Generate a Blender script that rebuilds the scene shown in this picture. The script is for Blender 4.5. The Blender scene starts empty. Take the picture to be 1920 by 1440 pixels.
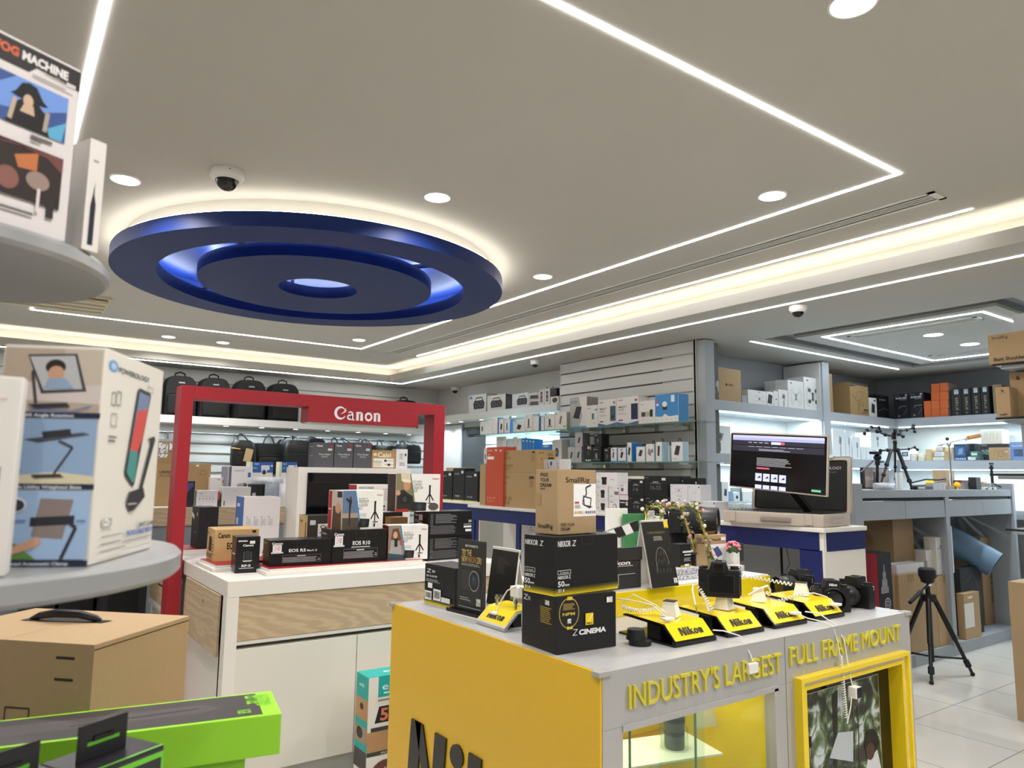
import bpy, bmesh, math, random
from mathutils import Vector, Matrix
PI = math.pi
S = bpy.context.scene
C = S.collection
# ---------------------------------------------------------------- camera, world, exposure
CAM_Z = 1.5
YAW, PITCH, ROLL, FPX = 0.61918734, 0.12585614, 0.01283334, 1351.26
cf = Vector((math.sin(YAW)*math.cos(PITCH), math.cos(YAW)*math.cos(PITCH), math.sin(PITCH)))
_r = Vector((math.cos(YAW), -math.sin(YAW), 0)); _u = _r.cross(cf)
cr = math.cos(ROLL)*_r + math.sin(ROLL)*_u
cu = -math.sin(ROLL)*_r + math.cos(ROLL)*_u
cd = bpy.data.cameras.new('camera'); cam = bpy.data.objects.new('camera', cd); C.objects.link(cam)
cam.matrix_world = Matrix(((cr.x, cu.x, -cf.x, 0), (cr.y, cu.y, -cf.y, 0), (cr.z, cu.z, -cf.z, CAM_Z), (0, 0, 0, 1)))
cd.sensor_width = 36.0; cd.lens = 36.0*FPX/1920; cd.clip_start = 0.05
cd.dof.use_dof = True; cd.dof.focus_distance = 3.4; cd.dof.aperture_fstop = 5.0
S.camera = cam
w = bpy.data.worlds.new('world'); S.world = w; w.use_nodes = True
w.node_tree.nodes['Background'].inputs[0].default_value = (0.9, 0.95, 1.0, 1)
w.node_tree.nodes['Background'].inputs[1].default_value = 0.05
S.view_settings.view_transform = 'Standard'; S.view_settings.look = 'None'
S.view_settings.gamma = 1.0; S.view_settings.use_curve_mapping = False
S.view_settings.exposure = 0.32
S.cycles.use_denoising = True
S.cycles.max_bounces = 7; S.cycles.diffuse_bounces = 4; S.cycles.glossy_bounces = 3; S.cycles.transmission_bounces = 6
S.cycles.transparent_max_bounces = 12; S.cycles.sample_clamp_indirect = 4.0
S.cycles.caustics_reflective = False; S.cycles.caustics_refractive = False

# ---------------------------------------------------------------- pixel -> world helpers (frame 1920x1440)
O = Vector((0, 0, CAM_Z))
def ray(u, v): return cf + cr*((u-960)/FPX) - cu*((v-720)/FPX)
def pz(u, v, z):
    d = ray(u, v); return O + d*((z-CAM_Z)/d.z)
def px(u, v, x):
    d = ray(u, v); return O + d*(x/d.x)
def py(u, v, y):
    d = ray(u, v); return O + d*(y/d.y)
def proj(p):
    q = p-O; k = q.dot(cf); return 960+FPX*q.dot(cr)/k, 720-FPX*q.dot(cu)/k
def spot(u, pl, z):
    # the point at height z on the vertical plane pl = (x, y, angle) that shows at column u
    ax, ay, a = pl
    A = Vector((ax, ay, z))-O; B = Vector((math.cos(a), math.sin(a), 0))
    k = (u-960)/FPX
    s = -(A.dot(cr)-k*A.dot(cf))/(B.dot(cr)-k*B.dot(cf))
    return O+A+B*s
def zat(p, v):
    # height above p (a point) that shows at row v
    a, b = -3.0, 4.0
    for _ in range(50):
        m = (a+b)/2
        if proj(Vector((p.x, p.y, m)))[1] > v: a = m
        else: b = m
    return m
def YP(y): return (0, y, 0)          # plane facing the camera side of y
def XP(x): return (x, 0, -PI/2)      # plane facing the camera side of x

# ---------------------------------------------------------------- materials
MATS = {}
def lin(c):
    if isinstance(c, str):
        c = [int(c[i:i+2], 16)/255 for i in (0, 2, 4)]
    return tuple((x/12.92 if x <= .04045 else ((x+.055)/1.055)**2.4) for x in c[:3])
def mat(name, col, rough=.5, metal=0, noise=0, nscale=40, bump=0, coat=0, trans=0, ior=1.45, emit=0, stretch=None, spec=None):
    if name in MATS: return MATS[name]
    m = bpy.data.materials.new(name); m.use_nodes = True; nt = m.node_tree
    b = nt.nodes['Principled BSDF']; L = lin(col)
    b.inputs['Base Color'].default_value = (*L, 1); b.inputs['Roughness'].default_value = rough
    b.inputs['Metallic'].default_value = metal; b.inputs['Coat Weight'].default_value = coat
    b.inputs['Transmission Weight'].default_value = trans; b.inputs['IOR'].default_value = ior
    if spec is not None: b.inputs['Specular IOR Level'].default_value = spec
    if emit:
        b.inputs['Emission Color'].default_value = (*L, 1); b.inputs['Emission Strength'].default_value = emit
    if noise or bump:
        tc = nt.nodes.new('ShaderNodeTexCoord'); mp = nt.nodes.new('ShaderNodeMapping'); n = nt.nodes.new('ShaderNodeTexNoise')
        mp.inputs['Scale'].default_value = stretch or (1, 1, 1)
        n.inputs['Scale'].default_value = nscale; n.inputs['Detail'].default_value = 3
        nt.links.new(tc.outputs['Object'], mp.inputs[0]); nt.links.new(mp.outputs[0], n.inputs['Vector'])
        if noise:
            r = nt.nodes.new('ShaderNodeMapRange'); r.inputs[3].default_value = 1-noise; r.inputs[4].default_value = 1+noise
            mx = nt.nodes.new('ShaderNodeMix'); mx.data_type = 'RGBA'; mx.blend_type = 'MULTIPLY'; mx.inputs[0].default_value = 1
            mx.inputs[6].default_value = (*L, 1)
            nt.links.new(n.outputs[0], r.inputs[0]); nt.links.new(r.outputs[0], mx.inputs[7]); nt.links.new(mx.outputs[2], b.inputs['Base Color'])
        if bump:
            bp = nt.nodes.new('ShaderNodeBump'); bp.inputs[0].default_value = bump; bp.inputs['Distance'].default_value = .002
            nt.links.new(n.outputs[0], bp.inputs['Height']); nt.links.new(bp.outputs[0], b.inputs['Normal'])
    MATS[name] = m
    return m
def emis(name, col, k):
    if name in MATS: return MATS[name]
    m = bpy.data.materials.new(name); m.use_nodes = True; nt = m.node_tree
    nt.nodes.remove(nt.nodes['Principled BSDF']); e = nt.nodes.new('ShaderNodeEmission')
    e.inputs[0].default_value = (*col, 1); e.inputs[1].default_value = k
    nt.links.new(e.outputs[0], nt.nodes['Material Output'].inputs[0]); MATS[name] = m
    return m
def thin(name, col, k):
    # sheet glass: clear, with a little mirror reflection
    m = bpy.data.materials.new(name); m.use_nodes = True; nt = m.node_tree; nt.nodes.remove(nt.nodes['Principled BSDF'])
    t = nt.nodes.new('ShaderNodeBsdfTransparent'); g = nt.nodes.new('ShaderNodeBsdfGlossy'); x = nt.nodes.new('ShaderNodeMixShader'); l = nt.nodes.new('ShaderNodeLayerWeight')
    p = nt.nodes.new('ShaderNodeMath'); p.operation = 'POWER'; p.inputs[1].default_value = 4; q = nt.nodes.new('ShaderNodeMath'); q.operation = 'MULTIPLY_ADD'; q.inputs[1].default_value = .5; q.inputs[2].default_value = k*.2
    l.inputs[0].default_value = .5; t.inputs[0].default_value = (*lin(col), 1); g.inputs[1].default_value = .03
    nt.links.new(l.outputs['Facing'], p.inputs[0]); nt.links.new(p.outputs[0], q.inputs[0]); nt.links.new(q.outputs[0], x.inputs[0]); nt.links.new(t.outputs[0], x.inputs[1]); nt.links.new(g.outputs[0], x.inputs[2]); nt.links.new(x.outputs[0], nt.nodes['Material Output'].inputs[0])
    MATS[name] = m
    return m
M = dict(
    ceil=mat('ceiling_paint', 'c2bfb8', .9, noise=.03, nscale=3),
    white=mat('white_wall', 'd6d6d3', .6, noise=.02, nscale=5),
    slat=mat('slatwall_white', 'c9c9c5', .45),
    groove=mat('slat_groove', '5e5e5d', .7),
    greyw=mat('grey_wall', '8e9093', .8, noise=.03, nscale=4),
    shelfg=mat('shelf_grey', 'a9adb2', .5),
    lac=mat('white_lacquer', 'e6e2d9', .35, coat=.1),
    oak=None, red=mat('red_lacquer', 'a0202b', .45, noise=.03, nscale=6),
    blue=mat('disc_blue', '0b2768', .5, spec=.35),
    navy=mat('navy_laminate', '121f5c', .4),
    yel=mat('yellow_acrylic', 'eed01c', .12, coat=.3, noise=.02, nscale=4),
    yel3=mat('yellow_side_panel', 'e0b426', .25),
    alu=mat('brushed_silver', 'b4b3b2', .35, metal=.25, noise=.05, nscale=60, stretch=(1, 1, 20)),
    black=mat('black_plastic', '121213', .4), blackm=mat('black_matte', '161617', .7),
    blackg=mat('black_gloss', '08080a', .08), chrome=mat('chrome', 'c8c8c8', .2, metal=1),
    card=mat('cardboard', 'ab906c', .8, noise=.05, nscale=60, bump=.1),
    glass=thin('shelf_glass', 'f1f9f6', .14), acry=thin('clear_acrylic', 'f8faf8', .14),
    gls_edge=mat('glass_green_edge', '5f8a80', .1),
    conc=mat('concrete_laminate', '8f9296', .6, noise=.1, nscale=5),
    wplas=mat('white_plastic', 'e9e7e1', .4),
    nylon=mat('black_nylon', '08080a', .8, noise=.3, nscale=150, bump=.3),
    leather=mat('black_leather', '131314', .42, noise=.2, nscale=50, bump=.4),
    led=emis('strip_led', (1, .98, .95), 22), ledc=emis('strip_led_cool', (.82, .92, 1), 30), down=emis('downlight_glow', (1, .97, .92), 14),
    cove=emis('cove_led', (1, .93, .78), 18), cool=emis('shelf_led', (.72, .9, 1), 9), blueled=emis('disc_led', (.72, .84, 1), 40),
)
def oak():
    m = bpy.data.materials.new('oak_veneer'); m.use_nodes = True; nt = m.node_tree; b = nt.nodes['Principled BSDF']
    tc = nt.nodes.new('ShaderNodeTexCoord'); mp = nt.nodes.new('ShaderNodeMapping'); mp.inputs['Scale'].default_value = (.8, .8, 5)
    wv = nt.nodes.new('ShaderNodeTexWave'); wv.wave_type = 'RINGS'; wv.rings_direction = 'Y'
    wv.inputs['Scale'].default_value = 3.2; wv.inputs['Distortion'].default_value = 9; wv.inputs['Detail'].default_value = 3; wv.inputs['Detail Scale'].default_value = 1.3
    mp.inputs['Location'].default_value = (.6, 0, -3.2)
    n = nt.nodes.new('ShaderNodeTexNoise'); n.inputs['Scale'].default_value = 60
    m2 = nt.nodes.new('ShaderNodeMapping'); m2.inputs['Scale'].default_value = (1, 1, 14)
    cr_ = nt.nodes.new('ShaderNodeValToRGB'); cr_.color_ramp.elements[0].color = (*lin('b7a182'), 1); cr_.color_ramp.elements[1].color = (*lin('cbb593'), 1)
    cr_.color_ramp.elements[0].position = .35; cr_.color_ramp.elements[1].position = .95
    mx = nt.nodes.new('ShaderNodeMix'); mx.data_type = 'FLOAT'; mx.inputs[0].default_value = .35
    nt.links.new(tc.outputs['Object'], mp.inputs[0]); nt.links.new(mp.outputs[0], wv.inputs[0]); nt.links.new(tc.outputs['Object'], m2.inputs[0]); nt.links.new(m2.outputs[0], n.inputs[0])
    nt.links.new(wv.outputs['Fac'], mx.inputs[2]); nt.links.new(n.outputs[0], mx.inputs[3]); nt.links.new(mx.outputs[0], cr_.inputs[0]); nt.links.new(cr_.outputs[0], b.inputs['Base Color'])
    b.inputs['Roughness'].default_value = .5
    return m
M['oak'] = oak()
def tiles():
    m = bpy.data.materials.new('floor_tiles'); m.use_nodes = True; nt = m.node_tree; b = nt.nodes['Principled BSDF']
    tc = nt.nodes.new('ShaderNodeTexCoord'); br = nt.nodes.new('ShaderNodeTexBrick'); br.offset = 0
    br.inputs['Scale'].default_value = 1; br.inputs['Brick Width'].default_value = .6; br.inputs['Row Height'].default_value = .6; br.inputs['Mortar Size'].default_value = .0035
    br.inputs['Color1'].default_value = (*lin('c2bdb4'), 1); br.inputs['Color2'].default_value = (*lin('c7c2b9'), 1); br.inputs['Mortar'].default_value = (*lin('8b8983'), 1)
    nt.links.new(tc.outputs['Object'], br.inputs[0]); nt.links.new(br.outputs[0], b.inputs['Base Color']); b.inputs['Roughness'].default_value = .12
    b.inputs['Specular IOR Level'].default_value = .4
    return m
def hexm(h, rough=.5):
    return mat('ink_'+h+('' if rough == .5 else '_%d' % (rough*100)), h, rough)

# ---------------------------------------------------------------- mesh builder
class MB:
    def __init__(s): s.bm = bmesh.new(); s.mats = []
    def mi(s, m):
        if m not in s.mats: s.mats.append(m)
        return s.mats.index(m)
    def face(s, pts, m, smooth=False):
        f = s.bm.faces.new([s.bm.verts.new(p) for p in pts]); f.material_index = s.mi(m); f.smooth = smooth; return s
    def box(s, x0, y0, z0, x1, y1, z1, m, bev=0, T=None):
        r = bmesh.ops.create_cube(s.bm, size=1); V = r['verts']
        for v in V: v.co = Vector(((x0+x1)/2+v.co.x*(x1-x0), (y0+y1)/2+v.co.y*(y1-y0), (z0+z1)/2+v.co.z*(z1-z0)))
        F = list({f for v in V for f in v.link_faces}); i = s.mi(m)
        for f in F: f.material_index = i
        if bev:
            E = list({e for v in V for e in v.link_edges})
            r = bmesh.ops.bevel(s.bm, geom=V+E, offset=bev, segments=2, affect='EDGES', profile=.7); V = [v for v in r['verts']]
            for f in r['faces']: f.material_index = i; f.smooth = True
            V = list({v for f in r['faces'] for v in f.verts})
        if T is not None:
            for v in V: v.co = T @ v.co
        return s
    def cyl(s, a, b, r, m, r2=None, n=20, cap=True, smooth=True):
        a, b = Vector(a), Vector(b); d = b-a; q = d.to_track_quat('Z', 'Y'); r2 = r if r2 is None else r2; i = s.mi(m)
        A = [s.bm.verts.new(a+q@Vector((r*math.cos(2*PI*k/n), r*math.sin(2*PI*k/n), 0))) for k in range(n)]
        B = [s.bm.verts.new(b+q@Vector((r2*math.cos(2*PI*k/n), r2*math.sin(2*PI*k/n), 0))) for k in range(n)]
        for k in range(n):
            f = s.bm.faces.new((A[k], A[(k+1) % n], B[(k+1) % n], B[k])); f.smooth = smooth; f.material_index = i
        if cap:
            for R in (A[::-1], B): f = s.bm.faces.new(R); f.material_index = i
        return s
    def lathe(s, prof, m, c=(0, 0, 0), axis='Z', n=40, closed=False, T=None):
        # prof: list of (r, z); m: a material or one per segment
        c = Vector(c); rings = []
        for (r, z) in prof:
            R = []
            for k in range(n):
                a = 2*PI*k/n; p = Vector((r*math.cos(a), r*math.sin(a), z))
                if T is not None: p = T @ p
                R.append(s.bm.verts.new(p+c))
            rings.append(R)
        N = len(prof)
        for j in range(N if closed else N-1):
            mm = m[j] if isinstance(m, list) else m; i = s.mi(mm); A, B = rings[j], rings[(j+1) % N]
            for k in range(n):
                f = s.bm.faces.new((A[k], A[(k+1) % n], B[(k+1) % n], B[k])); f.smooth = True; f.material_index = i
        return s
    def tube(s, pts, r, m, n=8, closed=False):
        P = [Vector(p) for p in pts]; R = []; i = s.mi(m); N = len(P); up = None
        for k in range(N):
            t = (P[(k+1) % N]-P[k-1]) if closed else (P[min(k+1, N-1)]-P[max(k-1, 0)])
            t.normalize()
            if up is None: up = t.orthogonal().normalized()
            up = (up-t*up.dot(t)).normalized(); sd = t.cross(up); rr = r[k] if isinstance(r, (list, tuple)) else r
            R.append([s.bm.verts.new(P[k]+(up*math.cos(2*PI*j/n)+sd*math.sin(2*PI*j/n))*rr) for j in range(n)])
        for k in range(N if closed else N-1):
            A, B = R[k], R[(k+1) % N]
            for j in range(n):
                f = s.bm.faces.new((A[j], A[(j+1) % n], B[(j+1) % n], B[j])); f.smooth = True; f.material_index = i
        if not closed:
            for q in (R[0][::-1], R[-1]): f = s.bm.faces.new(q); f.material_index = i
        return s
    def prism(s, pts, d, m, T=None):
        # closed outline in local x,z extruded along y by d
        A = [Vector((p[0], 0, p[1])) for p in pts]; B = [Vector((p[0], d, p[1])) for p in pts]
        if T is not None: A = [T@p for p in A]; B = [T@p for p in B]
        A = [s.bm.verts.new(p) for p in A]; B = [s.bm.verts.new(p) for p in B]; i = s.mi(m); n = len(A); fs = []
        fs.append(s.bm.faces.new(A)); fs.append(s.bm.faces.new(B[::-1]))
        for k in range(n): fs.append(s.bm.faces.new((A[k], B[k], B[(k+1) % n], A[(k+1) % n])))
        for f in fs: f.material_index = i
        return s
    def ball(s, c, r, m, sc=(1, 1, 1), n=16):
        i = s.mi(m); x = bmesh.ops.create_uvsphere(s.bm, u_segments=n, v_segments=max(6, n//2), radius=1)
        for v in x['verts']: v.co = Vector((c[0]+v.co.x*r*sc[0], c[1]+v.co.y*r*sc[1], c[2]+v.co.z*r*sc[2]))
        for f in {f for v in x['verts'] for f in v.link_faces}: f.smooth = True; f.material_index = i
        return s
    def build(s, name, parent=None, loc=None, rz=0, mw=None):
        me = bpy.data.meshes.new(name); bmesh.ops.recalc_face_normals(s.bm, faces=s.bm.faces)
        for e in s.bm.edges:
            if len(e.link_faces) == 2 and e.calc_face_angle(0) > .7: e.smooth = False
        s.bm.to_mesh(me); s.bm.free()
        for m in s.mats: me.materials.append(m)
        o = bpy.data.objects.new(name, me); C.objects.link(o)
        if parent is not None: o.parent = parent
        if loc is not None: o.location = loc
        if rz: o.rotation_euler.z = rz
        if mw is not None: o.matrix_basis = mw
        return o
def tag(o, label, cat, group=None, kind=None):
    o['label'] = label; o['category'] = cat
    if group: o['group'] = group
    if kind: o['kind'] = kind
    return o
def structure(o): o['kind'] = 'structure'; return o
def empty(name, loc, rz=0, label=None, cat=None, group=None):
    o = bpy.data.objects.new(name, None); C.objects.link(o); o.location = loc; o.rotation_euler.z = rz; o.empty_display_size = .05
    if label: tag(o, label, cat, group)
    return o
def dup(root, loc=None, rz=None, label=None):
    r = root.copy(); C.objects.link(r)
    if loc is not None: r.location = loc
    if rz is not None: r.rotation_euler.z = rz
    if label: r['label'] = label
    for ch in list(root.children):
        c = ch.copy(); C.objects.link(c); c.parent = r
        for g in list(ch.children):
            d = g.copy(); C.objects.link(d); d.parent = c
    return r
def sbox(name, x0, y0, z0, x1, y1, z1, m, bev=0, parent=None):
    return MB().box(x0, y0, z0, x1, y1, z1, m, bev).build(name, parent)
def area(name, loc, size, power, col=(1, .97, .92), sy=None, shape='DISK', rot=(0, 0, 0), spread=None):
    l = bpy.data.lights.new(name, 'AREA'); l.shape = shape; l.size = size; l.energy = power; l.color = col
    if sy: l.size_y = sy
    if spread: l.spread = spread
    o = bpy.data.objects.new(name, l); C.objects.link(o); o.location = loc; o.rotation_euler = rot
    return o

# ---------------------------------------------------------------- text and printed artwork
TXT = {}
def glyphs(txt, bold=0.0):
    k = (txt, bold)
    if k not in TXT:
        c = bpy.data.curves.new('lettering', 'FONT'); c.body = txt; c.offset = bold; c.resolution_u = 3
        o = bpy.data.objects.new('lettering', c); C.objects.link(o)
        dg = bpy.context.evaluated_depsgraph_get(); me = o.evaluated_get(dg).to_mesh()
        vs = [tuple(v.co[:2]) for v in me.vertices]; fs = [tuple(p.vertices) for p in me.polygons]
        o.evaluated_get(dg).to_mesh_clear(); bpy.data.objects.remove(o); bpy.data.curves.remove(c)
        x0 = min(v[0] for v in vs) if vs else 0; x1 = max(v[0] for v in vs) if vs else 1
        TXT[k] = ([(v[0]-x0, v[1]) for v in vs], fs, x1-x0)
    return TXT[k]
def art(spec, wd, ht, T, parent, name='printed_artwork', th=.0003, depth=0):
    # spec items in face fractions: r rect, t text, e ellipse, l line, p polygon.   T: face frame (x right, y up, z out)
    mb = MB(); lay = 0
    for it in spec:
        lay += 1; z = th+lay*.00012; k = it[0]
        if k == 'r':
            _, a, b, c, d, h = it; mb.face([T@Vector((x*wd, y*ht, z)) for x, y in ((a, b), (c, b), (c, d), (a, d))], hexm(h))
        elif k == 'p':
            mb.face([T@Vector((x*wd, y*ht, z)) for x, y in it[1]], hexm(it[2]))
        elif k == 'e':
            _, cx, cy, rx, ry, h = it[:6]; mb.face([T@Vector(((cx+rx*math.cos(2*PI*j/20))*wd, (cy+ry*math.sin(2*PI*j/20))*ht, z)) for j in range(20)], hexm(h))
        elif k == 'l':
            P, wl, h = it[1:4]
            for (x0, y0), (x1, y1) in zip(P, P[1:]):
                a = Vector((x0*wd, y0*ht, 0)); b = Vector((x1*wd, y1*ht, 0)); d = (b-a)
                if d.length < 1e-6: continue
                n = Vector((-d.y, d.x, 0)).normalized()*wl*ht/2
                mb.face([T@(q+Vector((0, 0, z))) for q in (a-n, b-n, b+n, a+n)], hexm(h))
        elif k == 't':
            x, y, h, txt, col = it[1:6]; wm = it[6] if len(it) > 6 else None; bold = it[7] if len(it) > 7 else .012
            rot = it[8] if len(it) > 8 else 0; sh = it[9] if len(it) > 9 else 0
            vs, fs, W = glyphs(txt, bold); sy = h*ht/.7; sx = sy if not wm else wm*wd/max(W, 1e-6); i = mb.mi(hexm(col))
            if rot: sy = h*wd/.7; sx = sy if not wm else wm*ht/max(W, 1e-6)
            R = Matrix.Rotation(rot, 3, 'Z')
            BV = [mb.bm.verts.new(T@(Vector((x*wd, y*ht, z+depth))+R@Vector((a*sx+b*sy*sh, b*sy, 0)))) for a, b in vs]
            for f in fs:
                try: q = mb.bm.faces.new([BV[j] for j in f]); q.material_index = i
                except ValueError: pass
            if depth:
                fcs = [f for f in mb.bm.faces if f.verts[0] in set(BV)]
                ex = bmesh.ops.extrude_face_region(mb.bm, geom=fcs)
                nrm = (T.to_3x3()@Vector((0, 0, 1)))*depth
                for v in ex['geom']:
                    if isinstance(v, bmesh.types.BMVert): v.co -= nrm
    return mb.build(name, parent)
def heavy_word(wd, ht, T, m, depth, parent, name='brand_lettering'):
    # slanted heavy five letter word drawn as raised blocks, wd x ht
    mb = MB(); sl = .10
    def P(pts): mb.prism([((x+sl*y*ht/wd)*wd, y*ht) for x, y in pts], -depth, m, T=T)
    def arcp(cx, cy, ro, ri, a0, a1, n=14, sx=.17):
        for k in range(n):
            a, b = a0+(a1-a0)*k/n, a0+(a1-a0)*(k+1)/n
            P([(cx+ro*sx*math.cos(a), cy+ro*math.sin(a)), (cx+ro*sx*math.cos(b), cy+ro*math.sin(b)), (cx+ri*sx*.62*math.cos(b), cy+ri*math.sin(b)), (cx+ri*sx*.62*math.cos(a), cy+ri*math.sin(a))])
    P([(0, 0), (.075, 0), (.075, 1), (0, 1)]); P([(.03, 1), (.085, 1), (.225, 0), (.165, 0)]); P([(.175, 0), (.25, 0), (.25, 1), (.175, 1)])
    P([(.285, 0), (.36, 0), (.36, .68), (.285, .68)]); arcp(.3225, .88, .13, .0, 0, 6.2832, 14, .32)
    P([(.395, 0), (.47, 0), (.47, 1), (.395, 1)]); P([(.465, .30), (.465, .46), (.515, .68), (.60, .68)]); P([(.465, .38), (.53, .42), (.62, 0), (.535, 0)])
    arcp(.715, .345, .355, .20, 0, 6.2832, 20, .26)
    P([(.835, 0), (.905, 0), (.905, .68), (.835, .68)]); P([(.90, .46), (.90, .62), (.935, .70), (.965, .70), (1, .58), (.93, .50)]); P([(.925, 0), (1, 0), (1, .58), (.925, .52)])
    return mb.build(name, parent)
def faceT(face, wd, dp, ht):
    # frames of a box that stands with its front-bottom-left corner at the origin, width x, depth y
    V = {'F': ((1, 0, 0), (0, 0, 1), (0, -1, 0), (0, 0, 0)), 'L': ((0, -1, 0), (0, 0, 1), (-1, 0, 0), (0, dp, 0)),
         'R': ((0, 1, 0), (0, 0, 1), (1, 0, 0), (wd, 0, 0)), 'T': ((1, 0, 0), (0, 1, 0), (0, 0, 1), (0, 0, ht)), 'B': ((-1, 0, 0), (0, 0, 1), (0, 1, 0), (wd, dp, 0))}[face]
    X, Y, Z, P = [Vector(q) for q in V]
    return Matrix(((X.x, Y.x, Z.x, P.x), (X.y, Y.y, Z.y, P.y), (X.z, Y.z, Z.z, P.z), (0, 0, 0, 1)))
def carton(name, label, cat, col, pl=None, z0=0, u=None, v=None, d=.1, pts=None, arts=None, group=None, rough=.5, h=None, w=None, flap=True, side=None, tilt=0, P=None, a=None):
    # pl/u: front face on a vertical plane between image columns u; or pts: the two bottom front corners in the image on height z0
    if P is None:
        if pts: A = pz(*pts[0], z0); B = pz(*pts[1], z0)
        else: A = spot(u[0], pl, z0); B = spot(u[1], pl, z0)
        w = (B-A).length if w is None else w; a = math.atan2(B.y-A.y, B.x-A.x)
        P = A
    if h is None: h = zat(P, v)-z0
    m = M[col] if col in M else hexm(col, rough)
    mb = MB().box(0, 0, 0, w, d, h, m, min(.0025, w*.04, h*.04))
    if side:   # another colour on the narrow sides
        ms = M[side] if side in M else hexm(side, rough); e = .0002
        mb.box(-e, .003, .003, .002, d-.003, h-.003, ms); mb.box(w-.002, .003, .003, w+e, d-.003, h-.003, ms)
    o = mb.build(name); o.location = (P.x, P.y, z0+.0005); o.rotation_euler.z = a
    if tilt: o.rotation_euler = (tilt, 0, a)
    tag(o, label, cat, group)
    for f, spec in (arts or {}).items():
        wd, ht = {'F': (w, h), 'B': (w, h), 'L': (d, h), 'R': (d, h), 'T': (w, d)}[f]
        art(spec, wd, ht, faceT(f, w, d, h), o)
    o['dims'] = (w, d, h)
    return o
def ends(o):
    w_, d_, h_ = o['dims']; return w_, d_, h_
# ================================================================ THE SETTING
ZU, ZL = 2.78, 2.6
structure(sbox('floor', -3.2, -3.2, -.1, 9.6, 9.9, 0, tiles()))
# the ceiling and the walls are written for a nearer room and then moved out from the eye point by KS
KS = 1.136
_seen = set()
def kmark(): _seen.clear(); _seen.update(o.name for o in C.objects)
def kapply():
    for o in list(C.objects):
        if o.name in _seen or o.parent is not None: continue
        o.location = O+(o.location-O)*KS; o.scale = o.scale*KS
        if o.type == 'LIGHT': o.data.energy *= KS*KS
kmark()
structure(sbox('ceiling', -2.6, -2.6, ZU, 4.0, 8.06, ZU+.05, M['ceil']))
b = MB()
for q in ((3.78, -2.6, 4.9, 8.5), (4.9, 3.43, 7.29, 8.5), (4.9, -2.6, 7.29, 1.70), (7.29, -2.6, 8.2, 8.5), (-2.6, 7.85, 3.78, 8.5)):
    b.box(q[0], q[1], ZL, q[2], q[3], ZL+.02, M['ceil'])
b.box(5.06, 1.85, ZL, 7.13, 3.27, ZL+.02, M['ceil'])
structure(b.build('ceiling'))
b = MB().box(4.9, 1.7, ZL+.06, 7.29, 3.43, ZL+.075, M['greyw'])
for q in ((4.885, 1.7, 4.9, 3.43), (7.29, 1.7, 7.305, 3.43), (4.9, 1.685, 7.29, 1.7), (4.9, 3.43, 7.29, 3.445), (5.06, 1.86, 5.075, 3.26), (7.115, 1.86, 7.13, 3.26), (5.06, 3.255, 7.13, 3.27), (5.06, 1.85, 7.13, 1.865)):
    b.box(q[0], q[1], ZL+.021, q[2], q[3], ZL+.06, M['greyw'])
structure(b.build('trim_1'))
b = MB().box(3.78, -2.6, ZL+.02, 3.80, 7.87, ZL+.075, M['ceil']).box(-2.6, 7.85, ZL+.02, 3.78, 7.87, ZL+.075, M['ceil'])
b.box(3.995, -2.6, ZL+.02, 4.01, 8.07, ZU, M['ceil']).box(-2.6, 8.05, ZL+.02, 3.995, 8.065, ZU, M['ceil'])
structure(b.build('trim_2'))
# walls
structure(sbox('wall_front', -2.6, -2.7, 0, 8.2, -2.6, 2.85, M['white']))
structure(sbox('wall_left', -2.7, -2.6, 0, -2.6, 8.5, 2.85, M['white']))
structure(sbox('wall_back', -2.6, 8.34, 0, 4.75, 8.5, ZL, M['slat']))
structure(sbox('wall_right', 7.97, -2.6, 0, 8.2, 4.15, ZL, M['greyw']))
structure(sbox('wall_right', 4.78, 4.15, 0, 8.2, 4.3, ZL, M['greyw']))
structure(sbox('wall_right', 4.75, 4.3, 0, 4.9, 8.34, ZL, M['white']))
b = MB().box(4.512, 3.79, 0, 4.78, 5.49, ZL, M['groove']).box(4.495, 3.785, 0, 4.5, 3.81, ZL, M['slat'])
k = 0; z = 2.592; zs = [2.592, 2.492, 2.389, 2.284, 2.18]
while zs[-1] > .2: zs.append(zs[-1]-.1025)
zz = [ZL]+zs[1:]
for hi, lo in zip(zz, zz[1:]): b.box(4.5, 3.80, lo+.007, 4.513, 5.49, hi-.007, M['slat'], .002)
b.box(4.498, 5.485, 0, 4.75, 5.495, ZL, M['slat']).box(4.502, 4.955, .1, 4.514, 4.958, ZL-.01, M['groove'])
b.box(4.495, 3.782, 0, 4.52, 3.803, ZL, M['slat'])
structure(b.build('wall_right_slatted'))
# recessed slatted niche under the right ledge
b = MB(); z = 2.06
while z > .3:
    b.box(4.735, 5.5, z-.1, 4.752, 7.17, z-.008, M['slat'], .002); z -= .1025
structure(b.build('wall_right_niche'))
structure(MB().box(4.46, 5.49, 2.137, 4.75, 8.34, 2.21, M['slat']).build('trim_3'))
structure(MB().box(4.73, 7.17, 0, 4.748, 7.68, 2.08, mat('door_grey', '4a4e50', .5)).build('door_1'))  # flat panel for the open doorway, its shade put into the dark colour
structure(MB().box(4.72, 7.70, 0, 4.75, 8.33, 2.12, M['white']).box(4.715, 7.68, 0, 4.75, 7.70, 2.12, M['shelfg']).build('trim_4'))
structure(MB().box(4.70, 7.25, 1.985, 4.735, 7.55, 2.055, M['blackm']).build('trim_5'))
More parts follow.
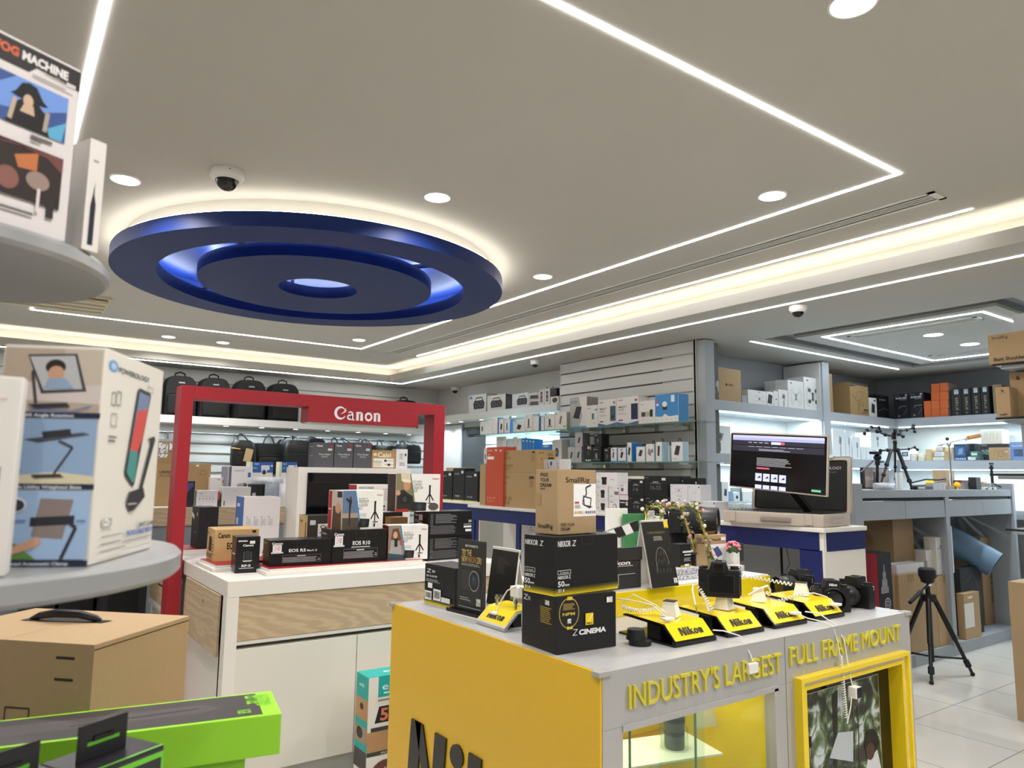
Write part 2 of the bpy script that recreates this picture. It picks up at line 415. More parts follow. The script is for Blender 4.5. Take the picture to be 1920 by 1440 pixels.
# back wall ledge
structure(MB().box(-2.6, 8.0, 1.99, 4.4, 8.34, 2.066, M['slat']).box(-2.6, 8.32, 2.10, 4.33, 8.345, 2.57, M['slat']).box(-2.6, 8.31, 2.46, 4.25, 8.325, 2.465, M['groove']).build('trim_6'))
b = MB(); z = 1.90
while z > .8:
    b.box(-2.6, 8.325, z, 4.7, 8.342, z+.006, M['groove']); z -= .1025
structure(b.build('trim_7'))
# alcove shelving
g = M['shelfg']
b = MB()
for z0, z1 in ((2.045, 2.127), (1.61, 1.695), (1.16, 1.24)):
    b.box(4.56, 3.75, z0, 7.97, 4.15, z1, g); b.box(7.55, .2, z0, 7.97, 3.75, z1, g)
b.box(4.51, 3.70, 0, 4.62, 4.15, 2.59, g)
b.box(6.22, 3.74, 0, 6.33, 4.15, 2.59, g)
structure(b.build('trim_8'))
bw = MB().box(4.62, 4.135, 1.24, 7.95, 4.152, 2.045, M['white']).box(7.955, .2, 1.24, 7.972, 4.15, 2.045, M['white'])
bw.box(6.205, 3.76, 1.24, 6.22, 4.14, 2.58, M['white'])
structure(bw.build('trim_9'))

# ================================================================ LIGHTS
def strip(label, x0, y0, x1, y1, z, wd=.018, m='led'):
    b = MB()
    if abs(x1-x0) < abs(y1-y0): b.box(x0-wd/2, y0, z-.003, x0+wd/2, y1, z+.002, M[m])
    else: b.box(x0, y0-wd/2, z-.003, x1, y0+wd/2, z+.002, M[m])
    return tag(b.build('ceiling_light_strip'), label, 'light strip', 'linear light strips in the ceiling')
def loop(label, segs, z, wd=.018, name='ceiling_light_loop', m='led'):
    b = MB()
    for x0, y0, x1, y1 in segs:
        b.box(min(x0, x1)-wd/2, min(y0, y1)-wd/2, z-.003, max(x0, x1)+wd/2, max(y0, y1)+wd/2, z+.002, M[m])
    return tag(b.build(name), label, 'light strip', 'linear light strips in the ceiling')
loop('large rectangular white light line around the blue disc on the upper ceiling', ((2.997, 1.42, 2.997, 6.91), (.145, 6.91, 2.997, 6.91), (.145, 1.42, .145, 6.91), (.145, 1.42, 2.997, 1.42)), ZU)
strip('single straight white light line between the air slot and the glowing cove', 3.665, 1.41, 3.665, 6.93, ZU)
loop('white light line in the lower ceiling outside the glowing cove', ((4.01, -1.5, 4.01, 7.96), (-2.3, 7.96, 4.01, 7.96)), ZL, .016)
loop('rectangular white light line in the side alcove ceiling panel', ((5.17, 1.97, 5.17, 3.09), (5.17, 3.09, 6.97, 3.09), (6.97, 1.97, 6.97, 3.09), (5.17, 1.97, 6.97, 1.97)), ZL, .016, m='ledc')
strip('short straight white light line beside the recessed grey groove', 4.90, 3.556, 7.27, 3.556, ZL, .014, 'ledc')
def downlight(x, y, z, r, label, watt=9, cat='downlight', col=(1, .975, .95), spread=2.6, group='round ceiling downlights'):
    t = empty('ceiling_downlight', (x, y, z), 0, label, cat, group)
    MB().lathe([(r*1.12, 0), (r*1.1, -.006), (r, -.006), (r*.98, .0)], M['wplas'], n=28).build('trim_ring', t)
    MB().lathe([(r, -.003), (.0005, -.003)], M['down'], n=28).build('diffuser', t)
    if watt: area('downlight_or_fill_lamp', (x, y, z-.02), r*1.7, watt, col, spread=spread)
DL = [(1.575, 2.827, 'round downlight right of the white camera dome above the blue disc'), (2.782, 1.881, 'round downlight nearest to the corner of the rectangular light line'),
      (.37, 3.493, 'round downlight left of the white camera dome'), (2.791, 3.587, 'small bright downlight right of the blue disc edge'),
      (1.787, .941, 'large round downlight at the top edge of the photo'), (1.265, 7.473, 'leftmost far downlight between light line and cove'),
      (1.763, 7.461, 'second far downlight between light line and cove'), (2.772, 6.448, 'far downlight just beyond the blue disc near the light corner')]
for x, y, l in DL: downlight(x, y, ZU, .058, l)
for x, y, l in ((5.715, 2.522, 'near downlight in the side alcove ceiling panel'), (6.33, 2.52, 'far downlight in the side alcove ceiling panel')): downlight(x, y, ZL, .066, l, 9, col=(.85, .93, 1))
for x, y, k in ((.3, .3, 2), (2.8, .2, 2.2), (-1.2, 2.5, 1.5), (-1.2, 5.5, 1), (1.5, 5.4, 1.1), (4.4, .6, 1.8), (5.7, .2, 1), (.2, 5.4, 1), (0.6, 2.0, 1.3), (-.6, -1, 2), (1.6, -1, 2.2)): area('downlight_or_fill_lamp', (x, y, (ZU if x < 3.7 else ZL)-.02), .1, 7*k, (1, .975, .95), spread=2.6)  # unseen fill lamps without fittings, added to brighten the room
# cove lights: strips lying behind the lip
cv = MB().box(3.83, -2.5, ZL+.022, 3.85, 7.98, ZL+.032, M['cove']).box(-2.5, 7.90, ZL+.022, 3.83, 7.92, ZL+.032, M['cove'])
tag(cv.build('cove_light_strip'), 'warm light line hidden in the cove around the tray ceiling', 'light strip')
# shelf lights
b = MB()
for z in (2.045, 1.61): b.box(4.65, 3.80, z-.008, 7.5, 3.815, z-.002, M['cool']); b.box(7.60, .5, z-.008, 7.615, 3.75, z-.002, M['cool'])
tag(b.build('shelf_light_strip'), 'cool white light line under the alcove shelves', 'light strip')
for z in (2.03, 1.6):
    area('shelf_lamp', (6.1, 3.86, z), 2.8, 20, (.74, .92, 1), sy=.05, shape='RECTANGLE'); area('shelf_lamp', (7.68, 2.1, z), .05, 20, (.74, .92, 1), sy=2.9, shape='RECTANGLE')
area('niche_lamp', (4.58, 6.3, 2.12), .05, 9, (.5, .8, 1), sy=1.5, shape='RECTANGLE')
area('ledge_lamp', (1.6, 8.12, 1.97), 5.2, 10, (.74, .92, 1), sy=.05, shape='RECTANGLE')
for k, (x, y) in enumerate([(x, 8.1) for x in (2.0, 2.38, 2.76, 3.14, 3.52, 3.88, 4.2)]+[(1.25, 8.1), (.6, 8.1), (-.2, 8.1)]):
    downlight(x, y, 1.99, .028, 'small round downlight under the back wall ledge', 1.2, col=(.78, .92, 1), group='small downlights under the back ledge')
for y in (8.05, 7.75, 7.45, 7.0, 6.7, 6.35, 6.0, 5.7):
    downlight(4.56, y, 2.137, .026, 'small round downlight under the right wall ledge', 1.5, col=(.75, .9, 1), group='small downlights under the right ledge')

# air slots
def diffuser(x0, x1, y0, y1, z, label, n=3):
    t = empty('air_slot_diffuser', ((x0+x1)/2, (y0+y1)/2, z), 0, label, 'air vent', 'linear air slots'); w, d = (x1-x0)/2, (y1-y0)/2
    MB().box(-w, -d, -.004, w, -d+.03, .004, M['wplas']).box(-w, d-.03, -.004, w, d, .004, M['wplas']).box(-w, -d, -.004, -w+.018, d, .004, M['wplas']).box(w-.018, -d, -.004, w, d, .004, M['wplas']).build('frame', t)
    MB().box(-w+.018, -d+.03, -.0005, w-.018, d-.03, .002, M['blackm']).build('slot_opening', t)
    g_ = (2*w-.036)/n
    for k in range(n-1):
        x = -w+.018+g_*(k+1); MB().box(x-g_*.22, -d+.03, -.004, x+g_*.22, d-.03, .001, M['wplas']).build('slat', t)
diffuser(3.304, 3.432, 1.42, 6.95, ZU, 'long slotted air vent beside the rectangular ceiling light', 4)
diffuser(5.30, 5.42, 2.06, 2.97, ZL, 'slotted air vent in the side alcove ceiling, nearer one', 4)
diffuser(6.66, 6.78, 1.6, 2.99, ZL, 'slotted air vent in the side alcove ceiling, farther one', 4)
t = empty('air_conditioning_cassette', (.12, 6.33, ZU), 0, 'beige slatted ceiling air unit behind the upper grey shelf', 'air vent')
MB().box(-.5, -.3, -.02, .5, .3, .0, mat('beige_plastic', 'cfc6ae', .5)).build('panel', t)
for k in range(4): MB().box(-.48, -.27+k*.14, -.05, .48, -.2+k*.14, -.03, mat('beige_plastic', 'cfc6ae', .5)).build('louvre', t)

# ceiling disc
t = empty('ceiling_feature_disc', (1.538, 4.228, 2.623), 0, 'large blue round ceiling feature with open ring and centre disc', 'ceiling feature')
bl = M['blue']
MB().lathe([(.90, 0), (1.133, 0), (1.133, .074), (.90, .074)], bl, n=96, closed=True).build('outer_ring', t)
MB().lathe([(.234, 0), (.69, 0), (.69, .072), (.234, .072)], bl, n=80, closed=True).build('inner_disc', t)
MB().lathe([(1.067, .074), (1.067, .157), (1.05, .157), (1.05, .074)], M['ceil'], n=96, closed=True).build('drum', t)
MB().lathe([(1.049, .0745), (1.049, .1565), (.0005, .1565)], bl, n=80).build('blue_lining', t)
MB().lathe([(.60, .074), (.60, .08), (.62, .08), (.62, .074)], M['blueled'], n=60, closed=True).build('inner_light', t)
MB().lathe([(.29, .074), (.29, .08), (.305, .08), (.305, .074)], M['blueled'], n=60, closed=True).build('inner_light', t)
MB().lathe([(.96, .075), (.96, .081), (.98, .081), (.98, .075)], M['blueled'], n=60, closed=True).build('inner_light', t)
MB().lathe([(1.116, .0745), (1.116, .079), (1.127, .079), (1.127, .0745)], M['cove'], n=80, closed=True).build('halo_light', t)
for a in (0, PI/2, PI, 1.5*PI):
    MB().cyl((math.cos(a)*.5, math.sin(a)*.5, .072), (math.cos(a)*.5, math.sin(a)*.5, .156), .012, bl).build('hanger', t)
    MB().box(.6, -.02, .074, 1.0, .02, .09, bl, T=Matrix.Rotation(a+.6, 4, 'Z')).build('support_arm', t)
# dome cameras
def dome(x, y, z, r, label, small=False):
    t = empty('dome_camera', (x, y, z), 0, label, 'security camera', 'ceiling dome cameras')
    MB().lathe([(.001, 0), (r*.97, 0), (r, -.006), (r, -.022), (r*.9, -.032), (r*.72, -.042), (r*.68, -.042)], M['wplas'], n=32).build('housing', t)
    MB().lathe([(r*.68, -.040)]+[(r*.66*math.cos(a), -.042-r*.62*math.sin(a)) for a in [k*PI/14 for k in range(8)]], mat('smoked_dome', '08080a', .06, coat=.5), n=28).build('dome', t)
    MB().lathe([(r*.55, -.040), (r*.3, -.045-r*.35), (.001, -.045-r*.5)], M['blackm'], n=16).build('lens', t)
    for k in range(3):
        a = k*2.1+.4; MB().ball((math.cos(a)*r*.98, math.sin(a)*r*.98, -.012), .003, M['blackm'], n=8).build('screw', t)
dm = pz(427, 322, ZU); dome(dm.x, dm.y, ZU, .071, 'white dome camera with dark lens above the blue disc edge')
dm = pz(1496, 574, ZL); dome(dm.x, dm.y, ZL, .055, 'white dome camera on the lower ceiling near the side alcove')
dm = pz(1003, 676, ZL); dome(dm.x, dm.y, ZL, .045, 'tiny dome camera on the ceiling left of the slatted wall')
dm = pz(851, 727, ZL); dome(dm.x, dm.y-.03, ZL, .055, 'small dome camera in the far right corner')

kapply()
# ================================================================ FURNITURE
lac = M['lac']
# --- white and oak island table
TZ = .985
t = empty('display_table', (0, 0, 0), 0, 'white island table with oak drawer fronts standing under the red frame', 'display table')
MB().box(.945, 3.61, TZ-.075, 2.56, 5.5, TZ, lac, .003).build('table_top', t)
MB().box(.945, 3.61, 0, 1.0, 3.70, TZ-.075, lac).box(2.48, 3.61, 0, 2.56, 3.70, TZ-.075, lac).box(.945, 3.68, .02, .96, 3.70, TZ-.075, lac).box(.96, 3.72, 0, 2.5, 5.45, TZ-.08, lac).box(.945, 4.72, 0, .99, 5.5, TZ-.075, lac).build('body', t)
dr = MB().box(1.0, 3.618, .705, 2.48, 3.64, TZ-.078, M['oak']).build('drawer_front', t)
MB().box(1.0, 3.622, .685, 2.48, 3.66, .703, lac).build('rail', t)
for x0, x1 in ((1.0, 1.612), (1.616, 2.23), (2.234, 2.48)): MB().box(x0, 3.622, .09, x1, 3.66, .665, mat('door_white', 'dfdcd0', .3), .002).build('door', t)
MB().box(1.0, 3.66, 0, 2.48, 3.68, .09, mat('plinth_grey', 'b7bab6', .4)).build('plinth', t)
MB().box(.948, 3.72, .62, .958, 4.45, TZ-.078, M['oak']).build('side_drawer_front', t).location.x = -.012
MB().lathe([(.008, 0), (.008, .004), (.003, .006), (.0005, .006)], M['chrome'], n=14, T=Matrix.Rotation(-PI/2, 4, 'Y')).build('lock', t).location = (.936, 4.02, .84)
# --- red arch frame
FY = 4.556
t = empty('display_arch', (0, 0, 0), 0, 'tall red arch frame with white lettering standing over the white island table', 'display frame')
r = M['red']
MB().box(.862, FY, 0, .932, FY+.15, 2.003, r, .003).build('post', t)
MB().box(2.562, FY, .0, 2.65, FY+.15, 2.0, r, .003).build('post', t).scale = (1, 1, 1)
MB().box(.932, FY, 1.925, 2.562, FY+.15, 2.003, r, .003).build('crossbar', t)
MB().box(1.633, FY-.001, 1.828, 2.43, FY+.152, 1.925, r, .003).build('sign_panel', t)
MB().box(1.64, FY+.01, 1.820, 2.42, FY+.14, 1.828, mat('frosted', 'd8d4cf', .3)).build('light_panel', t)
T = Matrix.Translation((0, FY-.002, 0)) @ Matrix.Rotation(PI/2, 4, 'X')
LW = mat('ink_ffffff', 'efe9e6', .4)
def canon_word(parent, wd, ht, T, col='efe9e6'):
    # heavy flared lettering: a curled capital, then four lower case letters
    mb = MB(); m = hexm(col); X = lambda x, y: T@Vector((x*wd, y*ht, .001))
    def arc(cx, cy, ro, ri, a0, a1, sx=1., n=22, sh=0):
        for k in range(n):
            a = a0+(a1-a0)*k/n; b = a0+(a1-a0)*(k+1)/n
            def pt(r, q, ii=0): return X(cx+r*sx*math.cos(q)+ii, cy+r*math.sin(q))
            mb.face([pt(ro, a), pt(ro, b), pt(ri, b, sh), pt(ri, a, sh)], m)
    def q(*p): mb.face([X(*z) for z in p], m)
    arc(.125, .5, .5, .36, .55, 5.75, .24, sh=.022)
    q((.20, .78), (.235, .88), (.25, .62), (.20, .66)); q((.125, .40), (.19, .60), (.235, .64), (.22, .55))
    arc(.32, .22, .22, .10, 0, 6.283, .24, sh=.0); q((.345, 0), (.395, 0), (.395, .5), (.345, .5)); arc(.335, .5, .17, .08, 0, 2.7, .33); q((.395, 0), (.425, 0), (.42, .06), (.395, .12))
    for x0 in (.455, .825):
        q((x0, 0), (x0+.055, 0), (x0+.055, .68), (x0-.015, .62), (x0, .55)); arc(x0+.085, .50, .17, .05, 0, 2.6, .3); q((x0+.085, 0), (x0+.145, 0), (x0+.138, .52), (x0+.085, .5))
    arc(.715, .33, .35, .18, 0, 6.283, .235, sh=.0)
    return mb.build('lettering', parent)
canon_word(t, .345, .088, T@Matrix.Translation((1.803, 1.852, 0)))
# --- screen stand inside the frame
t = empty('screen_stand', (0, 0, 0), 0, 'white box stand with a black landscape screen on the island table', 'screen')
MB().box(1.60, 4.6, TZ, 2.41, 4.84, 1.535, lac, .004).build('housing', t)
MB().box(1.66, 4.592, 1.20, 2.35, 4.602, 1.50, mat('screen_black', '0a0a0c', .08, coat=.4), .002).build('screen', t)
# --- silver and yellow counter
NX, NY, NZ, NX1, NY1 = 1.312, 1.43, 1.0, 2.90, 2.62
t = empty('display_counter', (0, 0, 0), 0, 'silver and yellow camera counter with raised lettering in the foreground', 'display counter')
al = M['alu']
b = MB().box(NX+.004, NY+.051, .90, NX1, NY1, NZ, al, .002)                        # top
b.box(NX+.004, NY, .856, NX1, NY+.051, NZ, al, .001)                               # lettered front band
b.box(NX+.004, NY, .121, NX+.075, NY+.05, .8555, al).box(2.055, NY, .121, 2.150, NY+.05, .8555, al).box(NX1-.078, NY, .121, NX1, NY+.05, .8555, al)
b.box(2.095, NY+.052, .02, 2.12, NY1-.021, .8995, al).box(NX1-.02, NY+.052, .02, NX1, NY1-.021, .8995, al).box(NX+.004, NY1-.02, .02, NX1, NY1, .8995, al).box(NX+.004, NY, .02, NX1, NY+.05, .12, al)
b.build('body', t)
MB().box(2.0985, NY-.0006, .02, 2.1005, NY+.01, .998, M['groove']).build('seam', t)
MB().box(NX-.004, NY+.001, .02, NX+.003, NY1, NZ-.001, M['yel3'], .001).build('side_panel', t)
for x, y in ((NX+.01, NY+.005), (NX+.01, NY1-.01), (NX1-.01, NY+.005)):
    MB().box(x-.022, y-.01, NZ-.012, x+.022, y+.02, NZ+.002, mat('corner_guard', 'e4e2da', .15, trans=.5), .002).build('corner_guard', t)
# showcase
MB().box(NX+.06, NY+.45, .1, 2.09, NY+.47, .9, M['yel']).box(NX+.06, NY+.05, .1, NX+.075, NY+.47, .9, M['yel']).box(2.075, NY+.05, .1, 2.09, NY+.47, .9, M['yel']).box(NX+.06, NY+.05, .10, 2.09, NY+.47, .12, M['yel']).build('showcase_lining', t)
MB().box(1.70, NY+.40, .69, 2.08, NY+.449, .705, mat('yellow_dark', 'c79f18', .4)).box(1.70, NY+.40, .60, 2.08, NY+.449, .615, mat('yellow_dark', 'c79f18', .4)).build('ledge', t)
fr = MB().box(1.385, NY-.004, .842, 2.065, NY+.012, .858, al).box(2.035, NY-.004, .12, 2.055, NY+.02, .85, al).build('showcase_frame', t)
for x0, x1, y in ((1.40, 1.72, NY+.012), (1.55, 2.035, NY+.022)): MB().box(x0, y, .12, x1, y+.005, .848, M['glass']).build('glass_pane', t)
for x in (1.43, 1.69): MB().box(x, NY+.018, .12, x+.004, NY+.024, .85, M['gls_edge']).build('glass_edge', t)
area('showcase_lamp', (1.72, NY+.25, .885), .5, 2.2, (1, .95, .85), shape='SQUARE')
# lettering on the counter front, raised
fT = Matrix.Translation((0, NY, 0)) @ Matrix.Rotation(PI/2, 4, 'X')
art([('t', 1.405, .896, .060, "INDUSTRY'S LARGEST", 'cfc440', .668, .0)], 1, 1, fT, t, 'raised_lettering', th=.0, depth=.007)
art([('t', 2.120, .906, .058, "FULL FRAME MOUNT", 'cfc440', .70, .0)], 1, 1, fT, t, 'raised_lettering', th=.0, depth=.007)
# big word on the yellow side
sT = Matrix(((0, -1, 0, NX-.0045), (-1, 0, 0, 2.455), (0, 0, 1, .335), (0, 0, 0, 1)))
heavy_word(.98, .29, sT, mat('lettering_black', '1b1b1a', .3), -.006, t)
# framed photograph
y = M['yel']
b = MB()
def ring(b, x0, z0, x1, z1, w, ya, yb, m):
    b.box(x0, ya, z0, x1, yb, z0+w, m).box(x0, ya, z1-w, x1, yb, z1, m).box(x0, ya, z0+w, x0+w, yb, z1-w, m).box(x1-w, ya, z0+w, x1, yb, z1-w, m)
ring(b, 2.142, .14, 2.835, .868, .014, NY-.028, NY+.002, y); ring(b, 2.170, .168, 2.807, .84, .014, NY-.018, NY+.05, y)
b.build('picture_frame', t)
b = MB(); ring(b, 2.156, .154, 2.821, .854, .014, NY-.014, NY+.002, lac); b.build('frame_inlay', t)
MB().box(2.184, NY+.035, .18, 2.793, NY+.045, .826, M['blackg']).build('picture_panel', t)
# photograph: foliage, tree trunks, two people in the shade and a red shirt
def foliage():
    m = bpy.data.materials.new('foliage_photo'); m.use_nodes = True; nt = m.node_tree; b = nt.nodes['Principled BSDF']
    tc = nt.nodes.new('ShaderNodeTexCoord'); n = nt.nodes.new('ShaderNodeTexNoise'); n.inputs['Scale'].default_value = 12; n.inputs['Detail'].default_value = 5; n.inputs['Distortion'].default_value = 1.2
    r_ = nt.nodes.new('ShaderNodeValToRGB'); E = r_.color_ramp.elements; E[0].position = .4; E[0].color = (*lin('141811'), 1); E[1].position = .64; E[1].color = (*lin('c3cbd2'), 1)
    for p, c in ((.48, '33422a'), (.55, '5c7048'), (.59, '8a9783')): q = E.new(p); q.color = (*lin(c), 1)
    nt.links.new(tc.outputs['Object'], n.inputs['Vector']); nt.links.new(n.outputs[0], r_.inputs[0]); nt.links.new(r_.outputs[0], b.inputs['Base Color']); b.inputs['Roughness'].default_value = .25
    return m
PT = Matrix.Translation((2.235, NY+.0345, .2)) @ Matrix.Rotation(PI/2, 4, 'X')
MB().box(2.235, NY+.0335, .2, 2.715, NY+.0355, .79, foliage()).build('photograph', t)
art([('l', [(0, 0), (0, 1), (1, 1), (1, 0)], .004, 'b8b8b8'), ('p', [(.36, .96), (.44, .98), (.39, .5), (.33, .3), (.31, .3), (.36, .5)], '1c2016'), ('l', [(.62, .3), (.64, .95)], .012, '4a4238'), ('l', [(.68, .3), (.7, .95)], .01, '4a4238'),
     ('p', [(.3, .62), (.6, .55), (.62, .72), (.42, .74)], 'b9c0c6'), ('p', [(.66, .2), (.9, .2), (.98, .45), (.94, .56), (.84, .6), (.78, .5), (.72, .38)], 'd5d6da'), ('e', .86, .62, .1, .075, '171411'), ('e', .84, .57, .06, .05, '4b352a'),
     ('p', [(.42, .2), (.66, .2), (.64, .34), (.52, .4), (.42, .36)], 'cc3838'), ('e', .52, .43, .09, .075, '120f0e'), ('l', [(.5, .3), (.66, .36), (.8, .34)], .02, '4b352a'), ('t', .05, .42, .012, 'MySecret', 'e0e0e0', .1)], .48, .59, PT, t, 'photograph_figures', th=.0014)
# raised yellow riser at the back of the counter
t = empty('display_riser', (1.72, 1.945, NZ), 0, 'long yellow raised step with white top at the back of the counter', 'display riser')
MB().box(0, 0, 0, 1.05, .50, .084, M['yel'], .002).build('body', t)
MB().box(.006, .006, .084, 1.044, .495, .089, mat('riser_top', 'd9d8d2', .25)).build('top_sheet', t)

# --- blue and white counters along the slatted wall
def counter(name, x0, y0, x1, y1, z, label, legs, side=True, apron=.11, panel=None):
    t = empty(name, (x0, y0, 0), 0, label, 'counter', 'blue and white service counters'); W, D = x1-x0, y1-y0
    MB().box(-.015, -.015, z-.028, W, D+.01, z, lac, .008).build('worktop', t)
    MB().box(0, .03, z-.028-apron, .02, D, z-.028, M['navy']).box(.03, 0, z-.028-apron, W, .02, z-.028, M['navy']).build('apron', t)
    MB().box(.004, .002, 0, .06, .03, z-.028, lac).build('corner_post', t)
    for a, c in legs: MB().box(.0, a-y0, 0, .02, c-y0, z-.028-apron+.005, M['navy']).build('leg', t)
    MB().box(.04, .004, 0, W, .018, z-.03-apron, lac).build('end_panel', t)
    MB().box(W-.03, .02, 0, W-.01, D, z-.03, panel or mat('panel_grey', '8f9499', .5)).build('back_panel', t)
    return t
CZ = 1.215
counter('service_counter', 4.0, 2.44, 4.46, 4.9, CZ, 'near blue and white counter carrying the tilted white monitor case', ((2.455, 2.6), (4.75, 4.9)))
counter('service_counter', 4.0, 4.95, 4.46, 6.34, 1.197, 'middle blue and white counter carrying the orange and brown lens boxes', ((4.96, 5.06), (5.46, 5.52), (6.24, 6.34)), apron=.12, panel=M['lac'])
counter('service_counter', 4.3, 6.6, 4.66, 7.62, 1.205, 'far blue and cream counter with black lens boxes behind the red frame', ((6.62, 6.72), (7.5, 7.62)), apron=.12)
sb = MB().box(-.004, 0, 0, 0, .30, .10, M['wplas'], .001).build('double_wall_socket', loc=(4.43, 5.66, .93)); tag(sb, 'white double wall socket below the middle blue counter', 'socket')
for k in range(2): MB().box(-.0062, .05+k*.14, .045, -.0042, .058+k*.14, .06, M['blackm']).box(-.0062, .03+k*.14, .02, -.0042, .035+k*.14, .03, M['blackm']).box(-.0062, .075+k*.14, .02, -.0042, .08+k*.14, .03, M['blackm']).build('socket_holes', sb)

# --- grey bench with drawers
BY = 3.0
p0 = pz(1660, 1263, 0)
BX0, BX1, BZ = 5.45, 8.3, 1.42
t = empty('workbench', (0, 0, 0), 0, 'tall grey workbench with drawers above open storage on the right', 'workbench')
cc = M['conc']
MB().box(5.47, 3.0, BZ-.062, 8.24, 3.55, BZ, cc, .002).build('worktop', t)
MB().box(5.36, 3.0, 0, 5.47, 3.55, BZ+.05, cc, .002).build('end_panel', t)
MB().box(8.24, 2.99, 0, 8.29, 3.55, BZ+.06, cc).build('end_panel', t)
MB().box(6.83, 3.0, .1, 6.90, 3.55, BZ-.062, cc).build('divider', t)
MB().box(5.47, 3.02, 0, 8.24, 3.55, .1, cc).build('base', t)
MB().box(5.47, 3.02, BZ-.085, 8.24, 3.04, BZ-.062, M['blackm']).build('shadow_gap', t)
MB().box(7.22, 3.53, .1, 8.24, 3.545, 1.19, cc).box(6.15, 3.53, .1, 6.83, 3.545, 1.19, M['conc']).build('back_panel', t)
MB().box(5.47, 3.04, 1.19, 8.24, 3.5, 1.2, cc).build('drawer_floor', t)
for x0, x1 in ((5.475, 6.13), (6.135, 6.82), (6.905, 7.58), (7.585, 8.235)): MB().box(x0, 3.005, 1.185, x1, 3.025, BZ-.09, cc, .002).build('drawer_front', t)

# --- tiered round stand at the left edge
gs = mat('shelf_silver', '98999a', .3, metal=.2, noise=.02, nscale=4)
t = empty('tiered_display_stand', (-.1, 1.32, 0), 0, 'grey tiered stand with round shelves at the left edge', 'display stand')
def rshelf(r, z, th): return MB().lathe([(.0005, z), (r-.006, z), (r, z-.006), (r, z-th+.006), (r-.006, z-th), (.0005, z-th)], gs, n=96).build('round_shelf', t)
rshelf(.36, 1.379, .034); rshelf(.229, 1.8145, .026)
MB().cyl((0, 0, .0), (0, 0, 2.6), .045, gs, n=32).build('centre_column', t)
MB().box(-.8, -.15, .76, .59, .98, .8, gs, .003).build('square_base_shelf', t)
MB().box(-.7, -.1, 0, .5, .9, .76, gs).build('base_cabinet', t)
# --- glass shelf rack at the right edge
# ================================================================ ARTWORK TEMPLATES
def lines(x0, x1, y0, y1, n, col, duty=.45, jag=.25, seed=1):
    r = random.Random(seed); o = []; s = (y1-y0)/n
    for k in range(n):
        o.append(('r', x0, y0+k*s, x1-(x1-x0)*jag*r.random(), y0+k*s+s*duty, col))
    return o
def blocks(x0, y0, x1, y1, seed=1, n=7, col='20201f', bg='f2f2f0'):
    # dense label print
    r = random.Random(seed); o = [('r', x0, y0, x1, y1, bg)]; W = (x1-x0)/n; H_ = (y1-y0)/n
    for i in range(n):
        for j in range(n):
            if r.random() < .42: o.append(('r', x0+W*(i+.1), y0+H_*(j+.15), x0+W*(i+.95), y0+H_*(j+.8), col))
    return o
def barcode(x0, y0, x1, y1, seed=2, bg='efefec'):
    r = random.Random(seed); o = [('r', x0, y0, x1, y1, bg)]; x = x0+(x1-x0)*.08
    while x < x1-(x1-x0)*.1:
        w_ = (x1-x0)*(.02+.03*r.random()); o.append(('r', x, y0+(y1-y0)*.2, x+w_, y1-(y1-y0)*.15, '222222')); x += w_*2.2
    return o
def vgrad(stops, y0, y1, n=10):
    # printed colour fade on packaging
    o = []
    for k in range(n):
        f = k/(n-1)*(len(stops)-1); i = min(int(f), len(stops)-2); q = f-i
        a = [int(stops[i][j:j+2], 16) for j in (0, 2, 4)]; b_ = [int(stops[i+1][j:j+2], 16) for j in (0, 2, 4)]
        o.append(('r', 0, y0+(y1-y0)*k/n, 1, y0+(y1-y0)*(k+1)/n, '%02x%02x%02x' % tuple(int(a[j]+(b_[j]-a[j])*q) for j in range(3))))
    return o
NIKY = [('r', .46, .46, .59, .665, 'f2cf1c'), ('p', [(.49, .5), (.51, .5), (.585, .64), (.57, .655)], 'fbe98a'), ('t', .472, .475, .035, 'Nikon', '161616', .105, .03, 0, .15)]
def fade(): return vgrad(['f0d51d', '7f7118', '131314'], 0, .15)
BK = '131315'
# ================================================================ ON THE SILVER COUNTER
zr = carton('camera_box', 'large black box with gold ring seal, bottom of the stack on the silver counter', 'camera box', BK, z0=1.0, pts=((1043.4, 1229), (1155.3, 1212)), v=1120, d=.178, rough=.45, arts={
 'F': [('r', .38, .86, .62, .862, '3a3a3c'), ('e', .2, .70, .165, .27, 'c9b25a'), ('e', .2, .70, .155, .255, '1a1917')]+lines(.1, .3, .76, .88, 5, 'a9974e')+[('t', .09, .66, .05, 'NPM', 'd8b83c', .2, .02)]+blocks(.17, .52, .23, .6, 3)+[('p', [(.15, .93), (.25, .93), (.24, .99), (.16, .99)], 'd8c13a'), ('p', [(.15, .42), (.25, .42), (.24, .48), (.2, .46), (.16, .48)], 'd8c13a')]+NIKY+
   [('t', .24, .30, .115, 'Z', 'e8e8e8', .08, -.01, 0, .2), ('t', .345, .305, .085, 'CINEMA', 'ececec', .46, .045, 0, .1)]+blocks(.82, .82, .92, .92, 5, 6, 'b9a9a9'),
 'L': [('t', .05, .82, .1, 'Z', 'dddddd', .12, 0, 0, .2), ('t', .2, .82, .075, 'R', 'dddddd', .07, 0), ('r', .53, .42, .94, .92, '201e1a')]+blocks(.68, .82, .8, .9, 4)+lines(.58, .9, .5, .80, 9, 'a8903c', .4)})
h1 = 1.0+.158
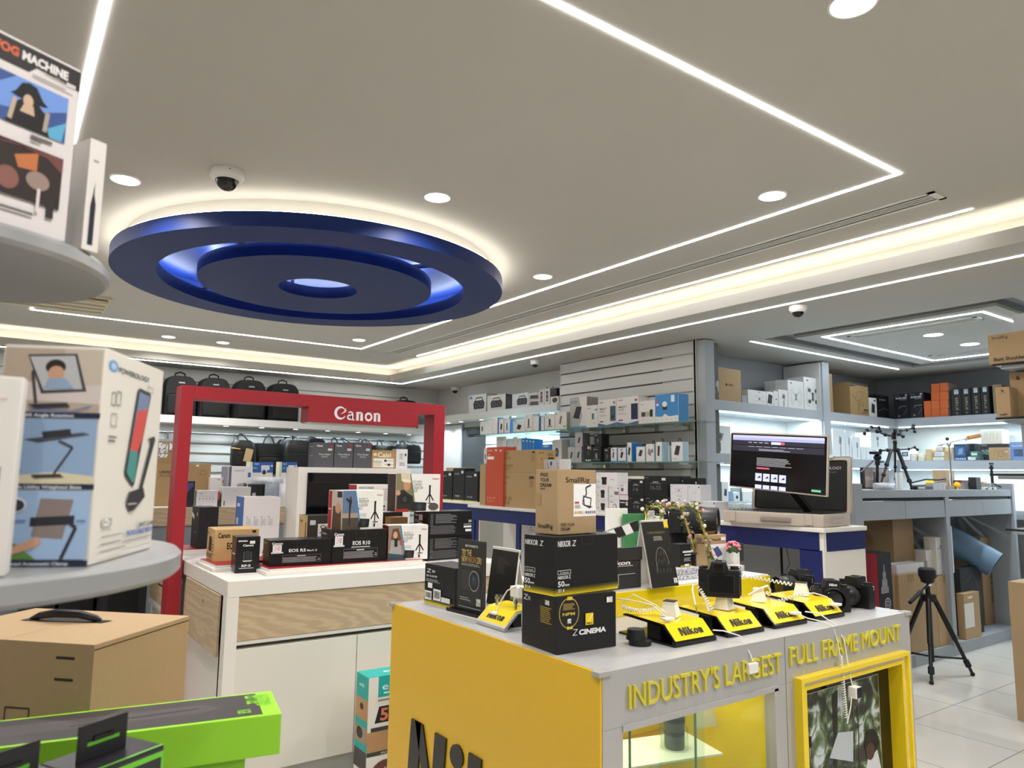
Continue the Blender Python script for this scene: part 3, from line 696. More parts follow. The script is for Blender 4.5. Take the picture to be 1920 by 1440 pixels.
nk = carton('lens_box', 'black lens box with yellow lower edge in the middle of the counter stack', 'lens box', BK, z0=1.158, pts=((1040, 1119), (1158.7, 1103)), v=1007.8, d=.134, rough=.45, arts={
 'F': fade()+[('t', .04, .83, .10, 'NIKKOR', 'f0f0f0', .19, .012), ('t', .25, .83, .10, 'Z', 'f0f0f0', .055, 0, 0, .2), ('l', [(.04, .36), (.23, .36), (.23, .425), (.04, .425), (.04, .36)], .008, 'dddddd'), ('t', .07, .375, .035, 'Z mount', 'dddddd', .13, 0), ('t', .04, .28, .055, 'NIKKOR Z', 'eeeeee', .19, .012), ('t', .04, .155, .09, '50', 'f2f2f2', .095, .01), ('t', .14, .155, .045, 'mm', 'f2f2f2', .07, .01), ('t', .045, .06, .055, 'f/1.4', 'f2f2f2', .09, .01),
        ('l', [(.40, .99), (.41, .85), (.57, .85), (.58, .99)], .008, '3a3a3d')],
 'L': fade()+[('t', .05, .83, .09, 'NIKKOR', 'f0f0f0', .42, .012), ('t', .53, .83, .09, 'Z', 'f0f0f0', .10, 0, 0, .2), ('l', [(.05, .36), (.38, .36), (.38, .43), (.05, .43), (.05, .36)], .008, 'dddddd'), ('t', .1, .375, .035, 'Z mount', 'dddddd', .22, 0), ('t', .05, .27, .055, 'NIKKOR Z', 'eeeeee', .34, .012), ('t', .05, .15, .09, '50', 'f2f2f2', .17, .01), ('t', .23, .15, .045, 'mm', 'f2f2f2', .13, .01), ('t', .06, .06, .055, 'f/1.4', 'f2f2f2', .17, .01)]})
SR = '1d1b19'
srb = carton('cardboard_box', 'brown cardboard camera cage box with white product label, on top of the black stack', 'cardboard box', 'card', z0=1.326, pts=((1045, 1003.5), (1117.8, 999)), v=880.6, d=.096, arts={
 'F': [('t', .20, .80, .085, 'SmallRig', SR, .62, .01), ('r', .40, .27, .99, .78, 'f4f4f2'), ('l', [(.72, .72), (.86, .76)], .03, '3c3f48'), ('l', [(.72, .72), (.74, .62), (.70, .58)], .028, '3c3f48'), ('l', [(.66, .58), (.86, .55), (.84, .42), (.68, .44), (.66, .58)], .02, '3c3f48'), ('l', [(.66, .6), (.64, .46), (.82, .40), (.88, .42)], .018, '2c2f38'), ('r', .43, .47, .54, .50, 'c8364a')]+lines(.43, .6, .40, .46, 3, '9a9a8a')+
   [('r', .43+.055*k, .315, .465+.055*k, .35, c) for k, c in enumerate(('d89a3a', 'd8b23a', 'c98a2f', 'e3b23a', 'ffffff', '2d6fc0', '777777', '777777', '888888', '666666'))]+[('t', .07, .13, .045, 'FREE YOUR', SR, .34, .012), ('t', .07, .065, .045, 'DREAM', SR, .23, .012)],
 'L': [('t', .22, .89, .055, 'FREE', SR, .36, .015), ('t', .22, .81, .055, 'YOUR', SR, .40, .015), ('t', .22, .73, .055, 'DREAM', SR, .50, .015), ('r', .22, .69, .45, .71, '6e604c'), ('t', .12, .09, .065, 'SmallRig', SR, .68, .01), ('r', .03, .44, .26, .62, 'a5875f')]})
carton('camera_box', 'black camera kit box with yellow lower edge and barcode labels at the counter corner', 'camera box', BK, z0=1.0, pts=((795.3, 1129), (852.6, 1143.7)), v=1056, d=.13, rough=.45, arts={
 'F': fade()+[('t', .07, .78, .1, 'Z', 'eeeeee', .14, 0, 0, .2), ('t', .25, .80, .06, '30', 'eeeeee', .1, .01), ('t', .07, .68, .05, 'DX 16-50 KIT', 'dddddd', .36, .02)]+lines(.06, .55, .56, .64, 3, 'a0a0a0')+[('r', .13, .40, .28, .53, 'eeeeee')]+barcode(.03, .10, .26, .32, 3)+barcode(.33, .12, .57, .40, 4)+lines(.6, .88, .12, .24, 3, 'e8e8e8', .9, 0)})
# --- acrylic menu sign
A, B = pz(855, 1139.8, 1.018), pz(909, 1153, 1.018); an = math.atan2(B.y-A.y, B.x-A.x)
t = empty('acrylic_sign_holder', (A.x, A.y, 1.0), an, 'clear upright sign holder with a dark camera poster on a black foot', 'sign')
MB().box(-.035, -.02, 0, .185, .075, .006, M['wplas'], .002).box(-.035, -.02, .006, .185, .075, .018, M['blackg'], .002).build('foot', t)
MB().box(0, .0, .018, .166, .004, .268, M['acry'], .001).build('clear_sheet', t)
p = MB().box(.003, .0045, .021, .163, .0055, .265, mat('poster_brown', '231c1b', .3)).build('poster', t)
G1, G2 = 'd6b766', 'b9854a'
art([('t', .25, .90, .03, 'SKYORBITS', 'dcdcdc', .46, .02), ('t', .13, .775, .085, 'TRY THE', G1, .36, .02), ('t', .13, .68, .085, 'NEW', G1, .21, .02), ('t', .36, .68, .085, 'NIKON', G2, .3, .02), ('t', .68, .68, .085, 'ZR!', G1, .17, .02)]+lines(.12, .8, .63, .67, 2, 'b9b4b0', .4, .1)+
    [('r', .12, .27, .82, .57, '2d2a2d'), ('r', .14, .28, .4, .56, '383436'), ('e', .6, .42, .185, .15, '9a9a9c'), ('e', .6, .42, .165, .133, '18181b'), ('e', .6, .42, .10, .085, '2b3440'), ('e', .58, .45, .03, .03, '4a5868')]+lines(.1, .5, .13, .19, 2, 'a8a8a8', .4)+blocks(.7, .08, .85, .18, 6)+lines(.08, .9, .03, .06, 1, '888888'), .16, .244, Matrix.Translation((.003, .0044, .021))@Matrix.Rotation(PI/2, 4, 'X'), t, 'poster_print', th=.0006)
# --- tent cards
def tent(name, label, A, B, T, white=.008, arts=None, back=None, loc=None):
    # A, B bottom front corners; T top left corner of the front leaf
    X = (B-A); W = X.length; X.normalize(); U = (T-A); Hh = U.length; U.normalize(); N = X.cross(U).normalized(); 
    t = empty(name, A, 0, label, 'tent card')
    R = Matrix(((X.x, U.x, N.x, 0), (X.y, U.y, N.y, 0), (X.z, U.z, N.z, 0), (0, 0, 0, 1)))
    mb = MB().box(0, 0, -.008, W, Hh, -.0005, M['wplas'], T=R).box(0.0005, 0.0005, -.0005, W-.0005, Hh, 0, mat('card_print_dark', '22211d', .35), T=R)
    mb.build('front_leaf', t)
    q = Vector((T.x-A.x, T.y-A.y, 0)); Z = Vector((0, 0, 1)); q2 = q*(back or 1.9)
    U2 = (U*Hh-q2*1.0).normalized(); L2 = (U*Hh-q2).length; N2 = X.cross(U2).normalized()
    R2 = Matrix(((X.x, U2.x, N2.x, q2.x), (X.y, U2.y, N2.y, q2.y), (X.z, U2.z, N2.z, q2.z), (0, 0, 0, 1)))
    MB().box(0, 0, 0, W, L2, .003, M['wplas'], T=R2).build('back_leaf', t)
    if arts: art(arts, W, Hh, R, t, 'printed_artwork')
    return t
A = pz(1223, 1103.7, 1.0905); B = pz(1277, 1098.6, 1.0905); T_ = px(1201, 975.6, A.x); B.y = A.y
T_ = Vector((A.x, T_.y, T_.z))
tent('tent_card', 'tall dark tent card with yellow logo square and gold outline on the yellow riser', A, B, T_, arts=[('r', .83, .87, .99, .99, 'efc92a'), ('t', .86, .875, .014, 'Nikon', '222222', .1, .02), ('t', .17, .79, .032, '3-YEAR WARRANTY', '7a6c3a', .66, .02)]+lines(.35, .7, .69, .76, 4, 'b9b7aa', .35, .2, 3)+
     [('l', [(.3, .22), (.31, .4), (.36, .5), (.45, .57), (.56, .58), (.68, .53), (.74, .44), (.78, .33)], .006, 'aaa79a')]+[('l', [(x, y), (x+.05, y+.03), (x+.02, y+.07), (x-.02, y+.02)], .003, '77756b') for x, y in ((.3, .3), (.4, .35), (.5, .33), (.6, .36), (.7, .3), (.35, .45), (.5, .46), (.62, .46), (.25, .2), (.38, .2), (.5, .2), (.64, .2), (.76, .2))]+blocks(.82, .04, .95, .12, 8))
A = pz(911.5, 1130, 1.001); B = pz(962, 1143, 1.001); B.x = A.x; T_ = py(925, 1023.5, A.y)
tent('tent_card', 'dark tent card with white edge beside the acrylic sign', A, B, T_, arts=lines(.25, .75, .55, .85, 10, '4e4b45', .3, .5, 5)+blocks(.5, .06, .68, .2, 9, 7, '24241f', '8a8a84'), back=2.1)
# --- tilted stand facing left with one plug
t = empty('security_display_stand', (1.378, 2.12, 1.0), -PI/2, 'yellow tilted display stand facing the left side beside the dark tent card', 'display stand')
def stand_parts(t, wd, dp, base, low=.012):
    pr = [(0, low), (.045, .055), (dp, .064)]
    Tm = Matrix.Rotation(PI/2, 4, 'Z')
    def side(x0, x1, m, prof):
        mb = MB(); A = [Vector((x0, p[0], p[1])) for p in prof]; B = [Vector((x1, p[0], p[1])) for p in prof]
        mb.face(A, m); mb.face(B[::-1], m)
        for k in range(len(prof)): mb.face([A[k], A[(k+1) % len(prof)], B[(k+1) % len(prof)], B[k]], m)
        return mb
    side(0, wd, base, [(.0, 0), (dp+.02, 0), (dp+.02, .006), (.01, .006), (.008, .01), (.05, .051), (dp, .060), (dp, .064), (.045, .056), (-.004, .012), (-.004, .002)]).build('black_frame' if base is M['blackg'] else 'metal_frame', t)
    MB().box(.02, dp*.35, .006, wd-.02, dp*.6, .055, M['blackm']).build('inner_box', t)
    side(.006, wd-.006, M['yel'], [(.002, .0135), (.045, .0575), (dp-.012, .0655), (dp-.012, .067), (.044, .059), (.0, .0155)]).build('yellow_cover', t)
    sl = math.atan2(.0435, .044)
    heavy_word((wd-.012)*.58, .026, Matrix.Translation((.006, .001, .0145))@Matrix.Rotation(sl, 4, 'X')@Matrix.Translation(((wd-.012)*.22, .016, .0026))@Matrix.Rotation(-PI/2, 4, 'X'), hexm('151513'), .0008, t)
stand_parts(t, .168, .13, M['alu'])
t.rotation_euler.z = -PI/2
for x in (.03, .14): MB().cyl((x, .06, .055), (x, .06, .095), .005, M['chrome'], n=10).cyl((x, .06, .08), (x, .06, .088), .008, M['chrome'], n=10).build('post_screw', t)
MB().box(.02, .05, .0905, .15, .12, .094, M['acry'], .001).build('clear_plate', t)
MB().box(.05, .02, .05, .085, .045, .058, M['wplas'], .002, T=Matrix.Translation((0, -.004, -.012))).build('plug', t)
MB().box(.085, .075, .094, .135, .115, .13, M['wplas'], .004).build('sensor_block', t)
MB().tube([(.07, .03, .045), (.075, .045, .08), (.09, .06, .115), (.12, .08, .135), (.15, .09, .128)], .0022, M['wplas']).build('cable', t)
# --- four tilted stands in a row
SX = (1.682, 1.925, 2.17, 2.408)
lab = ['nearest of four yellow display stands, white sensor block without camera', 'second yellow display stand, carrying a black camera seen from behind', 'third yellow display stand, white plug stuck over its lettering', 'fourth yellow display stand, beside the two cameras with lenses']
def sensor(t, x, y, z, s=1, rz=.45, top=True):
    Tm = Matrix.Translation((x, y, z))@Matrix.Rotation(rz, 4, 'Z'); mb = MB(); a, b = .024*s, .019*s; h = .036
    mb.bm.verts.ensure_lookup_table()
    P = [[Tm@Vector((sx*q, sy*q, zz)) for sx, sy in ((-1, -1), (1, -1), (1, 1), (-1, 1))] for q, zz in ((a+.003, 0), (b, h), (b, h+.009))]
    for j in range(2):
        for k in range(4): mb.face([P[j][k], P[j][(k+1) % 4], P[j+1][(k+1) % 4], P[j+1][k]], M['wplas'])
    mb.face(P[2], M['wplas']); mb.face(P[0][::-1], M['wplas'])
    o = mb.build('sensor_block', t)
    if top: MB().box(-b, -b, h+.009, b, b, h+.0115, M['blackm'], .001, T=Tm).build('sensor_pad', t)
st = []
for k, x in enumerate(SX):
    t = empty('security_display_stand', (x, 1.515, 1.0), 0, lab[k], 'display stand', 'yellow security display stands in a row')
    stand_parts(t, .185, .215, M['blackg']); st.append(t)
sensor(st[0], .105, .11, .064); sensor(st[1], .115, .10, .064, 1, .2, False); sensor(st[2], .10, .13, .064, .9, .5, False); sensor(st[3], .125, .13, .064)
def coil(p0, p1, r, turns, sag=0):
    a, b = Vector(p0), Vector(p1); d = b-a; u = d.orthogonal().normalized(); v = d.normalized().cross(u); o = []
    for k in range(turns*10+1):
        f = k/(turns*10); q = 2*PI*k/10; o.append(a+d*f+(u*math.cos(q)+v*math.sin(q))*r-Vector((0, 0, sag*4*f*(1-f))))
    return o
WP = M['wplas']
MB().tube(coil((-.02, .2, .09), (.075, .135, .085), .0055, 14, .01), .0022, WP, n=5).build('coiled_cable', st[0])
MB().tube([(-.02, .2, .10), (.0, .17, .13), (.05, .12, .10), (.075, .10, .076)], .0018, WP).build('cable', st[0])
MB().box(.02, .05, .066, .06, .075, .072, WP, .002).build('plug', st[0])
MB().tube([(.04, .06, .07), (.0, .09, .11), (-.03, .14, .118), (-.06, .2, .12)], .0018, WP).build('cable', st[0])
MB().tube([(.18, .005, .03), (.20, -.02, .03), (.225, -.06, .02), (.235, -.09, -.03), (.235, -.098, -.05)], .002, WP).build('cable', st[0])
MB().box(.215, -.1005, -.085, .26, -.088, -.055, WP, .003).build('plug', st[0])
MB().tube([(.0, .12, .06), (-.03, .1, .09), (-.02, .12, .13), (.03, .16, .14), (.05, .15, .135), (.04, .12, .10), (.0, .07, .07)], .0024, WP).build('cable', st[1])
MB().tube(coil((.045, .15, .135), (.005, .06, .075), .005, 10), .002, WP, n=5).build('coiled_cable', st[1])
MB().tube([(.07, .15, .085), (.09, .11, .113), (.125, .11, .118), (.155, .12, .10), (.18, .14, .08)], .0035, WP).build('cable', st[2])
MB().tube(coil((.15, .13, .09), (.19, .15, .075), .004, 8), .002, WP, n=5).build('coiled_cable', st[2])
MB().box(.115, .006, .034, .155, .03, .042, WP, .002, T=Matrix.Translation((0, -.009, 0))).build('plug', st[2])
MB().tube([(.135, -.008, .035), (.15, -.03, .025), (.19, -.06, .015), (.215, -.082, -.0), (.222, -.092, -.05), (.222, -.098, -.09)], .0019, WP).build('cable', st[2])
MB().tube(coil((.222, -.100, -.09), (.232, -.105, -.30), .0048, 26), .0019, WP, n=5).build('coiled_cable', st[2])
MB().tube([(.18, .0, .04), (.215, -.03, .035), (.25, -.07, .0), (.262, -.092, -.05), (.27, -.10, -.15), (.275, -.108, -.20)], .0022, WP).build('cable', st[2])
MB().box(.258, -.128, -.235, .295, -.10, -.198, WP, .003).box(.266, -.1295, -.233, .2935, -.127, -.20, M['blackm']).build('cable_box', st[2])
MB().tube([(.262, -.112, -.22), (.245, -.115, -.26), (.225, -.112, -.31), (.232, -.105, -.31)], .0018, WP).build('cable', st[2])
MB().tube(coil((-.035, .16, .04), (.03, .06, .085), .0055, 12), .0022, WP, n=5).build('coiled_cable', st[3])
MB().tube([(.03, .06, .085), (.08, .05, .085), (.13, .03, .07), (.15, .015, .045)], .0022, WP).build('cable', st[3])
MB().box(.13, .004, .036, .17, .03, .044, WP, .002, T=Matrix.Translation((0, -.009, .004))).build('plug', st[3])
MB().tube(coil((.11, .16, .1), (-.0, .36, .125), .0055, 16), .0022, WP, n=5).build('coiled_cable', st[3])
MB().tube([(.0, .36, .125), (-.03, .40, .14), (-.06, .38, .13), (-.04, .34, .115), (.0, .36, .12)], .0024, WP).build('cable', st[3])

# --- cameras
def camera(label, loc, rz, lens=None, s=1.0, logo=True, hump=.034, grip=True, group=None, pt=0):
    t = empty('mirrorless_camera', loc, rz, label, 'camera', group); bm_, rb = M['black'], mat('rubber_grip', '19191a', .8, bump=.3, nscale=300)
    if pt: t.rotation_euler = (pt, 0, rz)
    t.scale = (s, s, s)
    # local: lens looks along -y, viewer rear is +y, x to the right as seen from the front
    b = MB().box(-.067, -.022, 0, .067, .022, .092, bm_, .008)
    b.build('body', t)
    MB().box(-.072, -.048, .003, -.04, .0, .088, rb, .012).build('grip', t)
    mb = MB(); 
    for z0, z1, w0, w1 in ((.088, .118, .036, .022),):
        P = [[Vector((sx*w_, y_, z)) for sx, y_ in ((-1, -.034), (1, -.034), (1, .026), (-1, .026))] for w_, z in ((w0, z0-.01), (w1+.004, z1-.012), (w1, z1))]
        for j in range(2):
            for k in range(4): mb.face([P[j][k], P[j][(k+1) % 4], P[j+1][(k+1) % 4], P[j+1][k]], bm_)
        mb.face(P[2], bm_)
    mb.build('viewfinder_hump', t)
    MB().box(-.011, -.012, .118, .011, .01, .121, M['chrome'] if False else M['blackm']).build('hot_shoe', t)
    e = MB().box(-.022, .024, .083, .022, .040, .118, rb, .007).build('eyecup', t); MB().box(-.012, .0395, .092, .012, .0408, .110, M['blackg'], .002).build('eyepiece_glass', e)
    MB().box(-.052, .022, .012, .038, .027, .078, M['blackm'], .003).box(-.046, .0265, .018, .032, .0275, .072, M['blackg']).build('rear_screen', t)
    for x, z, r in ((.052, .062, .005), (.052, .044, .009), (.048, .02, .004), (.060, .02, .004), (.048, .03, .004), (.060, .03, .004), (.052, .076, .006)):
        MB().cyl((x, .021, z), (x, .0255, z), r, M['black'], n=14).build('button', t)
    for x, y, z, r, h_ in ((-.05, -.008, .092, .013, .010), (.048, -.004, .092, .012, .008), (.058, .012, .092, .007, .007), (-.058, -.035, .088, .008, .006)):
        MB().cyl((x, y, z-.002), (x, y, z+h_), r, M['blackm'], n=22).build('dial', t)
    for sx in (-1, 1):
        MB().tube([(sx*(.069+.006*math.sin(q)), .0, .080+.008*math.cos(q)) for q in [k*PI/5 for k in range(10)]], .0012, M['chrome'], n=5, closed=True).build('strap_lug', t)
    MB().lathe([(.034, .02), (.034, .027), (.027, .027), (.027, .021), (.022, .016), (.0005, .014)], [M['black'], M['chrome'], M['blackm'], M['blackm'], M['blackg']], n=32, T=Matrix.Translation((0, 0, .046))@Matrix.Rotation(PI/2, 4, 'X')).build('lens_mount', t)
    if logo: art([('t', .1, .2, .45, 'Nikon', 'e8e8e8', .8, .04, 0, .12)], .036, .02, Matrix.Translation((-.018, -.0348, .094))@Matrix.Rotation(PI/2-.05, 4, 'X'), t, 'brand_lettering')
    if lens:
        R_, L_ = lens; T0 = Matrix.Translation((0, 0, .046))@Matrix.Rotation(PI/2, 4, 'X')
        l = MB().lathe([(.031, .025), (R_*.92, .035), (R_, .045), (R_, L_*.35), (R_*1.03, L_*.37), (R_*1.03, L_*.72), (R_, L_*.74), (R_, L_), (R_*.92, L_), (R_*.88, L_-.012)], M['black'], n=40, T=T0).build('lens', t)
        MB().lathe([(R_*1.045, L_*.40+k*.004+dz) if dz is not None else 0 for k in range(int(L_*.28/.004)) for dz in (0, .0022)], rb, n=40, T=T0).build('focus_ring', l)
        MB().lathe([(R_*.9, L_-.012), (R_*.6, L_-.006), (.0005, L_-.004)], mat('lens_glass', '0a0d16', .03, coat=1), n=32, T=T0).build('front_glass', l)
    return t
cp = py(1349, 1119, 1.62)
camera('black camera seen from behind, mounted on the second yellow stand', (cp.x, 1.62, cp.z), 2.22, None, 1.0)
bp_ = pz(1586, 1150, 1.0)
c1 = pz(1600, 1146, 1.0)
camera('black camera with open lens mount facing forward left, beside the fourth yellow stand', (2.655, 1.60, 1.0), -.75, (.044, .05))
camera('black camera with thick lens facing left, rightmost on the silver counter', (2.835, 1.60, 1.0), -1.6, (.037, .10), logo=False)
camera('large black camera body with long lens behind the fourth yellow stand', (2.83, 1.84, 1.0), -1.9, (.045, .12), logo=False)
# lens caps beside the nearest stand
c_ = pz(1175, 1200, 1.0)
t = MB().cyl((0, 0, 0), (0, 0, .014), .034, M['black'], n=32).build('lens_cap'); t.location = (1.625, 1.60, 1.0005); tag(t, 'flat round black lens cap on the counter beside the nearest stand', 'lens cap')
t = MB().cyl((0, 0, 0), (0, 0, .03), .030, M['blackm'], r2=.025, n=32).build('lens_hood'); t.location = (1.618, 1.61, 1.015); tag(t, 'small black round part stacked on the flat lens cap', 'lens hood')

# --- on the yellow riser (top at RZ)
RZ = 1.0895
def yspot(u, y, z): return spot(u, YP(y), z)
# clapper board
a_ = yspot(1150, 1.975, RZ); b_ = yspot(1202, 1.975, RZ); W = .255; x1 = b_.x; x0 = x1-W; hz = zat(b_, 1026)-RZ
t = empty('clapper_board', (x0, 1.975, RZ), 0, 'black clapper board with striped raised arm standing on the yellow riser', 'clapper board')
bd = MB().box(0, 0, 0, W, .012, hz, mat('clapper_grey', '2c2b2c', .5), .001).box(0, -.004, hz-.045, W+.004, .016, hz+.002, mat('clapper_grey', '2c2b2c', .5), .001).build('board', t)
art([('t', .30, .60, .10, 'Nikon', 'ececec', .46, .03, 0, .15), ('r', .05, .56, .82, .575, 'cfcfcf'), ('r', .05, .36, .86, .372, 'cfcfcf'), ('r', .52, .10, .53, .36, 'cfcfcf')], W, hz, Matrix.Translation((0, -.0042, 0))@Matrix.Rotation(PI/2, 4, 'X'), t, 'chalk_lines')
aa = math.radians(13); R = Matrix.Translation((0.0, 0, hz+.006))@Matrix.Rotation(-aa, 4, 'Y')
arm = MB().box(-.0, 0, 0, W, .012, .038, mat('clapper_dark', '202022', .5), .001, T=R).build('arm', t)
art([('p', [(x, 0), (x+.16, 0), (x+.10, 1), (x-.06, 1)], 'e9e9ea') for x in (.08, .40, .72)], W, .038, R@Matrix.Rotation(PI/2, 4, 'X'), arm, 'arm_stripes', th=.0005)
MB().cyl((.012, -.006, hz+.01), (.012, .016, hz+.01), .006, M['chrome'], n=12).build('hinge', t)
# boards behind
def upright(name, label, u0, u1, v, y, z0, m, d=.012, cat='board', r=.01):
    A = yspot(u0, y, z0); B = yspot(u1, y, z0); h_ = zat(A, v)-z0; W = (B-A).length
    o = MB().box(0, 0, 0, W, d, h_, m, r*.3).build(name); o.location = (A.x, y, z0+.0005); tag(o, label, cat); return o
upright('upright_board', 'tall white board standing behind the clapper arm', 1138, 1178, 954, 2.30, RZ, M['wplas'])
upright('upright_board', 'green board standing between two white boards behind the clapper', 1171, 1213, 964, 2.275, RZ, mat('green_board', '3f7f4c', .5))
upright('upright_board', 'narrow white board behind the top of the dark tent card', 1213, 1229, 958, 2.30, RZ, M['wplas'])
# boxes on the riser
def onriser(name, label, cat, col, u0, u1, v, y, d, arts=None, z0=RZ, **k):
    return carton(name, label, cat, col, pl=YP(y), z0=z0, u=(u0, u1), v=v, d=d, arts=arts, **k)
pm = bpy.data.materials.new('marbled_silver'); pm.use_nodes = True; nt = pm.node_tree; n = nt.nodes.new('ShaderNodeTexNoise'); n.inputs['Scale'].default_value = 110; n.inputs['Distortion'].default_value = 2.5
r_ = nt.nodes.new('ShaderNodeValToRGB'); r_.color_ramp.elements[0].position = .45; r_.color_ramp.elements[0].color = (*lin('6c6a75'), 1); r_.color_ramp.elements[1].position = .53; r_.color_ramp.elements[1].color = (*lin('dcdbe0'), 1)
tc = nt.nodes.new('ShaderNodeTexCoord'); nt.links.new(tc.outputs['Object'], n.inputs['Vector']); nt.links.new(n.outputs[0], r_.inputs[0]); nt.links.new(r_.outputs[0], nt.nodes['Principled BSDF'].inputs['Base Color']); MATS['marbled'] = pm; M['marb'] = pm
ga = onriser('gift_box', 'lower silver marbled box on the riser right of the dark tent card', 'gift box', 'marb', 1274, 1312, 1081, 2.02, .19)
gb2 = onriser('gift_box', 'upper silver marbled box stacked right of the dark tent card', 'gift box', 'marb', 1272, 1313, 1067, 2.035, .17, z0=RZ+ga['dims'][2]+.001)
onriser('gift_box', 'clear silver marbled box behind the camera seen from behind', 'gift box', 'marb', 1375, 1396, 1062, 2.08, .07)
zb = RZ+.036+.03
o = onriser('lens_box', 'small black lens box with yellow edge beside the tall tent card', 'lens box', BK, 1276, 1296, 1021, 2.06, .05, z0=RZ+ga['dims'][2]+gb2['dims'][2]+.002, arts={'F': fade()+[('r', .2, .62, .98, .70, 'dddddd'), ('r', .35, .50, .95, .55, 'dddddd')]+lines(.3, .98, .25, .42, 4, 'aaaaaa')+[('r', .35, .03, .75, .13, 'eeeeee')]})
sb_ = onriser('cardboard_box', 'small brown battery box with blue battery picture on white label', 'cardboard box', 'card', 1326, 1363, 1004, 2.2, .07, z0=RZ, arts={'F': [('t', .3, .82, .07, 'SmallRig', SR, .55, .01), ('r', .72, .82, .95, .92, 'eeeeee'), ('r', .12, .2, .98, .72, 'ecebea'), ('p', [(.3, .58), (.55, .66), (.78, .42), (.75, .38), (.52, .32)], '46558c'), ('p', [(.3, .58), (.33, .56), (.55, .33), (.52, .32)], '2c3866')], 'L': [('t', .2, .85, .05, 'FREE', SR, .4, .015), ('t', .2, .79, .05, 'YOUR', SR, .45, .015), ('t', .2, .73, .05, 'DREAM', SR, .6, .015)]})
w_, d_, h_ = sb_['dims']; MB().face([(w_*.05, d_*.5, h_), (w_*.7, d_*.5, h_), (w_*.6, d_*.2, h_+.016), (w_*.15, d_*.2, h_+.016)], M['card']).build('open_flap', sb_)
onriser('lens_box', 'dark lens box standing behind the pink flower pot', 'lens box', '2a2a2c', 1364, 1395, 1021, 2.32, .05, arts={'F': [('t', .1, .78, .1, 'Z', 'cccccc', .15, 0), ('t', .45, .78, .08, '600', 'cccccc', .35, 0)]})
def flowerpot(label, u, v0, v1, y, col, pot=.024, z0=RZ, tall=.06):
    p = yspot(u, y, z0); t = empty('flower_pot', (p.x, y, z0), 0, label, 'flower pot')
    MB().box(-pot, -pot, 0, pot, pot, tall, M['wplas'], .002).build('pot', t)
    rnd = random.Random(int(u)); mb = MB()
    for k in range(70):
        a, b_ = rnd.random()*2*PI, rnd.random()*1.4; r = .032+.004*rnd.random()
        mb.ball((r*math.cos(a)*math.cos(b_), r*math.sin(a)*math.cos(b_), tall+.010+r*math.sin(b_)), .0052, hexm(col), n=6)
    o = mb.build('blossoms', t); o['kind'] = 'stuff'
    MB().ball((0, 0, tall+.008), .026, hexm('3c5a2a'), n=12).build('foliage', t)
flowerpot('white pot with pink blossom ball right of the battery box', 1375, 0, 0, 2.15, 'e58a97', .021, RZ, .076)
flowerpot('white pot with yellow green blossom ball left of the battery box', 1311, 0, 0, 2.30, 'b9c24a', .021, RZ, .078)
# gold arch with garland
p = yspot(1289, 2.18, RZ); t = empty('gold_floral_arch', (p.x, 2.18, RZ), 0, 'gold hexagon arch wound with green leaves and pink flowers on the riser', 'ornament')
gm = mat('gold_metal', 'd9bc5a', .25, metal=.8)
def at(u, v, y=2.18): q = py(u, v, y); return Vector((q.x-p.x, 0, q.z-RZ))
P = [at(1233, 1010), at(1243, 951), at(1306, 951), at(1331, 1030)]
P[0] = at(1228, 1040); P[3] = at(1340, 1060)
Q = [q+Vector((.0, .09, 0)) for q in P]
for nm, W in (('front_hoop', P), ('back_hoop', Q)):
    mb = MB()
    for a, b_ in zip(W, W[1:]): mb.tube([a, b_], .006, gm, n=4)
    mb.build(nm, t)
mb = MB()
for a, b_ in zip(P, Q): mb.tube([a, b_], .005, gm, n=4)
mb.build('cross_bars', t)
rnd = random.Random(5); gl, gp = MB(), MB()
for W, n_ in ((P, 520), (Q, 300)):
    for k in range(n_):
        j = rnd.choice([0, 1, 1, 2, 2]); f = rnd.random(); c = W[j]+(W[j+1]-W[j])*f+Vector((rnd.gauss(0, .009), rnd.gauss(0, .010), rnd.gauss(.006, .008)))
        if c.z > .26 or rnd.random() < .8:
            a = rnd.random()*6.28; u_ = Vector((math.cos(a), math.sin(a), rnd.random()-.3))*.010; v_ = u_.cross(Vector((0, .3, 1))).normalized()*.006
            if rnd.random() < .86: gl.face([c-u_, c+v_, c+u_, c-v_], hexm(rnd.choice(['4c7a3c', '6f9a58', '3a5f33', '9dae60'])))
            else: gp.ball(c, rnd.choice([.004, .006, .009]), hexm(rnd.choice(['e9a3a8', 'f0c3c0', 'f3e4c9'])), n=6)
o = gl.build('leaf_garland', t); o['kind'] = 'stuff'; o = gp.build('flower_garland', t); o['kind'] = 'stuff'
# black mini table with lens under the arch, large camera on it
p = yspot(1296, 2.14, RZ); t = empty('mini_display_table', (p.x-.02, 2.16, RZ), 0, 'tiny black table standing under the gold arch', 'mini table')
MB().box(0, 0, .075, .085, .06, .083, M['blackm'], .001).build('table_top', t)
for x in (.003, .072): MB().box(x, .003, 0, x+.01, .057, .075, M['blackm']).build('leg', t)
p = yspot(1268, 2.40, RZ)
big = camera('large black camera with big telephoto lens inside the gold arch', (p.x+.02, 2.44, 1.235), .55, (.062, .19), s=1.15, logo=False)
t = MB().box(-.05, -.04, 0, .06, .05, .1445, M['blackm'], .004).build('camera_plinth'); t.location = (p.x+.02, 2.44, RZ+.0005); tag(t, 'black plinth under the large telephoto camera on the riser', 'plinth')
t = MB().lathe([(.0005, 0), (.03, 0), (.032, .01), (.032, .05), (.028, .055), (.0005, .055)], M['black'], n=28).build('lens'); q = yspot(1303, 2.36, RZ); t.location = (q.x, 2.36, RZ+.0005); tag(t, 'short black lens standing behind the tiny black table', 'lens')
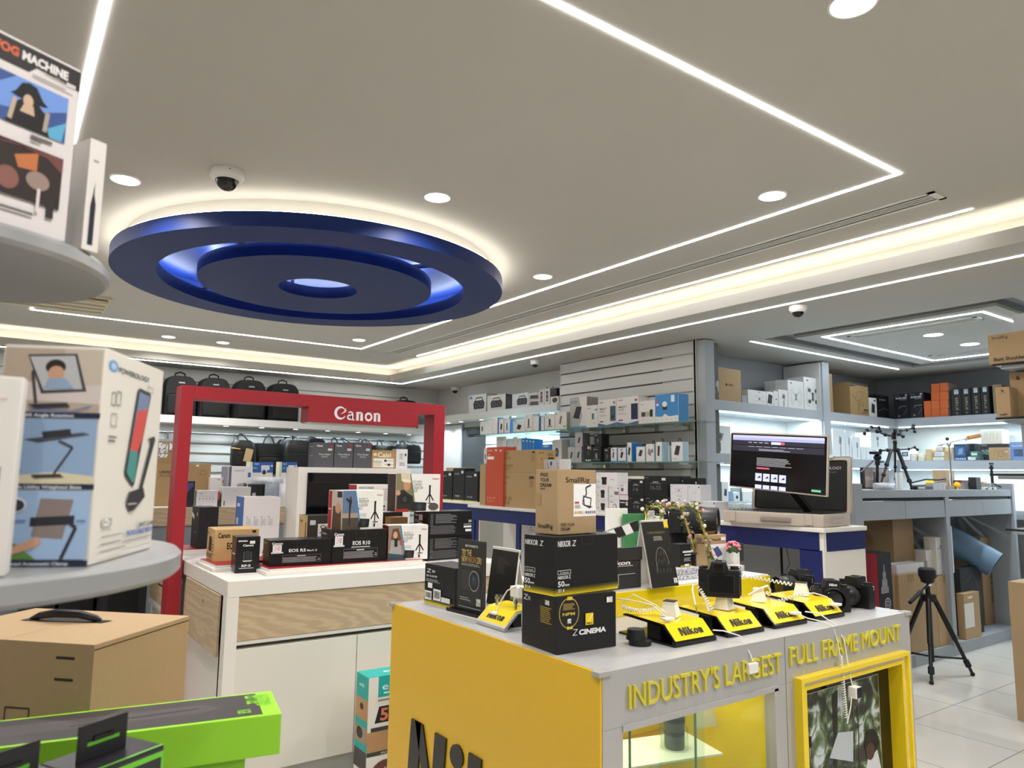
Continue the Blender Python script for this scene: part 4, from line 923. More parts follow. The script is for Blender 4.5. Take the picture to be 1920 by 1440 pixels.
# --- inside the glass showcase
cw = mat('frosted_white', 'efe8cf', .3)
pc = py(1275, 1437, 1.52); zp = pc.z
t = empty('showcase_platform', (pc.x+.03, 1.66, zp-.012), 0, 'white acrylic platform inside the yellow glass showcase', 'platform')
MB().box(-.17, -.10, .006, .19, .10, .012, cw, .001, T=Matrix.Rotation(-.25, 4, 'Z')).build('plate', t)
MB().box(-.02, -.02, -zp+.14, .02, .02, .006, cw).build('support', t)
q = py(1265, 1417, 1.63); t = empty('display_lens', (q.x, 1.63, zp+.0005), 0, 'large grey camera lens standing in the glass showcase', 'lens'); t.scale = (.8, .8, .8)
MB().lathe([(.0005, 0), (.036, 0), (.039, .006), (.039, .085), (.041, .088), (.041, .13), (.043, .134), (.043, .165), (.040, .17), (.036, .165), (.0005, .16)], mat('lens_grey', '454546', .5), n=40).build('barrel', t)
for z in (.05, .1, .145): MB().lathe([(.0395+(.002 if z > .09 else 0)+(.002 if z > .14 else 0), z+.0022*k+(0 if j else .0006)) for k in range(8) for j in (0, 1)], mat('rubber_grip', '19191a', .8), n=40).build('grip_ring', t)
MB().lathe([(.052, .0), (.054, .0), (.054, .075), (.052, .075)], M['acry'], n=40, closed=True).build('clear_cup', t)
q = py(1318, 1413, 1.68)
cp_ = MB().prism([(0, 0), (.085, 0), (.035, .17), (-.05, .17)], .0025, cw)
t = cp_.build('product_card'); t.location = (q.x, 1.70, zp+.0005); t.rotation_euler.z = -.2; tag(t, 'blank cream slanted card beside the lens in the showcase', 'card')
# keys on the picture panel lock
t = empty('key_ring', (2.215, 1.462, .70), 0, 'small bunch of keys hanging from the lock of the framed picture', 'keys')
MB().cyl((0, .002, 0), (0, -.012, 0), .009, M['chrome'], n=18).build('lock_barrel', t)
MB().box(.0, -.016, -.008, .03, -.012, .003, M['blackm'], .002).box(.02, -.018, -.07, .036, -.012, -.035, M['blackm'], .003).build('key', t)
MB().tube([(.028+.011*math.cos(a), -.014, -.02+.013*math.sin(a)) for a in [k*PI/8 for k in range(16)]], .001, M['chrome'], n=5, closed=True).build('ring', t)
MB().box(.026, -.016, -.095, .03, -.013, -.07, M['chrome']).build('key_blade', t)
# ================================================================ ON THE WHITE ISLAND TABLE
def yb(name, label, cat, col, u0, u1, v, y, d, z0, arts=None, **k):
    return carton(name, label, cat, col, pl=YP(y), z0=z0, u=(u0, u1), v=v, d=d, arts=arts, **k)
def xb(name, label, cat, col, u0, u1, v, x, d, z0, arts=None, **k):
    return carton(name, label, cat, col, pl=XP(x), z0=z0, u=(u0, u1), v=v, d=d, arts=arts, **k)
def plinth(label, x0, y0, x1, y1, h):
    t = empty('display_plinth', (x0, y0, TZ+.0003), 0, label, 'display plinth'); W, D = x1-x0, y1-y0
    MB().box(0, 0, 0, W, D, h*.55, lac, .002).box(.02, .02, h*.55, W-.02, D, h-.002, lac, .001).build('step', t)
    MB().box(.022, .022, h-.002, W-.022, D-.005, h, M['red']).build('red_top', t); return t
PH = .032
t = plinth('long white plinth with red top carrying the black camera boxes', 1.15, 3.70, 2.06, 4.10, PH)
art([('t', .35, .2, .5, 'FULL-FRAME MIRRORLESS CAMERA', 'd9a3a0', .48, .02)], .9, .02, Matrix.Translation((.02, .024, PH))@Matrix.Rotation(.0, 4, 'X'), t, 'red_top_lettering')
plinth('short white plinth with red top under the brown camera box', .96, 3.98, 1.32, 4.35, PH)
plinth('white plinth with red top behind the left post of the red frame', .96, 4.85, 1.5, 5.2, PH)
Z1 = TZ+PH
def wr(*a): return ('t',)+a
CN = 'efefef'
def can(x, y, h, w, col=CN): return ('t', x, y, h, 'Canon', col, w, .03)
def warn(x0, y0, x1, y1):
    return [('l', [(x0, y0), (x1, y0), (x1, y1), (x0, y1), (x0, y0)], .008, '8a8a8c')]+lines(x0+.01, x1-.06, y0+.02, y1-.06, 5, 'a9a9ab', .4, .15, 4)+[('r', x0+(x1-x0)*.38, y1-.05, x0+(x1-x0)*.6, y1-.02, 'cccccc'), ('l', [(x1-.05, y0+.06), (x1-.03, y0+.14), (x1-.01, y0+.06), (x1-.05, y0+.06)], .008, 'dddddd')]
def tripodart(cx, y0, s, c='1b1b1d'):
    return [('r', cx-.035*s, y0+.30*s, cx+.035*s, y0+.78*s, c), ('p', [(cx-.03*s, y0+.42*s), (cx-.18*s, y0+.10*s), (cx-.14*s, y0+.08*s), (cx, y0+.36*s)], c), ('p', [(cx+.03*s, y0+.42*s), (cx+.18*s, y0+.10*s), (cx+.14*s, y0+.08*s), (cx, y0+.36*s)], c), ('r', cx-.02*s, y0, cx+.02*s, y0+.35*s, c), ('r', cx-.04*s, y0+.76*s, cx+.04*s, y0+.84*s, '2b2b2d'), ('e', cx+.02*s, y0-.02, .12*s, .02*s, '2a2a2a')]
bx = carton('camera_box', 'brown cardboard cinema camera box with black camera print on the short red plinth', 'camera box', 'c2a06c', z0=Z1, pts=((400, 1054), (483, 1050)), v=993.6, d=.24, rough=.7, arts={
 'F': [can(.07, .74, .15, .27, '1d1a16'), ('t', .28, .38, .2, 'EOS', '1d1a16', .2, .03), ('r', .84, .88, .93, .96, '1d1a16')],
 'L': [can(.04, .80, .07, .18, '4a3f30'), ('p', [(.25, .28), (.62, .28), (.66, .65), (.55, .75), (.30, .73)], '2b2119'), ('e', .44, .50, .11, .16, '4a3c30'), ('e', .44, .5, .07, .11, '2b2119'), ('t', .03, .08, .12, 'EOS', '2c241a', .35, .01), ('t', .42, .08, .12, 'C50', '2c241a', .25, .01), ('r', .72, .78, .80, .86, 'eeeae2')]+lines(.72, .92, .2, .6, 4, '4a3f30', .3)})
carton('lens_box', 'upright black lens box with lens outline at the table front edge', 'lens box', BK, z0=TZ, pts=((440, 1075.5), (485, 1073)), v=1007, d=.12, rough=.3, arts={
 'F': [('r', .08, .86, .46, .90, 'd8c4c4'), ('r', .56, .80, .78, .88, 'e6e3e3'), can(.28, .73, .06, .44), ('r', .32, .36, .36, .58, '4f4f52'), ('r', .62, .36, .66, .58, '4f4f52'), ('r', .40, .36, .58, .60, '2d2d30'), ('p', [(.28, .34), (.70, .34), (.64, .31), (.34, .31)], 'dddddd'), ('t', .26, .17, .06, 'RF-S', 'f0f0f0', .38, .03), ('r', .16, .12, .76, .14, 'bbbbbb')],
 'L': [can(.3, .5, .06, .5), ('p', [(.05, 0), (.9, 0), (.3, .12), (.05, .15)], '8a8d92')]})
def blackkit(label, pts, v, d, title, z0=Z1, sub=None, tx=.32, tw=.42, extra=()):
    return carton('camera_box', label, 'camera box', BK, z0=z0, pts=pts, v=v, d=d, rough=.3, arts={
     'F': [can(.03, .84, .08, .17), ('r', .045, .55, .185, .82, 'eceaea')]+blocks(.07, .60, .16, .78, 7, 6, 'b45a5a', 'f3f1f1')+[('r', .02, .50, .21, .55, 'd9d9d9'), ('l', [(.42, .99), (.42, .74), (.60, .74), (.60, .99)], .008, '47474a')]+[('t', tx, .54, .115, title, 'f0f0f0', tw, .02)]+(
       [('t', tx+tw+.02, .54, .08, sub, 'e6e6e6', .16, .01)] if sub else [('r', tx-.02, .46, tx+tw, .49, 'bbbbbb')])+warn(.20, .14, .82, .42)+list(extra),
     'L': [can(.1, .84, .07, .4, 'b8b8b8')]+lines(.2, .8, .25, .4, 3, '55504a', .3)})
blackkit('wide black camera box with white round cornered sticker, left one on the long red plinth', ((504, 1063.5), (620.5, 1057.5)), 1014, .16, 'EOS R5', sub='Mark II', tx=.30, tw=.27)
r10 = blackkit('wide black camera box in the middle of the long red plinth', ((621.5, 1057.5), (724, 1051.3)), 995, .18, 'EOS R10', tx=.36, tw=.32)
ZR10 = Z1+r10['dims'][2]
def vlog(name, label, pts, v, d, z0, woman, title=('PREMIUM', 'VLOGGER', 'KIT')):
    pic = [('r', 0, 0, .47, 1, '8b98a8')]
    if woman: pic = [('p', [(0, 0), (.47, 0), (.34, 1), (0, 1)], '8e8374'), ('p', [(.02, .3), (.1, .9), (.24, .92), (.33, .6), (.30, .3)], '6b4a31'), ('e', .17, .72, .055, .10, 'd6a588'), ('p', [(.02, .05), (.36, .05), (.30, .55), (.06, .58)], 'a3a09b'), ('r', .15, .38, .23, .62, '222326'), ('e', .33, .5, .05, .1, 'b5564a'), ('p', [(0, 0), (.42, 0), (.40, .14), (0, .2)], '36505f')]
    else: pic = [('p', [(0, 0), (.44, 0), (.30, 1), (0, 1)], '5f7696'), ('p', [(0, 0), (.43, 0), (.40, .3), (0, .3)], '4a4238'), ('p', [(0, .3), (.4, .3), (.39, .42), (0, .42)], 'a8927c'), ('p', [(.15, .12), (.19, .12), (.19, .5), (.22, .75), (.18, .83), (.15, .76), (.09, .82), (.07, .78), (.15, .68)], '2b2725'), ('e', .18, .80, .022, .05, '4c382c')]
    return carton(name, label, 'camera kit box', 'ece9e3', z0=z0, pts=pts, v=v, d=d, side='red' if False else 'a8252d', arts={
     'F': pic+[('p', [(.28, 1), (.33, 1), (.46, .05), (.43, .0)], '3f86b5'), ('p', [(.31, 1), (1, 1), (1, 0), (.44, 0), (.45, .12)], 'efece6'), can(.83, .86, .045, .14, 'b3202b'), ('t', .38, .77, .045, 'PowerShot V1', '444444', .22, .0)]+[('t', .385, .68-.09*k, .075, s, '262626', (.24, .22, .10)[k], .0) for k, s in enumerate(title)]+lines(.42, .60, .33, .42, 4, '9a9a9a', .3)+tripodart(.79, .20, .62)+[('p', [(.38, .05), (.64, .05), (.66, .26), (.42, .28)], '1d1d20'), ('e', .52, .16, .05, .09, '34343a'), ('r', .76, .06, .80, .14, '222222'), ('l', [(.55, .995), (.56, .93), (.68, .93), (.69, .995)], .005, 'cfccc6')],
     'L': [can(.12, .5, .06, .5)] if woman else [('r', .25, 0, 1, 1, 'bfb6ae'), ('p', [(.3, 0), (.95, 0), (.9, .55), (.35, .6)], '5a4232'), ('e', .7, .55, .2, .14, 'c99877'), ('r', .62, .82, .95, .97, '333333'), can(.02, .5, .05, .2)]})
lv = vlog('camera_kit_box', 'lower white vlogging kit box with woman holding camera, right end of the plinth', ((727, 1050.8), (801, 1047.8)), 985.7, .13, Z1, True)
uv = vlog('camera_kit_box', 'upper white vlogging kit box with standing man print on the middle black box', ((640.6, 994.3), (717, 990.5)), 920, .15, ZR10+.0005, False)
wi = yb('camera_kit_box', 'white kit box with red side and small printed text behind the upper vlogging kit', 'camera kit box', 'efece7', 667, 733.5, 908.5, 4.12, .12, ZR10+.05, arts={'F': [('t', .05, .86, .07, "WHAT'S INSIDE", '222222', .42, .01)]+lines(.72, .95, .5, .9, 7, 'b5b5b5', .3)+[('e', .78, .3, .03, .04, '444444'), ('e', .9, .3, .03, .04, '444444'), ('e', .78, .2, .03, .03, '777777')]}, side='a8252d')
yb('lens_box', 'plain dark box under the white kit box behind the middle black box', 'lens box', '2a2724', 665, 735, 962, 4.10, .16, TZ+PH*0)
# right stack of black boxes
s1 = carton('camera_box', 'lower black camera box with dense small print, right stack on the white table', 'camera box', BK, z0=TZ, pts=((801, 1052.3), (884.5, 1045.5)), v=1006, d=.17, rough=.35, arts={'F': lines(.05, .12, .1, .92, 14, '6b6b6d', .4)+lines(.15, .66, .5, .92, 8, '7a7a7c', .4, .3, 8)+lines(.05, .66, .08, .42, 7, '5c5c5e', .5, .1, 9)})
ZS = TZ+s1['dims'][2]+.001
s2 = carton('camera_box', 'upper black camera box with white stickers, right stack on the white table', 'camera box', BK, z0=ZS, pts=((802, 1006), (884.5, 1002)), v=959.6, d=.17, rough=.35, arts={'F': lines(.05, .12, .4, .92, 9, '77777a', .4)+lines(.16, .66, .52, .92, 7, '8a8a8c', .4, .3, 8)+lines(.05, .62, .08, .44, 7, '6a6a6c', .5, .1, 9)+[('r', .80, .30, .98, .38, 'e9e9e9'), ('r', .84, .14, .98, .24, 'e9e9e9'), ('r', .80, .43, .98, .46, 'aaaaaa'), ('r', .91, .52, .98, .62, 'aaaaaa')], 'L': [can(.1, .80, .07, .2), ('t', .08, .55, .1, 'EOS R6', 'dddddd', .34, .0), ('r', .36, .62, .62, .86, 'e7e2e2'), ('r', .32, .2, .62, .55, 'dccfd2'), ('r', .64, .16, .96, .5, 'e3dcdc')]})
ZS2 = ZS+s2['dims'][2]+.001
cc_ = vlog('camera_kit_box', 'white content creator kit box with smiling photographer print on the black stack', ((742, 966), (823.5, 955)), 888, .10, ZS2, True, ('CONTENT', 'CREATOR', 'KIT')) if False else None
A = spot(742, (0, 3.86, 0), ZS2)
cc_ = yb('camera_kit_box', 'white content creator kit box with smiling photographer print on top of the right stack', 'camera kit box', 'eeebe4', 741, 823.8, 888, 3.86, .11, ZS2, side='3a2a22', arts={'F': [('p', [(0, 0), (.44, 0), (.30, 1), (0, 1)], '8a7a5e'), ('p', [(.10, 1), (.30, 1), (.33, .78), (.12, .80)], 'd8cdb0'), ('e', .24, .70, .075, .14, 'c9906f'), ('p', [(.13, .86), (.34, .83), (.33, .76), (.15, .78)], 'e9dfc4'), ('p', [(.02, .04), (.40, .04), (.38, .40), (.16, .58), (.03, .52)], '2b2522'), ('e', .2, .33, .1, .13, '19181a'), ('e', .2, .33, .055, .075, '3a3f48'), ('e', .05, .5, .05, .07, 'd09a7a'), ('r', 0, 0, .28, .08, '9a2a26'), ('p', [(.30, 1), (.33, 1), (.46, .0), (.43, .0)], '5c7a4a'), ('p', [(.32, 1), (1, 1), (1, 0), (.45, 0), (.45, .2)], 'efece6'), can(.81, .85, .05, .16, 'b3202b'), ('t', .37, .77, .05, 'EOS R50V', '444444', .21, .0)]+[('t', .38, .68-.085*k, .07, s, '262626', (.2, .22, .10)[k], .0) for k, s in enumerate(('CONTENT', 'CREATOR', 'KIT'))]+tripodart(.76, .24, .55)+[('p', [(.35, .02), (.68, .02), (.69, .24), (.38, .26)], '222225'), ('e', .53, .13, .06, .09, '3a3a40'), ('e', .85, .13, .12, .10, '55514e')]})
yb('camera_box', 'small brown camera box behind the lower vlogging kit', 'camera box', 'b59362', 731, 763, 967, 4.02, .10, Z1+.02, arts={'F': [can(.15, .4, .3, .7, '2c2216')]}, h=.20)
carton('lens_box', 'brown and dark lens box with white label left of the upper vlogging kit', 'lens box', '3d3933', z0=TZ, P=spot(573, YP(4.1), TZ), a=0, w=.24, h=zat(spot(573, YP(4.1), TZ), 967)-TZ, d=.14, arts={'F': [('r', .26, 0, 1, .82, 'edebe7'), can(.32, .72, .07, .4, '222222'), ('r', .06, .80, .2, .9, 'dddddd')]+lines(.34, .6, .3, .5, 4, '777777')+[('r', .3, .62, .7, .64, '555555')], 'L': [('r', 0, 0, 1, 1, 'c2a877'), can(.1, .85, .06, .35, '3a2f20'), ('r', .75, .5, .85, .85, '3a2f20')]})
# on top of the screen stand
ZT = 1.5355
def mount(u0, u1, n): return yb('adapter_box', n+' dark grey lens adapter box on top of the white screen stand', 'lens adapter box', '55555a', u0, u1, 829.5, 4.64, .12, ZT, arts={'F': [can(.1, .84, .07, .3), ('r', .78, .84, .94, .92, 'b5303a'), ('r', .68, .68, .90, .77, 'd8d0d0'), ('t', .22, .50, .07, 'Mount Adapter', 'e2e2e2', .62, .0), ('t', .36, .40, .06, 'EF-EOS R', 'd5d5d5', .34, .0)], 'L': [('r', .15, .82, .7, .86, '8a93a8'), ('r', .1, .45, .8, .48, '8a93a8')]})
mount(589, 624.7, 'leftmost'); mount(625.8, 660.8, 'middle'); mount(662, 695.4, 'rightmost')
yb('cable_box', 'small brown cable adapter box on top of the white screen stand', 'cable box', 'b4915c', 696.5, 741, 843.5, 4.64, .09, ZT, arts={'F': [('t', .24, .62, .25, 'Caisi', 'ece3cf', .56, .03), ('r', .07, .68, .2, .82, 'ece3cf'), ('r', .07, .06, .92, .54, 'f0ece3'), ('r', .52, .36, .62, .48, '222222'), ('l', [(.62, .42), (.9, .42)], .02, '333333'), ('r', .66, .14, .78, .26, '222222'), ('l', [(.54, .2), (.9, .2)], .02, '333333')]+lines(.1, .45, .12, .45, 5, '8a8a80', .3)})
yb('cable_box', 'small white box at the right end of the screen stand top', 'cable box', 'e6e3e3', 742, 763.5, 842, 4.64, .07, ZT, arts={'F': lines(.3, .85, .15, .35, 3, '8a8a8a')+lines(.3, .6, .5, .8, 5, '9a9a9a')+[('r', .75, .65, .88, .78, '333333')]})
# behind, on the back half of the table
yb('appliance_box', 'large white box with blue left side and printed feature icons behind the screen stand', 'large box', 'dcd6d6', 452, 521, 932, 4.75, .18, TZ, arts={'F': [('e', x, .64, .012, .01, '333333') for x in (.1, .3, .5, .7)]+[q for x in (.08, .28, .48, .68) for q in lines(x, x+.15, .50, .62, 6, 'aaa6a6', .25)]+[('e', x, .45, .012, .01, '333333') for x in (.1, .3)]+[q for x in (.08, .28) for q in lines(x, x+.15, .33, .43, 5, 'aaa6a6', .25)]+blocks(.62, .05, .72, .10, 5), 'L': [('r', 0, 0, 1, 1, '4f77b8'), ('r', .15, .82, .5, .88, 'dfe6f2'), ('r', .12, .5, .4, .62, 'cfdcf0')]})
yb('appliance_box', 'tall black box right of the left red post on the island table', 'black box', '1d1e22', 369.5, 406, 951, 4.9, .2, TZ+.033, arts={'L': [('t', .3, .35, .05, 'TIZAR', '8a8a90', .5, 0), ('p', [(.0, .76), (.35, .68), (.35, .78), (.0, .86)], 'dddddd'), ('r', .7, .78, .8, .86, 'dddddd')]})
q = spot(428, YP(4.95), TZ); t = MB().box(0, 0, 0, .11, .01, .085, M['blackm'], .002, T=Matrix.Rotation(-.35, 4, 'X')).box(.015, -.0012, .014, .085, .0, .07, hexm('b9c8d8'), 0, T=Matrix.Rotation(-.35, 4, 'X')).build('picture_card'); t.location = (q.x-.06, 4.60, TZ+.0005); tag(t, 'small tilted black frame with pale picture left of the large white box', 'picture card')
q = spot(545, YP(4.7), TZ); b = MB()
for k in range(4): b.box(-.09+.004*k, .005*k, .012*k, .14-.006*k, .2, .012*k+.010, hexm(('8a8d94', 'c9c9cc', '6f7278', 'b5b5ba')[k]), .001)
# thin leaflets pile is split below
for k in range(4):
    o = MB().box(-.09+.004*k, .0, 0, .12-.006*k, .16, .010, hexm(('8a8d94', 'c9c9cc', '6f7278', 'b5b5ba')[k]), .001).build('catalogue'); o.location = (1.47, 4.40+.006*k, TZ+.0105*k+.0005)
    tag(o, ('bottom', 'second', 'third', 'top')[k]+' grey catalogue in the small pile left of the screen stand', 'catalogue', 'catalogues piled beside the screen stand')
# ================================================================ FAR OAK TABLE WITH PRODUCTS
FT, FYY = 1.212, 6.2
t = empty('display_table', (0, 0, 0), 0, 'far white table with oak edge behind the island table', 'display table')
MB().box(-.6, FYY, FT-.14, 2.7, FYY+.02, FT, M['oak']).build('oak_edge', t)
MB().box(-.6, FYY+.005, FT-.02, 2.7, 7.2, FT, lac).build('table_top', t)
MB().box(-.5, FYY+.02, .0, 2.65, 7.15, FT-.14, mat('panel_grey', '8f9499', .5)).build('body', t)
def ft(name, label, cat, col, u0, u1, v, d=.12, y=None, z0=FT, arts=None, **k): return yb(name, label, cat, col, u0, u1, v, y or FYY+.06, d, z0, arts, **k)
ua = ft('appliance_box', 'large brown universal accessories box with house emblem left of the red post', 'cardboard box', 'a2855c', 288, 391, 868, .14, FYY+.32, arts={'F': [('t', .06, .76, .06, 'UNIVERSAL', '2c2419', .42, .02), ('t', .06, .68, .055, 'ACCESSORIES', '4c402c', .42, -.005), ('l', [(.80, .80), (.80, .74), (.92, .74), (.92, .80), (.86, .85), (.80, .80)], .008, '4c402c'), ('r', .72, .93, .77, .97, 'eeeeee')]+lines(.3, .7, .12, .22, 4, '8a7048', .3), 'R': [('r', 0, 0, 1, 1, '55452f')]})
ft('appliance_box', 'brown box with white shipping label on top of the universal accessories box', 'cardboard box', '9f8159', 291, 331, 827, .12, FYY+.33, z0=FT+ua['dims'][2]+.001, arts={'F': blocks(.10, .25, .55, .93, 4, 9, '55504a')+blocks(.60, .6, .95, .93, 5, 6, '55504a')})
ft('tablet_box', 'narrow dark box with blue screen picture between red post and white boxes', 'tablet box', '26262d', 344, 363, 902, .06, arts={'F': [('p', [(.1, .5), (.85, .8), (.85, .95), (.1, .9)], '4d4f86')]})
ft('product_box', 'white box with rows of small grey icons on the far table', 'product box', 'e2dede', 367, 407, 919.5, .08, arts={'F': [('r', .12, .80, .3, .83, '777777')]+[('r', .12+.15*k, .64, .2+.15*k, .67, 'b9a9a9') for k in range(5)]+[('r', .12+.16*k, .46, .18+.16*k, .52, '8a8a8a') for k in range(5)]+[('r', .12, .08, .3, .10, '777777')]})
ft('product_box', 'thin red and black box beside the white icon box', 'product box', '2a2a2a', 407.5, 411, 922, .1, arts={'F': [('r', 0, .45, 1, 1, 'c24b3c')]})
ft('product_box', 'white box with small orange heart behind the icon box', 'product box', 'e4e0da', 392, 420, 895, .1, FYY+.25, arts={'F': [('r', .45, .9, .62, .93, '888888'), ('e', .85, .86, .08, .06, 'd98a62'), ('r', .5, .5, .8, .52, 'aaaaaa')]})
for k, c in enumerate(('8b91a3', 'b5a591', '5d6684')): ft('product_box', ('leftmost', 'middle', 'rightmost')[k]+' narrow upright box in the row left of the power bank box', 'product box', c, 418+4*k, 421.8+4*k, 874.5, .12, FYY+.22, group='narrow upright boxes on the far table')
ft('product_box', 'white power bank box with grey device picture and blue square', 'product box', 'e6e3e1', 430.5, 470, 874, .1, FYY+.22, arts={'F': [('t', .12, .86, .05, 'POWEROLOGY', '8a8a8a', .5, 0), ('r', .78, .72, .92, .84, '3d6ca8'), ('p', [(.15, .1), (.3, .55), (.62, .58), (.5, .1)], 'a7a5a6'), ('p', [(.5, .1), (.62, .58), (.76, .55), (.64, .1)], '5d5c60')]})
ft('product_box', 'wide plain white box with tiny doodle mark on the far table', 'product box', 'dfdbda', 415, 468.7, 913, .12, FYY+.05, arts={'F': [('l', [(.38, .82), (.45, .78), (.5, .82)], .01, '555555'), ('r', .07, .05, .1, .3, '222222')]})
for k, (u0, u1) in enumerate(((466, 511), (523, 556))):
    ft('camera_box', ('left', 'right')[k]+' blue and white security camera box above the far table', 'security camera box', 'e9e5d6', u0, u1, 866, .1, FYY+.3, z0=FT+.235, arts={'F': [('r', .13, .34, 1, 1, '2f61a8'), ('r', 0, 0, .13, 1, 'cfd7b0'), ('t', .2, .84, .12, 'tapo', 'e8eef5', .2, .0), ('r', .2, .58, .32, .64, 'b9cf5a'), ('r', .5, .5, .85, .8, 'dfe3ea'), ('e', .63, .45, .12, .22, 'd9dde2'), ('e', .63, .36, .08, .15, '33323a'), ('r', .9, .72, .98, .82, 'eeeeee')]})
ft('shelf_box', 'white carton supporting the left security camera box', 'product box', 'd8d4d0', 466, 500, 895, .12, FYY+.29, h=.234)
ft('shelf_box', 'white carton supporting the right security camera box', 'product box', 'd8d4d0', 523, 556, 895, .12, FYY+.29, h=.234)
ft('product_box', 'black box with silver strip right of the wide white box', 'product box', '232325', 468.9, 482, 908, .1, FYY+.12, arts={'F': [('r', .2, .05, .7, .6, 'b9bfc6')]})
ft('product_box', 'second black box right of the wide white box', 'product box', '1a1a1b', 482.5, 495, 908.5, .1, FYY+.12, arts={'F': [('r', .38, .02, .42, .95, '3a3a3a')]})
bubble = mat('bubble_wrap', 'c9ccd0', .15, bump=1.0, nscale=60, noise=.25)
def pouch(name, label, u0, u1, v, y, m, z0=FT, sy=.05, h=None):
    A = spot(u0, YP(y), z0); B = spot(u1, YP(y), z0); h = h or zat(A, v)-z0; W = B.x-A.x; mb = MB(); nx, nz = 8, 8; r = random.Random(u0)
    G = [[(A.x+W*i/nx, y-sy*math.sin(PI*i/nx)*math.sin(PI*(.15+.8*j/nz))*(.8+.5*r.random()), z0+h*j/nz+(0 if j in (0,) else r.gauss(0, h*.015))) for i in range(nx+1)] for j in range(nz+1)]
    K = [[(p[0], 2*y-p[1]+.004, p[2]) for p in R_] for R_ in G]
    for g_, s_ in ((G, 1), (K, -1)):
        V = [[mb.bm.verts.new(p) for p in R_] for R_ in g_]; i_ = mb.mi(m)
        for j in range(nz):
            for i in range(nx):
                f = mb.bm.faces.new([V[j][i], V[j][i+1], V[j+1][i+1], V[j+1][i]][::s_]); f.smooth = True; f.material_index = i_
    bmesh.ops.remove_doubles(mb.bm, verts=mb.bm.verts, dist=.006)
    o = mb.build(name); tag(o, label, 'pouch'); return o
pouch('bubble_wrap_pouch', 'crumpled silver bubble wrap under the left security camera box', 472, 530, 891, FYY+.16, bubble, FT+.17, .03, .075)
pouch('plastic_pouch', 'clear grey plastic pouch with white card in front of the right black box', 495, 522, 905, FYY+.1, mat('grey_film', '9aa3ad', .15, noise=.2, nscale=30, bump=.6), sy=.03)
pouch('white_bag', 'white wrapped product bag at the right end of the far table', 522, 550, 908, FYY+.1, mat('white_film', 'dfdfe2', .35, bump=.6, nscale=20), sy=.05)
pouch('white_bag', 'second white pouch stacked above the wrapped bag near the screen stand', 530, 556, 895, FYY+.22, mat('white_film', 'dfdfe2', .35, bump=.6, nscale=20), z0=FT+.13, sy=.02, h=.1)
# rack at the left behind the front stand
t = empty('metal_rack', (.62, 5.3, 0), 0, 'black metal rack with wooden board between round shelf and red post', 'rack')
for x in (0, .22): MB().box(x, 0, 0, x+.04, .04, 1.30, M['blackm'], .002).build('upright', t)
MB().box(0, 0, 1.26, .26, .04, 1.30, M['blackm']).build('crossbar', t); MB().box(-.5, .0, 1.05, .26, .3, 1.075, M['oak']).build('wooden_board', t); MB().box(-.5, .02, .98, .26, .06, 1.05, M['blackm']).build('rail', t)
for z in (1.13, 1.19): MB().cyl((.24, -.003, z-.05), (.24, .0, z-.05), .008, M['chrome'], n=10).build('screw', t)
# rear left side of the island table: oak drawer with steel handle
it = [o for o in C.objects if o.get('label', '').startswith('white island table')][0]
MB().box(.930, 4.72, .66, .944, 5.49, TZ-.078, M['oak']).build('side_drawer_front', it); MB().box(.926, 4.72, .625, .944, 5.49, .655, lac).build('rail', it)
MB().tube([(.930, 4.88, .80), (.90, 4.88, .80), (.90, 5.02, .80), (.930, 5.02, .80)], .006, M['chrome']).build('handle', it)
# luggage standing under the left round shelf, against the back
def suitcase(label, u0, u1, y, h, col, z0=0):
    A = spot(u0, YP(y), .4); B = spot(u1, YP(y), .4); W = abs(B.x-A.x); t = empty('suitcase', (min(A.x, B.x), y, z0), 0, label, 'suitcase')
    MB().box(0, 0, .03, W, .25, h, mat('case_'+col, col, .5), .03).build('body', t)
    MB().tube([(W*.3, .12, h-.01), (W*.3, .12, h+.06), (W*.7, .12, h+.06), (W*.7, .12, h-.01)], .008, M['chrome']).build('handle', t)
    for x in (W*.2, W*.8): MB().cyl((x, .03, .02), (x, .06, .02), .02, M['blackm'], n=12).build('wheel', t)
    for x in (.35, .65): MB().box(W*x, -.004, .08, W*x+.01, 0, h-.05, M['blackm']).build('rib', t)
suitcase('black suitcase standing at the far left under the round shelf', 30, 100, 5.85, .98, '17171a'); suitcase('dark suitcase with grey handle in the middle below the round shelf', 104, 172, 5.85, .98, '111214'); suitcase('tall black suitcase with bent cable beside the red post', 176, 262, 5.85, 1.0, '141417')
